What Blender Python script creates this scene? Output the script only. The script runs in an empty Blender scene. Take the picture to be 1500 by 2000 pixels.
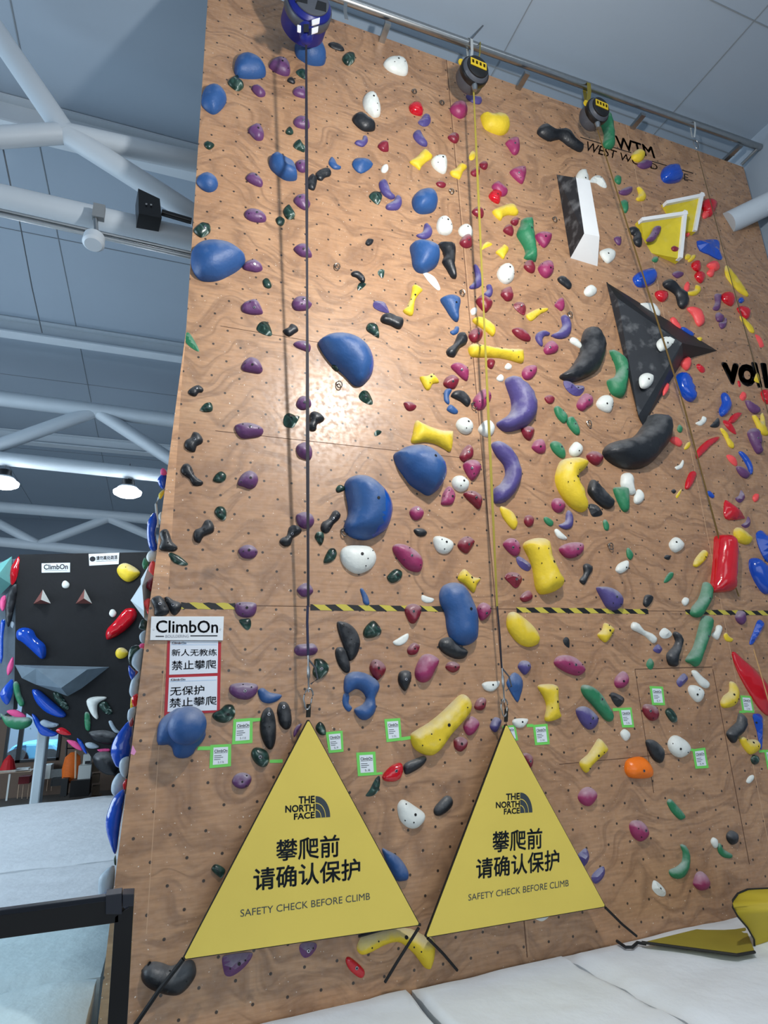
import bpy, bmesh, math, random
from mathutils import Vector, Matrix
from mathutils.geometry import delaunay_2d_cdt
random.seed(7)
C = bpy.context.scene.collection
# ---------------------------------------------------------------- camera frame
FL = 1170.0
U_ = Vector((-150, -3900, FL)).normalized()
H_ = Vector((3200, (FL*FL-150*3200)/3900, FL)).normalized()
N_ = U_.cross(H_)
CAM = Vector((0, -4.1, 1.74))
def ray(px, py):
    d = Vector((px-750, py-1000, FL))
    return Vector((H_.dot(d), N_.dot(d), U_.dot(d)))
def at(px, py, Y=0.0):            # point of the vertical plane y = Y seen at a pixel
    d = ray(px, py); return CAM + d*((Y-CAM.y)/d.y)
def atz(px, py, z):
    d = ray(px, py); return CAM + d*((z-CAM.z)/d.z)
def atx(px, py, x):
    d = ray(px, py); return CAM + d*((x-CAM.x)/d.x)
def lin(c):
    return tuple(((v/255)/12.92 if v/255 <= .04045 else ((v/255+.055)/1.055)**2.4) for v in c)+(1,)
# ---------------------------------------------------------------- materials
MATS = {}
def mat(name, col, rough=.5, metal=0, emit=0, spec=.5, bump=0, bscale=20, var=0, coat=0, trans=0, chalk=None):
    if name in MATS: return MATS[name]
    m = bpy.data.materials.new(name); m.use_nodes = True; MATS[name] = m
    nt = m.node_tree; b = nt.nodes['Principled BSDF']; L = nt.links.new
    c = lin(col)
    b.inputs['Base Color'].default_value = c; b.inputs['Roughness'].default_value = rough
    b.inputs['Metallic'].default_value = metal; b.inputs['Specular IOR Level'].default_value = spec
    b.inputs['Coat Weight'].default_value = coat; b.inputs['Coat Roughness'].default_value = .08
    if trans: b.inputs['Transmission Weight'].default_value = trans
    if emit:
        b.inputs['Emission Color'].default_value = c; b.inputs['Emission Strength'].default_value = emit
    tc = nt.nodes.new('ShaderNodeTexCoord')
    if var or chalk:
        n = nt.nodes.new('ShaderNodeTexNoise'); n.inputs['Scale'].default_value = bscale; n.inputs['Detail'].default_value = 5
        L(tc.outputs['Object'], n.inputs['Vector'])
        mx = nt.nodes.new('ShaderNodeMix'); mx.data_type = 'RGBA'; mx.blend_type = 'MIX'
        k = 1-var
        mx.inputs[6].default_value = (c[0]*k, c[1]*k, c[2]*k, 1)
        mx.inputs[7].default_value = (min(1, c[0]*(1+var)), min(1, c[1]*(1+var)), min(1, c[2]*(1+var)), 1)
        L(n.outputs['Fac'], mx.inputs[0]); out = mx.outputs[2]
        if chalk:   # chalk dust that has settled on the upper sides and in blotches
            n2 = nt.nodes.new('ShaderNodeTexNoise'); n2.inputs['Scale'].default_value = 9; n2.inputs['Detail'].default_value = 6
            L(tc.outputs['Object'], n2.inputs['Vector'])
            g = nt.nodes.new('ShaderNodeNewGeometry'); sx = nt.nodes.new('ShaderNodeSeparateXYZ'); L(g.outputs['Normal'], sx.inputs[0])
            a = nt.nodes.new('ShaderNodeMath'); a.operation = 'MULTIPLY_ADD'; L(n2.outputs['Fac'], a.inputs[0]); a.inputs[1].default_value = 1.2
            ad = nt.nodes.new('ShaderNodeMath'); ad.operation = 'MULTIPLY'; L(sx.outputs['Z'], ad.inputs[0]); ad.inputs[1].default_value = .75
            L(ad.outputs[0], a.inputs[2])
            mr = nt.nodes.new('ShaderNodeMapRange'); L(a.outputs[0], mr.inputs[0])
            mr.inputs[1].default_value = .6; mr.inputs[2].default_value = 1.3; mr.inputs[3].default_value = 0; mr.inputs[4].default_value = chalk
            m2 = nt.nodes.new('ShaderNodeMix'); m2.data_type = 'RGBA'; L(mr.outputs[0], m2.inputs[0]); L(out, m2.inputs[6])
            m2.inputs[7].default_value = lin((205, 208, 210)); out = m2.outputs[2]
        L(out, b.inputs['Base Color'])
    if bump:
        n = nt.nodes.new('ShaderNodeTexNoise'); n.inputs['Scale'].default_value = bscale*3; n.inputs['Detail'].default_value = 4
        L(tc.outputs['Object'], n.inputs['Vector'])
        bp = nt.nodes.new('ShaderNodeBump'); bp.inputs['Strength'].default_value = bump; bp.inputs['Distance'].default_value = .01
        L(n.outputs['Fac'], bp.inputs['Height']); L(bp.outputs['Normal'], b.inputs['Normal'])
    return m
def marbled(name):
    T = NT(name); tc = T.n('ShaderNodeTexCoord').outputs['Object']
    n = T.n('ShaderNodeTexNoise'); n.inputs['Scale'].default_value = 7; n.inputs['Detail'].default_value = 2; n.inputs['Distortion'].default_value = 2.2; T.l(tc, n.inputs['Vector'])
    r = T.n('ShaderNodeValToRGB'); T.l(n.outputs['Fac'], r.inputs[0]); e = r.color_ramp.elements
    e[0].position = .30; e[0].color = lin((16, 24, 24)); e[1].position = .68; e[1].color = lin((176, 190, 182))
    for p, c in ((.45, (26, 52, 44)), (.56, (44, 74, 66)), (.61, (96, 116, 108))):
        q = e.new(p); q.color = lin(c)
    T.l(r.outputs[0], T.b.inputs['Base Color']); T.b.inputs['Roughness'].default_value = .3
    return T.m
class NT:
    def __init__(s, name):
        s.m = bpy.data.materials.new(name); s.m.use_nodes = True; s.t = s.m.node_tree; s.b = s.t.nodes['Principled BSDF']; MATS[name] = s.m
    def n(s, typ, **kw):
        x = s.t.nodes.new(typ)
        for k, v in kw.items():
            if k.startswith('i_'): x.inputs[int(k[2:])].default_value = v
            else: setattr(x, k, v)
        return x
    def l(s, a, b): s.t.links.new(a, b)
    def math(s, op, a, b=None, c=None):
        x = s.n('ShaderNodeMath', operation=op)
        for i, v in enumerate((a, b, c)):
            if v is None: continue
            if isinstance(v, (int, float)): x.inputs[i].default_value = v
            else: s.l(v, x.inputs[i])
        return x.outputs[0]
    def mix(s, f, a, b, bt='MIX'):
        x = s.n('ShaderNodeMix', data_type='RGBA', blend_type=bt)
        for i, v in ((0, f), (6, a), (7, b)):
            if isinstance(v, (int, float, tuple)): x.inputs[i].default_value = v
            else: s.l(v, x.inputs[i])
        return x.outputs[2]
def plywood(name, light=1.0, nuts=True, swirl=1.0):
    T = NT(name); tc = T.n('ShaderNodeTexCoord').outputs['Object']
    sp = T.n('ShaderNodeSeparateXYZ'); T.l(tc, sp.inputs[0])
    X, Z = sp.outputs['X'], sp.outputs['Z']
    # rotary-cut veneer: noise stretched sideways, bent by a slow noise
    wn = T.n('ShaderNodeTexNoise'); wn.inputs['Scale'].default_value = 1.1; wn.inputs['Detail'].default_value = 2; T.l(tc, wn.inputs['Vector'])
    cb = T.n('ShaderNodeCombineXYZ'); T.l(T.math('MULTIPLY', X, .9), cb.inputs[0])
    zz = T.math('ADD', T.math('MULTIPLY', Z, 3.2), T.math('MULTIPLY', wn.outputs['Fac'], 5*swirl)); T.l(zz, cb.inputs[2])
    n1 = T.n('ShaderNodeTexNoise'); n1.inputs['Scale'].default_value = 1.6; n1.inputs['Detail'].default_value = 3; T.l(cb.outputs[0], n1.inputs['Vector'])
    w = T.math('FRACT', T.math('MULTIPLY', n1.outputs['Fac'], 4.5))
    w = T.math('ABSOLUTE', T.math('SUBTRACT', w, .5))             # contour lines of the grain
    line = T.n('ShaderNodeMapRange'); T.l(w, line.inputs[0]); line.inputs[1].default_value = 0; line.inputs[2].default_value = .3; line.inputs[3].default_value = 1; line.inputs[4].default_value = 0
    n2 = T.n('ShaderNodeTexNoise'); n2.inputs['Scale'].default_value = 2.3; n2.inputs['Detail'].default_value = 8; n2.inputs['Roughness'].default_value = .65; T.l(tc, n2.inputs['Vector'])
    cb2 = T.n('ShaderNodeCombineXYZ'); T.l(T.math('MULTIPLY', X, 6), cb2.inputs[0]); T.l(T.math('MULTIPLY', Z, 55), cb2.inputs[2])
    n3 = T.n('ShaderNodeTexNoise'); n3.inputs['Scale'].default_value = 1; n3.inputs['Detail'].default_value = 3; T.l(cb2.outputs[0], n3.inputs['Vector'])
    # each sheet of ply a little different in tone, 2.44 wide by 1.32 high
    def k(v): return tuple(min(1, a*light) for a in lin(v)[:3])+(1,)
    c = T.mix(n2.outputs['Fac'], k((158, 114, 80)), k((212, 170, 130)))
    vr = T.n('ShaderNodeTexWhiteNoise', noise_dimensions='2D'); cbs = T.n('ShaderNodeCombineXYZ')
    T.l(T.math('FLOOR', T.math('DIVIDE', T.math('SUBTRACT', X, .053), 2.42)), cbs.inputs[0]); T.l(T.math('FLOOR', T.math('DIVIDE', T.math('SUBTRACT', Z, 2.33), 1.32)), cbs.inputs[1]); T.l(cbs.outputs[0], vr.inputs['Vector'])
    c = T.mix(T.math('MULTIPLY', vr.outputs['Value'], .16), c, k((144, 98, 66)))
    c = T.mix(T.math('MULTIPLY', T.math('MULTIPLY', line.outputs[0], n2.outputs['Fac']), .85), c, k((98, 68, 50)))
    c = T.mix(T.math('MULTIPLY', T.math('SUBTRACT', n3.outputs['Fac'], .33), 1.0), c, k((116, 84, 62)))
    # dark scuffs
    n4 = T.n('ShaderNodeTexNoise'); n4.inputs['Scale'].default_value = 5; n4.inputs['Detail'].default_value = 6; T.l(tc, n4.inputs['Vector'])
    sc = T.n('ShaderNodeMapRange'); T.l(n4.outputs['Fac'], sc.inputs[0]); sc.inputs[1].default_value = .64; sc.inputs[2].default_value = .74; sc.inputs[3].default_value = 0; sc.inputs[4].default_value = .45
    c = T.mix(sc.outputs[0], c, k((85, 68, 58)))
    n5 = T.n('ShaderNodeTexNoise'); n5.inputs['Scale'].default_value = 60; n5.inputs['Detail'].default_value = 1; T.l(tc, n5.inputs['Vector'])
    s5 = T.n('ShaderNodeMapRange'); T.l(n5.outputs['Fac'], s5.inputs[0]); s5.inputs[1].default_value = .73; s5.inputs[2].default_value = .76; s5.inputs[3].default_value = 0; s5.inputs[4].default_value = .8
    c = T.mix(s5.outputs[0], c, k((236, 226, 212)))
    if nuts:       # the bolt holes: rows 0.132 apart, 0.2 apart in a row, every other row shifted by half
        r = T.math('DIVIDE', T.math('SUBTRACT', Z, 2.567-19*.1318), .1318)
        row = T.math('ROUND', r); dz = T.math('MULTIPLY', T.math('SUBTRACT', r, row), .1318)
        odd = T.math('MODULO', row, 2)
        q = T.math('DIVIDE', T.math('SUBTRACT', T.math('SUBTRACT', X, .055), T.math('MULTIPLY', odd, .1)), .2)
        dx = T.math('MULTIPLY', T.math('SUBTRACT', q, T.math('ROUND', q)), .2)
        d = T.math('SQRT', T.math('ADD', T.math('MULTIPLY', dx, dx), T.math('MULTIPLY', dz, dz)))
        hole = T.n('ShaderNodeMapRange'); T.l(d, hole.inputs[0]); hole.inputs[1].default_value = .0075; hole.inputs[2].default_value = .0105; hole.inputs[3].default_value = .93; hole.inputs[4].default_value = 0
        c = T.mix(hole.outputs[0], c, (0.012, .009, .008, 1))
    T.l(c, T.b.inputs['Base Color'])
    T.b.inputs['Roughness'].default_value = .40; T.b.inputs['Specular IOR Level'].default_value = .5; T.b.inputs['Coat Roughness'].default_value = .3
    nm = T.n('ShaderNodeTexNoise'); nm.inputs['Scale'].default_value = 26; nm.inputs['Detail'].default_value = 4; T.l(tc, nm.inputs['Vector'])
    cw = T.n('ShaderNodeMapRange'); T.l(nm.outputs['Fac'], cw.inputs[0]); cw.inputs[1].default_value = .38; cw.inputs[2].default_value = .62; cw.inputs[3].default_value = .05; cw.inputs[4].default_value = .8; T.l(cw.outputs[0], T.b.inputs['Coat Weight'])
    rr = T.n('ShaderNodeMapRange'); T.l(n2.outputs['Fac'], rr.inputs[0]); rr.inputs[3].default_value = .34; rr.inputs[4].default_value = .58; T.l(rr.outputs[0], T.b.inputs['Roughness'])
    bp = T.n('ShaderNodeBump'); bp.inputs['Strength'].default_value = .18; bp.inputs['Distance'].default_value = .004; T.l(n2.outputs['Fac'], bp.inputs['Height']); T.l(bp.outputs[0], T.b.inputs['Normal'])
    return T.m
# ---------------------------------------------------------------- object helpers
def tag(o, label=None, cat=None, group=None, kind=None):
    if label: o['label'] = label
    if cat: o['category'] = cat
    if group: o['group'] = group
    if kind: o['kind'] = kind
    return o
def link(name, me, m, parent=None, smooth=False):
    o = bpy.data.objects.new(name, me); C.objects.link(o)
    for x in (m if isinstance(m, (list, tuple)) else [m]):
        if x: me.materials.append(x)
    if smooth:
        for p in me.polygons: p.use_smooth = True
    if parent:
        o.parent = parent; o.matrix_parent_inverse = Matrix.Translation(-parent.location)
    return o
def mesh(name, vs, fs, m, parent=None, smooth=False):
    me = bpy.data.meshes.new(name); me.from_pydata([tuple(v) for v in vs], [], fs); me.update()
    bm = bmesh.new(); bm.from_mesh(me); bmesh.ops.recalc_face_normals(bm, faces=bm.faces); bm.to_mesh(me); bm.free()
    return link(name, me, m, parent, smooth)
def empty(name, loc, label, cat, group=None):
    o = bpy.data.objects.new(name, None); o.location = loc; C.objects.link(o); return tag(o, label, cat, group)
class MB:
    def __init__(s): s.v = []; s.f = []; s.mi = []
    def add(s, vs, fs, mi=0):
        n = len(s.v); s.v += [Vector(v) for v in vs]; s.f += [[i+n for i in f] for f in fs]; s.mi += [mi]*len(fs); return s
    def box(s, a, b, mi=0):
        x0, y0, z0 = a; x1, y1, z1 = b
        return s.add([(x0, y0, z0), (x1, y0, z0), (x1, y1, z0), (x0, y1, z0), (x0, y0, z1), (x1, y0, z1), (x1, y1, z1), (x0, y1, z1)],
                     [(0, 3, 2, 1), (4, 5, 6, 7), (0, 1, 5, 4), (1, 2, 6, 5), (2, 3, 7, 6), (3, 0, 4, 7)], mi)
    def hexa(s, front, back, mi=0):      # two matching loops
        n = len(front); fs = [list(range(n)), list(range(2*n-1, n-1, -1))]
        fs += [[i, i+n, (i+1) % n+n, (i+1) % n] for i in range(n)]
        return s.add(list(front)+list(back), fs, mi)
    def tube(s, pts, r, seg=12, mi=0, cap=True):
        pts = [Vector(p) for p in pts]; rings = []; up = Vector((0, 0, 1))
        for i, p in enumerate(pts):
            t = (pts[min(i+1, len(pts)-1)]-pts[max(i-1, 0)]).normalized()
            a = t.cross(up if abs(t.z) < .95 else Vector((1, 0, 0))).normalized(); b = t.cross(a)
            rr = r[i] if isinstance(r, (list, tuple)) else r
            rings.append([p+a*(rr*math.cos(2*math.pi*k/seg))+b*(rr*math.sin(2*math.pi*k/seg)) for k in range(seg)])
        vs = [v for q in rings for v in q]; fs = []
        for i in range(len(pts)-1):
            for k in range(seg):
                fs.append((i*seg+k, i*seg+(k+1) % seg, (i+1)*seg+(k+1) % seg, (i+1)*seg+k))
        if cap: fs += [list(range(seg)), [len(vs)-1-k for k in range(seg)]]
        return s.add(vs, fs, mi)
    def lathe(s, prof, c, ax=(0, 0, 1), seg=24, mi=0):
        ax = Vector(ax).normalized(); a = ax.cross(Vector((1, 0, 0)) if abs(ax.x) < .9 else Vector((0, 1, 0))).normalized(); b = ax.cross(a); c = Vector(c)
        vs = []; fs = []
        for r, h in prof:
            vs += [c+ax*h+a*(r*math.cos(2*math.pi*k/seg))+b*(r*math.sin(2*math.pi*k/seg)) for k in range(seg)]
        for i in range(len(prof)-1):
            for k in range(seg): fs.append((i*seg+k, i*seg+(k+1) % seg, (i+1)*seg+(k+1) % seg, (i+1)*seg+k))
        fs += [list(range(seg)), [(len(prof)-1)*seg+k for k in range(seg-1, -1, -1)]]
        return s.add(vs, fs, mi)
    def build(s, name, m, parent=None, smooth=False, bevel=0):
        me = bpy.data.meshes.new(name); me.from_pydata([tuple(v) for v in s.v], [], s.f); me.update()
        for p, k in zip(me.polygons, s.mi): p.material_index = k
        bm = bmesh.new(); bm.from_mesh(me); bmesh.ops.recalc_face_normals(bm, faces=bm.faces); bm.to_mesh(me); bm.free()
        o = link(name, me, m, parent, smooth)
        if smooth:
            md = o.modifiers.new('e', 'EDGE_SPLIT'); md.split_angle = math.radians(40)
        if bevel:
            md = o.modifiers.new('b', 'BEVEL'); md.width = bevel; md.segments = 2; md.limit_method = 'ANGLE'
        return o
_fc = {}
def text_mesh(body, bold=0):
    key = (body, bold)
    if key in _fc: return _fc[key]
    cu = bpy.data.curves.new('t', 'FONT'); cu.body = body; cu.size = 1; cu.offset = 0; cu.resolution_u = 3
    o = bpy.data.objects.new('t', cu); C.objects.link(o)
    dg = bpy.context.evaluated_depsgraph_get(); me = bpy.data.meshes.new_from_object(o.evaluated_get(dg))
    vs = [v.co.copy() for v in me.vertices]; fs = [list(p.vertices) for p in me.polygons]
    bpy.data.objects.remove(o); bpy.data.curves.remove(cu); bpy.data.meshes.remove(me)
    x0 = min(v.x for v in vs); x1 = max(v.x for v in vs); y0 = min(v.y for v in vs); y1 = max(v.y for v in vs)
    if bold:      # heavier strokes: the same outline laid down again a little to each side
        base, bf = list(vs), list(fs)
        for a, b in ((bold, 0), (-bold, 0), (0, bold), (0, -bold), (bold*.7, bold*.7), (-bold*.7, -bold*.7), (bold*.7, -bold*.7), (-bold*.7, bold*.7)):
            n = len(vs); vs += [Vector((v.x+a, v.y+b, 0)) for v in base]; fs += [[i+n for i in f] for f in bf]
    _fc[key] = ([((v.x-x0)/(x1-x0), (v.y-y0)/(y1-y0)) for v in vs], fs); return _fc[key]
def bil(q, u, v):     # quad: bottom-left, bottom-right, top-right, top-left
    return q[0]*((1-u)*(1-v))+q[1]*(u*(1-v))+q[2]*(u*v)+q[3]*((1-u)*v)
def writing(name, body, quad, m, parent, bold=0, off=.003):
    vs, fs = text_mesh(body, bold); n = (quad[1]-quad[0]).cross(quad[3]-quad[0]).normalized()
    if n.y > 0: n = -n
    quad = [q+n*off for q in quad]
    me = bpy.data.meshes.new(name); me.from_pydata([tuple(bil(quad, u, v)) for u, v in vs], [], fs); me.update()
    return link(name, me, m, parent)
# ---------------------------------------------------------------- hold maker
def smooth_loop(p, n):
    out = []; k = len(p); per = max(2, round(n/k))
    for i in range(k):
        a, b, c, d = p[i-1], p[i], p[(i+1) % k], p[(i+2) % k]
        for j in range(per):
            t = j/per
            out.append(tuple(.5*((2*b[q])+(-a[q]+c[q])*t+(2*a[q]-5*b[q]+4*c[q]-d[q])*t*t+(-a[q]+3*b[q]-3*c[q]+d[q])*t**3) for q in (0, 1)))
    return out
def seg_d(p, a, b):
    dx, dy = b[0]-a[0], b[1]-a[1]; L = dx*dx+dy*dy
    t = 0 if L == 0 else max(0, min(1, ((p[0]-a[0])*dx+(p[1]-a[1])*dy)/L))
    return math.hypot(p[0]-a[0]-t*dx, p[1]-a[1]-t*dy)
def inside(p, L):
    c = False; j = len(L)-1
    for i in range(len(L)):
        if (L[i][1] > p[1]) != (L[j][1] > p[1]) and p[0] < (L[j][0]-L[i][0])*(p[1]-L[i][1])/(L[j][1]-L[i][1])+L[i][0]: c = not c
        j = i
    return c
OUT = [None]
def hold_geo(px, hh, shape, Y0, blob, seed, res=1.0):
    """solid of a hold from its outline; returns verts, faces, height function"""
    rnd = random.Random(seed)
    def proj(Y): return [(lambda q: (q.x, q.z))(at(x, y, Y)) for x, y in px]
    P = proj(Y0)
    cx = sum(p[0] for p in P)/len(P); cz = sum(p[1] for p in P)/len(P)
    n = int(26*res)
    sharp = shape in ('wedge', 'jagged', 'pointed')
    L = smooth_loop(P, n if not sharp else max(14, int(n*.7)))
    def dist(p, L): return min(seg_d(p, L[i-1], L[i]) for i in range(len(L)))
    xs = [p[0] for p in L]; zs = [p[1] for p in L]
    w = max(xs)-min(xs); h = max(zs)-min(zs)
    R = 0
    for i in range(11):
        for j in range(11):
            p = (min(xs)+w*(i+.5)/11, min(zs)+h*(j+.5)/11)
            if inside(p, L): R = max(R, dist(p, L))
    R = max(R, .004); Ht = hh*R
    if not blob:
        P = proj(Y0-.35*Ht); L = smooth_loop(P, n if not sharp else max(14, int(n*.7)))
        xs = [p[0] for p in L]; zs = [p[1] for p in L]; w = max(xs)-min(xs); h = max(zs)-min(zs)
    cx = sum(xs)/len(xs); cz = sum(zs)/len(zs)
    pts = list(L); nb = len(L); OUT[0] = L
    area = sum(L[i-1][0]*L[i][1]-L[i][0]*L[i-1][1] for i in range(nb))
    sg = 1 if area > 0 else -1
    for f in ((.10, .32) if not sharp else (.14,)):
        for i in range(0, nb):
            a, b, c = L[i-1], L[i], L[(i+1) % nb]
            tx, tz = c[0]-a[0], c[1]-a[1]; l = math.hypot(tx, tz) or 1
            q = (b[0]-sg*tz/l*f*R, b[1]+sg*tx/l*f*R)
            if f > .2 and i % 2: continue
            if inside(q, L) and dist(q, L) > f*R*.8: pts.append(q)
    st = R/(2.6*res) if not sharp else R/1.7
    x = min(xs)
    row = 0
    while x < max(xs):
        z = min(zs)+(st/2 if row % 2 else 0)
        while z < max(zs):
            q = (x+rnd.uniform(-.15, .15)*st, z+rnd.uniform(-.15, .15)*st)
            if inside(q, L) and dist(q, L) > (.5 if not sharp else .45)*R: pts.append(q)
            z += st
        x += st*.87; row += 1
    vco, _, fco, ov, _, _ = delaunay_2d_cdt([Vector(p) for p in pts], [], [list(range(nb))], 1, 1e-6)
    bumps = [(rnd.uniform(min(xs), max(xs)), rnd.uniform(min(zs), max(zs)), rnd.uniform(-1, 1)) for _ in range(7)]
    kn = {'knobbly': .34, 'jagged': .38, 'marbled': .28, 'molded': .3, 'bean': .05}.get(shape, .04)
    tilt = rnd.uniform(-.18, .22)
    def hf(p):
        d = min(1, dist(p, L)/R)
        v = math.sqrt(max(0, 1-(1-d)**2)) if not sharp else d*.9+.1
        if shape in ('oblong', 'flat', 'half-round'): v = min(1, v*1.25)*.85
        nz = sum(b[2]*math.exp(-((p[0]-b[0])**2+(p[1]-b[1])**2)/(.5*R)**2) for b in bumps)
        v *= 1+kn*nz+tilt*(p[1]-cz)/(h+1e-6)
        if shape == 'cupped': v *= 1-.5*math.exp(-((p[0]-cx-.15*w)**2+(p[1]-cz-.1*h)**2)/(.6*R)**2)
        return v*Ht
    n0 = len(vco); dl = [0 if any(False for _ in ()) else 0]*n0
    vs = []; edge = set()
    cnt = {}
    for f in fco:
        for i in range(len(f)):
            e = (f[i-1], f[i]); k = (min(e), max(e)); cnt.setdefault(k, []).append(e)
    bd = [v[0] for v in cnt.values() if len(v) == 1]
    bset = {i for e in bd for i in e}
    top = []
    for i, p in enumerate(vco):
        hgt = .12*Ht if i in bset else max(.14*Ht, hf(p))
        if blob: hgt *= 1 if i not in bset else 0
        top.append((p[0], -hgt, p[1]))
    vs = list(top); fs = [list(f) for f in fco]
    if blob:
        m = {}
        for i, t in enumerate(top):
            if i in bset: m[i] = i
            else: m[i] = len(vs); vs.append((t[0], -t[1], t[2]))
        fs += [[m[i] for i in reversed(f)] for f in fco]
    else:
        m = {}
        for i in bset: m[i] = len(vs); vs.append((top[i][0], 0.0, top[i][2]))
        fs += [[b, a, m[a], m[b]] for a, b in bd]
        # back cap
        fs += [[m[i] for i in []]] if False else []
    vs = [(x-cx, y, z-cz) for x, y, z in vs]
    return vs, fs, (cx, cz), hf, Ht
# ---------------------------------------------------------------- setting
cam = bpy.data.cameras.new('camera'); co = bpy.data.objects.new('camera', cam); C.objects.link(co)
cam.sensor_fit = 'VERTICAL'; cam.sensor_height = 36; cam.lens = 36*FL/2000; cam.clip_start = .05; cam.clip_end = 300
# camera axes in the world: image right, image up, backwards
rt = Vector((H_.x, N_.x, U_.x)); dn = Vector((H_.y, N_.y, U_.y)); fw = Vector((H_.z, N_.z, U_.z))
M = Matrix((rt, -dn, -fw)).transposed().to_4x4(); M.translation = CAM; co.matrix_world = M
bpy.context.scene.camera = co
ply = plywood('plywood_with_bolt_holes')
ply_edge = plywood('pale_plywood', 1.45, False, .3)
white_paint = mat('painted_white_steel', (186, 196, 204), .45, var=.06, bscale=3)
ceil_m = mat('ceiling_panel', (146, 160, 174), .75, var=.05, bscale=.8)
mat_cloth = mat('mat_cover', (222, 228, 232), .6, var=.09, bscale=3, bump=.7)
black_metal = mat('black_metal', (12, 12, 14), .35, .0, var=.2)
steel = mat('galvanised_steel', (170, 172, 172), .28, 1, var=.15, bscale=25)
def S(o): o['kind'] = 'structure'; return o
TOPZ = 8.125
edge = [at(364, 640), at(345, 780), at(300, 1125), at(290, 1196), at(222, 1740), at(190, 2010), at(178, 2120)]
front = [Vector((.053, 0, TOPZ))]+[Vector((p.x, 0, p.z)) for p in edge]
front += [Vector((front[-1].x, 0, -.34)), Vector((6.78, 0, -.34)), Vector((6.78, 0, TOPZ))]
w = MB(); w.hexa(front, [v+Vector((0, .12, 0)) for v in front]); S(w.build('wall_climbing', ply))
# pale strip of ply that fills the wedge beside the panel above the tape line
inner = [at(364, 645, -.004), at(354, 760, -.004), at(342, 944, -.004), at(328, 1166, -.004)]
outer = [at(363.5, 645, -.004), at(345, 780, -.004), at(300, 1125, -.004), at(293, 1172, -.004)]
s_ = MB(); n = 4; s_.add(inner+outer, [(i, i+1, n+i+1, n+i) for i in range(3)]+[])
s_ = MB()
s_.hexa(inner+outer[::-1], [v+Vector((0, .003, 0)) for v in inner+outer[::-1]]); S(s_.build('trim_1', ply_edge))
# side return of the wall
sd = MB(); e = [Vector((p.x+.004, 0, p.z)) for p in edge[1:]]+[Vector((edge[-1].x+.004, 0, -.34))]
sd.hexa([v+Vector((0, .13, 0)) for v in e]+[v+Vector((.12, .13, 0)) for v in e[::-1]], [v+Vector((.03, .95, 0)) for v in e]+[v+Vector((.12, .95, 0)) for v in e[::-1]])
S(sd.build('wall_side', ply_edge))
# sheet joints
groove = mat('sheet_joint', (92, 64, 48), .8); pale_joint = mat('pale_joint', (196, 160, 128), .6)
g = MB()
def vline(x, z0, z1, wd=.006, mi=0): g.box((x-wd/2, -.0012, z0), (x+wd/2, .001, z1), mi)
def hline(z, x0, x1, wd=.005, mi=0): g.box((x0, -.0012, z-wd/2), (x1, .001, z+wd/2), mi)
vline(2.475, .0, TOPZ, .006); vline(2.49, 0, TOPZ, .004, 1); vline(4.86, 0, TOPZ, .006, 1); vline(.06, .5, 2.3, .004, 1)
for px, py, x0, x1 in ((700, 872, .3, 2.47), (450, 640, .3, 1.5), (800, 1187, .1, 4.6), (1100, 1492, 2.9, 4.0)):
    hline(at(px, py).z, x0, x1, .004)
a, b = at(1240, 1307), at(1392, 1307); hline(a.z, a.x, b.x, .006); q = at(1250, 1400); vline(a.x, 0.9, a.z, .005); vline(b.x, .3, b.z, .006)
S(g.build('trim_2', [groove, pale_joint]))
# building shell
w = MB(); w.box((-9, -8, 8.52), (7.1, 21, 8.7)); S(w.build('ceiling', ceil_m))
w = MB(); w.box((6.9, -8, -.4), (7.1, 21, 8.52)); S(w.build('wall_right', ceil_m))
w = MB(); w.box((-9, 21, -.4), (7.1, 21.2, 8.7)); S(w.build('wall_far', ceil_m))
S(MB().box((-9, -8, -.45), (7.1, 26, -.35)).build('floor', mat('grey_floor', (96, 92, 88), .6, var=.1)))
g = MB()
for y in (-1.2, .15, 4.6, 9.3, 13.6): g.box((-9, y-.006, 8.512), (6.9, y+.006, 8.525))
for x in (-7, -4.4, -1.8, .9, 3.2, 5.6): g.box((x-.005, -8, 8.513), (x+.005, 21, 8.525))
S(g.build('trim_3', mat('ceiling_joint', (120, 128, 134), .8)))
# roof beams
def beam(y, z0, z1, wd, lab):
    b = MB(); b.box((-9, y-wd/2, z0), (6.88, y+wd/2, z0+.03)); b.box((-9, y-wd/2, z1-.03), (6.88, y+wd/2, z1)); b.box((-9, y-.015, z0+.03), (6.88, y+.015, z1-.03))
    tag(b.build('roof_beam', white_paint), lab, 'beam', 'roof beams')
beam(2.35, 8.12, 8.51, .22, 'white steel roof beam nearest the top of the plywood wall')
beam(7.1, 8.2, 8.51, .25, 'white steel roof beam above the middle roof truss')
beam(12.4, 8.2, 8.51, .25, 'white steel roof beam between the middle and the farthest roof truss')
def truss(Y, parts, lab, trayp=None):
    loc = at(100, parts[0][1], Y); r = empty('roof_truss', loc, lab, 'roof truss', 'roof trusses')
    for nm, x0, y0, x1, y1, rad in parts:
        a, b = at(x0, y0, Y), at(x1, y1, Y)
        if nm == 'chord':
            d = (b-a).normalized(); b = a+d*((6.5-a.x)/d.x); a = a+d*((-8.5-a.x)/d.x)
        MB().tube([a, b], rad, 20).build(nm, white_paint, r, True)
    return r
truss(1.0, [('chord', 0, 386, 375, 470, .115), ('brace', -40, 15, 130, 264, .1), ('brace', 128, 260, 385, 424, .1), ('brace', -620, 308, 128, 260, .095), ('brace', 130, 262, 392, 318, .1)], 'white pipe roof truss nearest, meeting the top left of the plywood wall')
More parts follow.
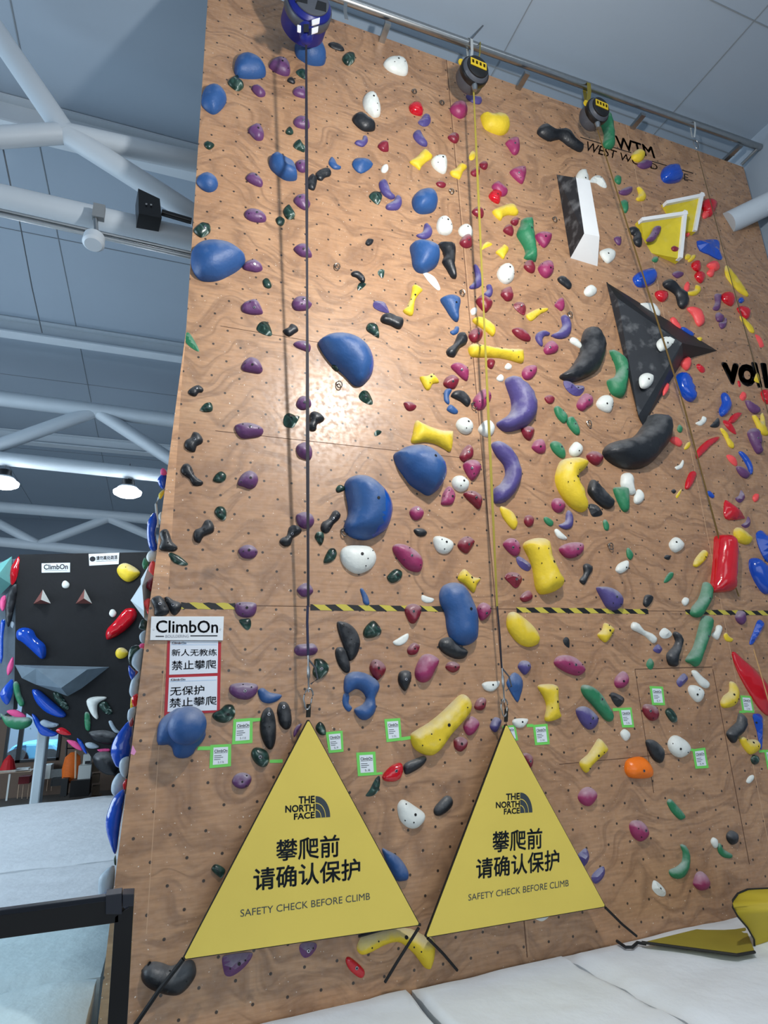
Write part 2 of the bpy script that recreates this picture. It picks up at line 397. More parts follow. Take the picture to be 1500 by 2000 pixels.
truss(8.0, [('chord', 0, 778, 345, 822, .15), ('chord', 0, 895, 325, 930, .13), ('brace', 188, 802, -75, 896, .13), ('brace', 188, 802, 345, 905, .13)], 'white pipe roof truss in the middle with two round lamps hanging from it')
truss(14.0, [('chord', 0, 990, 310, 1015, .15), ('chord', 0, 1058, 290, 1086, .13), ('brace', 212, 1012, 75, 1064, .12), ('brace', 212, 1012, 320, 1058, .12), ('brace', -45, 1000, 72, 1062, .12)], 'white pipe roof truss farthest away just above the black wall')
# cable tubes under the nearest truss
for dy, lab in ((25, 'thin grey conduit just under the nearest truss chord'), (33, 'lower thin grey conduit running below the nearest truss')):
    a, b = at(0, 386+dy, .9), at(375, 470+dy, .9); d = (b-a).normalized()
    tag(MB().tube([a-d*5, b+d*1.2], .018, 8).build('conduit', steel, None, True), lab, 'conduit', 'conduits')
# hanging cables and drop rods
rod = mat('dark_rod', (90, 96, 102), .5)
for pts, lab in (([(5, 285, 1.2), (22, 368, 1.2)], 'thin grey wire hanging above the left end of the nearest truss'), ([(38, 432, 3), (62, 560, 3.4), (82, 650, 4)], 'long thin grey wire looping down across the ceiling at far left'),
                 ([(985, 0, -.2), (952, 40, -.2), (921, 76, -.2)], 'thin wire running up from the rail above the middle rope device')):
    tag(MB().tube([at(*p) for p in pts], .008, 6).build('wire', rod, None, True), lab, 'wire')
# pipe coming through the wall at upper right
a, b = at(1420, 437, .02), at(1575, 362, -.42)
tag(MB().tube([a, b], .135, 28).build('roof_pipe', white_paint, None, True), 'fat white pipe coming through the plywood at upper right', 'pipe')
# loudspeaker
sp = empty('loudspeaker', at(290, 400, 1.0), 'black loudspeaker on the nearest truss beside the plywood edge', 'loudspeaker')
A, B_, Cc, D_ = at(270, 368, .72), at(312, 388, .72), at(316, 426, .72), at(271, 417, .72)
MB().hexa([A, B_, Cc, D_], [v+Vector((-.03, .22, 0)) for v in (A, B_, Cc, D_)]).build('cabinet', black_metal, sp)
MB().tube([at(316, 415, .8), at(374, 432, .8)], .03, 10).build('bracket', black_metal, sp, True)
writing('badge', 'II', [at(284, 400, .71), at(297, 402, .71), at(297, 399, .71), at(284, 397, .71)], mat('badge_grey', (170, 170, 170), .4), sp)
# spotlight under the chord
c = at(185, 460, .78); sl = empty('spotlight', c, 'small round white spotlight hanging under the nearest truss', 'lamp')
MB().lathe([(.05, .0), (.085, -.02), (.09, -.10), (.07, -.12)], c, (0, .2, 1), 20).build('lamp_head', white_paint, sp if False else sl, True)
MB().tube([at(188, 452, .8), at(186, 425, .8), at(190, 400, .8)], .02, 8).build('arm', steel, sl, True)
MB().box(at(180, 425, .8)-Vector((.0, .03, 0)), at(206, 405, .8)+Vector((0, .03, 0))).build('driver_box', mat('grey_box', (120, 126, 130), .5), sl)
# high-bay lamps
glow = mat('lamp_glow', (236, 246, 255), .5, emit=22)
glass_lens = mat('lamp_lens', (236, 246, 255), .5, emit=9)
def highbay(c, lab, r=.26, hang=.35):
    o = empty('high_bay_lamp', c, lab, 'lamp', 'high bay lamps')
    MB().lathe([(.05, .26), (.11, .25), (.12, .16), (.16, .12), (.16, .09)], c, (0, 0, 1), 24).build('driver', black_metal, o, True)
    MB().lathe([(.16, .12), (.19, .09), (.19, .07)], c, (0, 0, 1), 32).build('reflector', white_paint, o, True)
    MB().lathe([(.17, .085), (r, .02), (r-.01, -.03), (r-.08, -.07), (.02, -.09)], c, (0, 0, 1), 32).build('lens', glow, o, True)
    MB().tube([c+Vector((0, 0, .25)), c+Vector((0, 0, .25+hang))], .01, 8).build('hanger', rod, o, True)
    return o
highbay(at(6, 944, 8), 'bright round high bay lamp at the far left edge')
highbay(at(249, 962, 8), 'bright round high bay lamp close to the plywood edge')
LAMP = Vector((1.85, -2.6, 5.2))
fl = empty('flood_lamp', LAMP+Vector((0, -.12, 0)), 'flood lamp aimed at the plywood wall, hanging just above the frame', 'lamp')
MB().box(LAMP+Vector((-.2, -.3, -.14)), LAMP+Vector((.2, -.16, .14))).build('housing', black_metal, fl, bevel=.01)
MB().box(LAMP+Vector((-.17, -.16, -.11)), LAMP+Vector((.17, -.155, .11))).build('lens', glass_lens, fl)
MB().tube([LAMP+Vector((0, -.23, .14)), LAMP+Vector((0, -.23, 3.3))], .012, 8).build('hanger', rod, fl, True)
# ---------------------------------------------------------------- black boulder wall far left
YB_ = 9.5
blackm = mat('black_textured_panel', (9, 11, 15), .8, var=.6, bscale=5, bump=.4)
f_ = [at(37, 1083, YB_), at(300, 1078, YB_), at(300, 1530, YB_), at(222, 1515, YB_), at(185, 1490, YB_), at(165, 1458, YB_), at(110, 1432, YB_), at(50, 1392, YB_), at(28, 1345, YB_), at(31, 1150, YB_)]
S(MB().hexa(f_, [v+Vector((0, .5, 0)) for v in f_]).build('wall_black', blackm))
f_ = [at(-60, 1110, YB_+.1), at(36, 1090, YB_+.1), at(30, 1300, YB_+.1), at(26, 1385, YB_+.1), at(-60, 1440, YB_+.1)]
S(MB().hexa(f_, [v+Vector((0, .4, 0)) for v in f_]).build('wall_grey', mat('grey_panel', (98, 112, 124), .6, var=.15)))
QQ = lambda x, y, Y=YB_: at(x/4.6875, 1060+y/4.6875, Y)
teal = mat('teal_volume', (116, 186, 182), .55, var=.12, bscale=4)
def cone(name, base, apex, m, lab, cat='volume', Y=YB_, h=.3, conv=QQ, grp=None, parts=None):
    b = [conv(x, y, Y) for x, y in base]; a = [conv(x, y, Y-h) for x, y in apex]
    n = len(b)
    if len(a) == 1:
        o = MB().add(b+a, [(i, (i+1) % n, n) for i in range(n)]+[list(range(n))])
    else:
        o = MB().hexa(a, b)
    return tag(o.build(name, m), lab, cat, grp)
cone('volume', [(-120, 200), (0, 190), (110, 125), (100, 380), (0, 480), (-120, 420)], [(-20, 300)], teal, 'teal volume at the top left beside the black wall', h=.35)
cone('volume', [(135, 1118), (1000, 1138), (745, 1330), (620, 1405), (330, 1300), (200, 1240)], [(380, 1180), (760, 1190), (560, 1330)], mat('grey_volume', (108, 124, 136), .6, var=.25, bscale=6), 'wide grey wedge volume low on the black wall', h=.3) if False else None
b_ = [QQ(*p) for p in [(135, 1118), (1000, 1138), (745, 1335), (620, 1405), (330, 1300), (200, 1240)]]
a_ = [QQ(330, 1150, YB_-.3), QQ(800, 1160, YB_-.25), QQ(560, 1330, YB_-.35)]
tag(MB().add(b_+a_, [(0, 1, 7, 6), (1, 2, 7), (2, 3, 8, 7), (3, 4, 8), (4, 5, 6, 8), (5, 0, 6), (6, 7, 8), (0, 5, 4, 3, 2, 1)]).build('volume', mat('grey_volume', (112, 128, 140), .6, var=.25, bscale=6)), 'wide grey wedge volume low on the black wall', 'volume')
pyr = mat('pyramid_white', (224, 228, 222), .6, var=.1); pyr2 = mat('pyramid_brown', (120, 72, 66), .6)
for v, lab in (([(305, 560), (392, 428), (465, 557), (375, 522)], 'left white and brown pyramid volume on the black wall'), ([(693, 558), (775, 424), (843, 557), (768, 510)], 'right white and brown pyramid volume on the black wall')):
    p = [QQ(*q) for q in v[:3]]+[QQ(*v[3], YB_-.22)]
    o = MB().add(p, [(1, 2, 3)], 0).add(p, [(0, 1, 3), (2, 0, 3), (0, 1, 2)], 1).build('pyramid_volume', [pyr, pyr2]); tag(o, lab, 'volume', 'pyramid volumes')
paper = mat('sign_white', (226, 232, 236), .45); ink = mat('sign_ink', (14, 16, 26), .5)
def board(name, q, m, lab, cat, th=.012, grp=None):
    e = empty(name, (q[0]+q[1]+q[2]+q[3])/4, lab, cat, grp); k = Vector((0, -th, 0))
    return MB().hexa([v+k for v in q], q).build('panel', m, e)
def sub(q, u0, v0, u1, v1, off=0):
    k = Vector((0, -off, 0)); return [bil(q, u0, v0)+k, bil(q, u1, v0)+k, bil(q, u1, v1)+k, bil(q, u0, v1)+k]
def patch(name, q, m, par):
    return mesh(name, q, [(0, 1, 2, 3)], m, par)
q = [QQ(382, 275), QQ(641, 271), QQ(642, 184), QQ(382, 190)]
e = board('sign', q, paper, 'small white ClimbOn sign on the black wall', 'sign')
writing('lettering', 'ClimbOn', sub(q, .08, .33, .92, .86, .013), ink, e, .02); patch('underline', sub(q, .1, .18, .9, .21, .014), ink, e)
q = [QQ(818, 211), QQ(1086, 196), QQ(1092, 92), QQ(812, 104)]
e = board('notice', q, paper, 'white notice with a round logo at the top of the black wall', 'sign')
writing('lettering', '请勿高处跳落', sub(q, .24, .42, .95, .78, .013), ink, e, .02); patch('underline', sub(q, .24, .3, .95, .33, .014), ink, e)
cc = bil(q, .12, .55)+Vector((0, -.014, 0)); MB().lathe([(.055, 0), (.055, .004), (.042, .004), (.042, .001)], cc, (0, -1, 0), 24).build('logo_ring', ink, e)
MB().lathe([(.025, 0), (.025, .004)], cc, (0, -1, 0), 16).build('logo_dot', ink, e)
# ---------------------------------------------------------------- far room under the black wall
TT = lambda x, y, Y: at(x/5, 1400+y/5, Y)
def pbox(name, x0, y0, x1, y1, Y, dp, m, par=None, lab=None, cat=None, grp=None):
    a = TT(x0, y1, Y); b = TT(x1, y0, Y); o = MB().box((a.x, Y, a.z), (b.x, Y+dp, b.z)).build(name, m, par)
    if lab: tag(o, lab, cat, grp)
    return o
YW = 13.6
brown = mat('brown_wall', (112, 92, 78), .7, var=.1); dark = mat('dark_frame', (16, 20, 26), .4)
P0, P1, P2, P3 = TT(40, 445, YW), TT(600, 80, YW), None, None
wz0, wz1, wx0, wx1 = TT(300, 440, YW).z, TT(300, 60, YW).z+.8, TT(45, 300, YW).x-.0, TT(585, 300, YW).x
m_ = MB(); m_.box((-9, YW, -.4), (wx0, YW+.15, 4.2)).box((wx1, YW, -.4), (2, YW+.15, 4.2)).box((wx0, YW, -.4), (wx1, YW+.15, wz0)).box((wx0, YW, wz1), (wx1, YW+.15, 4.2)); S(m_.build('wall_back_room', brown))
m_ = MB(); t_ = .06
for x0, x1, z0, z1 in ((wx0, wx1, wz0, wz0+t_), (wx0, wx1, wz1-t_, wz1), (wx0, wx0+t_, wz0, wz1), (wx1-t_, wx1, wz0, wz1), (TT(205, 0, YW).x, TT(250, 0, YW).x, wz0, wz1)): m_.box((x0, YW-.03, z0), (x1, YW+.08, z1))
wn = S(m_.build('window_1', dark))
gm = mat('window_glass', (220, 240, 255), .02, trans=1)
S(MB().box((wx0, YW+.03, wz0), (wx1, YW+.04, wz1)).build('window_pane', gm, wn))
# what stands outside the window
S(MB().box((-14, YW+.3, -.5), (4, 40, -.4)).build('floor_outside', mat('yard_paving', (150, 156, 158), .8, var=.1)))
van = empty('van', TT(150, 400, 18)+Vector((0, 0, 0)), 'pale blue van parked outside the back window', 'car')
vp = [(50, 430), (80, 330), (140, 275), (260, 255), (520, 250), (560, 300), (565, 430)]
vm = mat('van_paint', (120, 196, 235), .3)
fr = [TT(x, y, 17.5) for x, y in vp]; MB().hexa(fr, [v+Vector((0, 1.8, 0)) for v in fr]).build('body', vm, van, bevel=.08)
fr = [TT(x, y, 17.46) for x, y in [(110, 345), (150, 292), (255, 275), (255, 345)]]; MB().hexa(fr, [v+Vector((0, .03, 0)) for v in fr]).build('side_window', mat('van_glass', (60, 110, 150), .1), van)
for x in (150, 470): MB().lathe([(.33, 0), (.33, .2)], TT(x, 430, 17.4), (0, 1, 0), 20).build('wheel', black_metal, van)
tr = empty('tree', TT(330, 200, 22), 'dim green tree seen through the back window behind the van', 'tree')
rr_ = random.Random(3); tm = MB()
for k in range(60):
    c = TT(rr_.uniform(250, 600), rr_.uniform(60, 260), 22+rr_.uniform(-.8, .8)); d = [Vector((rr_.uniform(-.3, .3), rr_.uniform(-.3, .3), rr_.uniform(-.3, .3))) for _ in range(4)]
    tm.add([c+v for v in d], [(0, 1, 2), (0, 2, 3), (0, 1, 3), (1, 2, 3)])
tm.build('crown', mat('leaf_green', (70, 110, 96), .8), tr); MB().tube([TT(420, 440, 22), TT(420, 200, 22)], .12).build('trunk', brown, tr)
a, b = TT(362, 150, 10.6), TT(440, 800, 10.6)
pl = [TT(355, 150, 10.6), TT(445, 150, 10.6), TT(385, 800, 10.6), TT(280, 800, 10.6)]
x0 = TT(290, 790, 10.6).x; x1 = TT(388, 790, 10.6).x
tag(MB().box((x0, 10.6, -.35), (x1, 11.0, 4.3)).build('pillar', mat('padded_white', (200, 214, 222), .6, var=.06), None, bevel=.03), 'white padded pillar between the mats and the back window', 'pillar')
wd = mat('pale_wood', (206, 178, 150), .5, var=.1); rdm = mat('dark_red_cloth', (110, 22, 32), .7); wht = mat('white_laminate', (214, 218, 214), .5)
dk = empty('desk', TT(150, 560, 12.3), 'pale wooden desk left of the white pillar', 'desk')
pbox('desk_top', -60, 530, 300, 560, 12.3, .6, wd, dk)
for x in (-40, 70): pbox('leg', x, 560, x+16, 820, 12.3, .05, wht, dk)
st = empty('stool', TT(230, 660, 12.9), 'dark red stool at the pale desk', 'stool')
pbox('seat', 175, 580, 290, 660, 12.9, .35, rdm, st)
for x in (170, 215, 268): pbox('leg', x, 660, x+12, 800, 12.9+(x % 3)*.1, .04, wd, st)
cp = TT(75, 515, 12.25); tag(MB().lathe([(.02, .3), (.1, .2), (.16, 0)], cp, (0, 0, 1), 14).build('desk_cloth', mat('bright_red_cloth', (190, 20, 30), .7)), 'red cloth cone lying on the pale desk', 'cloth')
kb = empty('keyboard', TT(215, 520, 12.35), 'white keyboard on the pale desk', 'keyboard'); pbox('keys', 150, 500, 280, 528, 12.35, .25, wht, kb)
pbox('cabinet', 415, 470, 500, 610, 13.0, .5, wht, None, 'low white cabinet right of the white pillar', 'cabinet')
ch = empty('armchair', TT(560, 600, 12.6), 'grey upholstered armchair right of the white pillar', 'chair'); gy = mat('grey_cloth', (120, 124, 124), .8, var=.2)
pbox('backrest', 490, 510, 640, 600, 12.9, .15, gy, ch); pbox('seat', 490, 600, 640, 680, 12.5, .5, mat('dark_cloth', (40, 42, 44), .8), ch)
for x in (400, 455, 500): pbox('leg', x, 615, x+10, 725, 12.5, .04, wd, ch)
ct = empty('orange_coat', TT(700, 450, 12.4), 'bright orange coat hanging on a rack below the black wall', 'coat'); om = mat('orange_cloth', (222, 104, 20), .7, var=.2)
MB().lathe([(.05, 0), (.16, -.1), (.2, -.35), (.17, -.6), (.03, -.66)], TT(715, 345, 12.4), (0, 0, 1), 14).build('coat_body', om, ct, True)
MB().tube([TT(740, 330, 12.2), TT(735, 600, 12.2)], .02, 8).build('sleeve_trim', wd, ct)
rk = empty('coat_rack', TT(650, 560, 12.45), 'thin black coat rack beside the orange coat', 'rack'); MB().tube([TT(652, 240, 12.45), TT(630, 780, 12.45)], .02, 8).build('pole', black_metal, rk); MB().tube([TT(640, 310, 12.45), TT(800, 305, 12.45)], .015, 8).build('bar', black_metal, rk)
bx = empty('box_stack', TT(830, 540, 12), 'white appliance box beside the orange coat', 'box')
pbox('upper_box', 805, 365, 890, 470, 12.1, .4, wht, bx); pbox('lower_box', 755, 470, 892, 612, 12.0, .5, wht, bx); pbox('vent', 828, 430, 880, 462, 12.05, .03, dark, bx)
pbox('storage_chest', 675, 612, 880, 790, 11.8, .6, mat('black_plastic', (12, 12, 14), .5), None, 'black storage chest under the white appliance box', 'chest')
sh = empty('shelf', TT(930, 620, 12.2), 'brown shelf with boxes right of the black chest', 'shelf'); cb_ = mat('cardboard', (128, 108, 88), .8, var=.2)
for y0, y1 in ((440, 540), (560, 650), (675, 770)): pbox('carton', 892, y0, 970, y1, 12.2, .3, cb_, sh)
pbox('shelf_board', 885, 770, 985, 785, 12.2, .4, cb_, sh)
pbox('pushcart', 585, 600, 665, 780, 12.0, .3, mat('dark_grey', (30, 32, 34), .5), None, 'dark upright trolley left of the black chest', 'trolley')
# ---------------------------------------------------------------- volumes on the plywood wall
def vol(name, P, faces, mats, lab, bevel=.006):
    vs = [at(x, y, -h) for x, y, h in P]
    m_ = MB()
    for f, mi in faces: m_.add([vs[i] for i in f], [list(range(len(f)))], mi)
    me = m_
    o = me.build(name, mats); bm = bmesh.new(); bm.from_mesh(o.data); bmesh.ops.remove_doubles(bm, verts=bm.verts, dist=.0005); bmesh.ops.recalc_face_normals(bm, faces=bm.faces); bm.to_mesh(o.data); bm.free()
    return tag(o, lab, 'volume')
vwhite = mat('white_volume', (236, 238, 238), .5, var=.04, bscale=6); vblack = mat('black_volume', (34, 37, 42), .5, var=.35, bscale=5, chalk=.5); vedge = mat('black_gloss_edge', (14, 15, 18), .5)
D3, C3 = at(1152, 352, -.2), at(1171, 462, -.22)
def back(p): return (lambda q: q)(Vector((p.x+.0, 0, p.z)))
def pxof(v):
    d = v-CAM; c = Vector((H_.x*d.x+N_.x*d.y+U_.x*d.z, H_.y*d.x+N_.y*d.y+U_.y*d.z, H_.z*d.x+N_.z*d.y+U_.z*d.z)); return (750+FL*c.x/c.z, 1000+FL*c.y/c.z, 0)
dD, dC = pxof(Vector((D3.x+.02, 0, D3.z-.05))), pxof(Vector((C3.x+.02, 0, C3.z-.02)))
vol('volume', [(1087, 341, 0), (1125, 347, .2), (1152, 352, .2), (1171, 462, .22), (1141, 456, .22), (1114, 504, 0), (1167, 520, 0), dD, dC],
    [((0, 1, 4, 5), 1), ((1, 2, 3, 4), 0), ((4, 3, 6, 5), 0), ((2, 7, 8, 3), 0), ((3, 8, 6), 0), ((0, 7, 2, 1), 0)], [vwhite, vblack], 'tall black and white faceted volume right of the green rail-shaped hold')
vol('volume', [(1184, 551, 0), (1401, 685, 0), (1332, 670, .24), (1206, 583, .08), (1247, 811, .03), (1256, 832, 0), (1335, 703, 0), (1238, 780, 0)],
    [((0, 1, 2, 3), 1), ((3, 2, 4), 0), ((2, 6, 5, 4), 0), ((2, 1, 6), 0), ((0, 3, 4, 7), 0), ((7, 4, 5), 0)], [vblack, vedge], 'huge diagonal black faceted volume with two white holds on it')
vyel = mat('yellow_volume', (206, 186, 40), .55, var=.3, bscale=5, chalk=.3)
def square_volume(tl, tr, br, bl, inner_l, lab, h=.16):
    t = h
    TL, TR, BR = at(*tl, -t*.5), at(*tr, -t), at(*br, -t*.5); BL = at(*bl, 0)
    e = empty('yellow_volume', (TL+BR)/2, lab, 'volume')
    pts = [TL, TR, BR]+[at(*p, 0) for p in inner_l]
    b = [Vector((v.x, 0.0, v.z)) for v in pts]
    MB().hexa(pts, [v if abs(v.y-w.y) > .001 else w+Vector((0, .01, 0)) for v, w in zip(b, pts)]).build('face', vyel, e)
    k = .045
    def rim(p, q, inn):
        n = Vector((0, -.02, 0)); MB().hexa([p+n, q+n, q+inn+n, p+inn+n], [p-n*2, q-n*2, q+inn-n*2, p+inn-n*2]).build('white_edge', vwhite, e)
    rim(TL, TR, Vector((0, 0, -k))); rim(TR, BR, Vector((-k, 0, 0)))
    return e
square_volume((1299, 394), (1373, 379), (1359, 453), (1305, 440), [(1312, 450), (1302, 420)], 'upper yellow volume with white top and right edges, behind the larger one', .12)
square_volume((1251, 427), (1340, 414), (1331, 506), (1265, 492), [(1272, 494), (1258, 470)], 'larger lower yellow volume with white edges and a purple hold on it', .17)
VOL_PLANES = [([(1087, 341), (1156, 352), (1172, 462), (1167, 520), (1114, 504)], .2), ([(1251, 427), (1340, 414), (1331, 506), (1258, 494)], .07),
              ([(1285, 640), (1325, 640), (1325, 700), (1285, 700)], .17), ([(1250, 725), (1280, 725), (1280, 760), (1250, 760)], .1), ([(1206, 583), (1260, 620), (1260, 670), (1215, 690)], .1),
              ([(1294, 740), (1310, 740), (1310, 778), (1294, 778)], .04)]
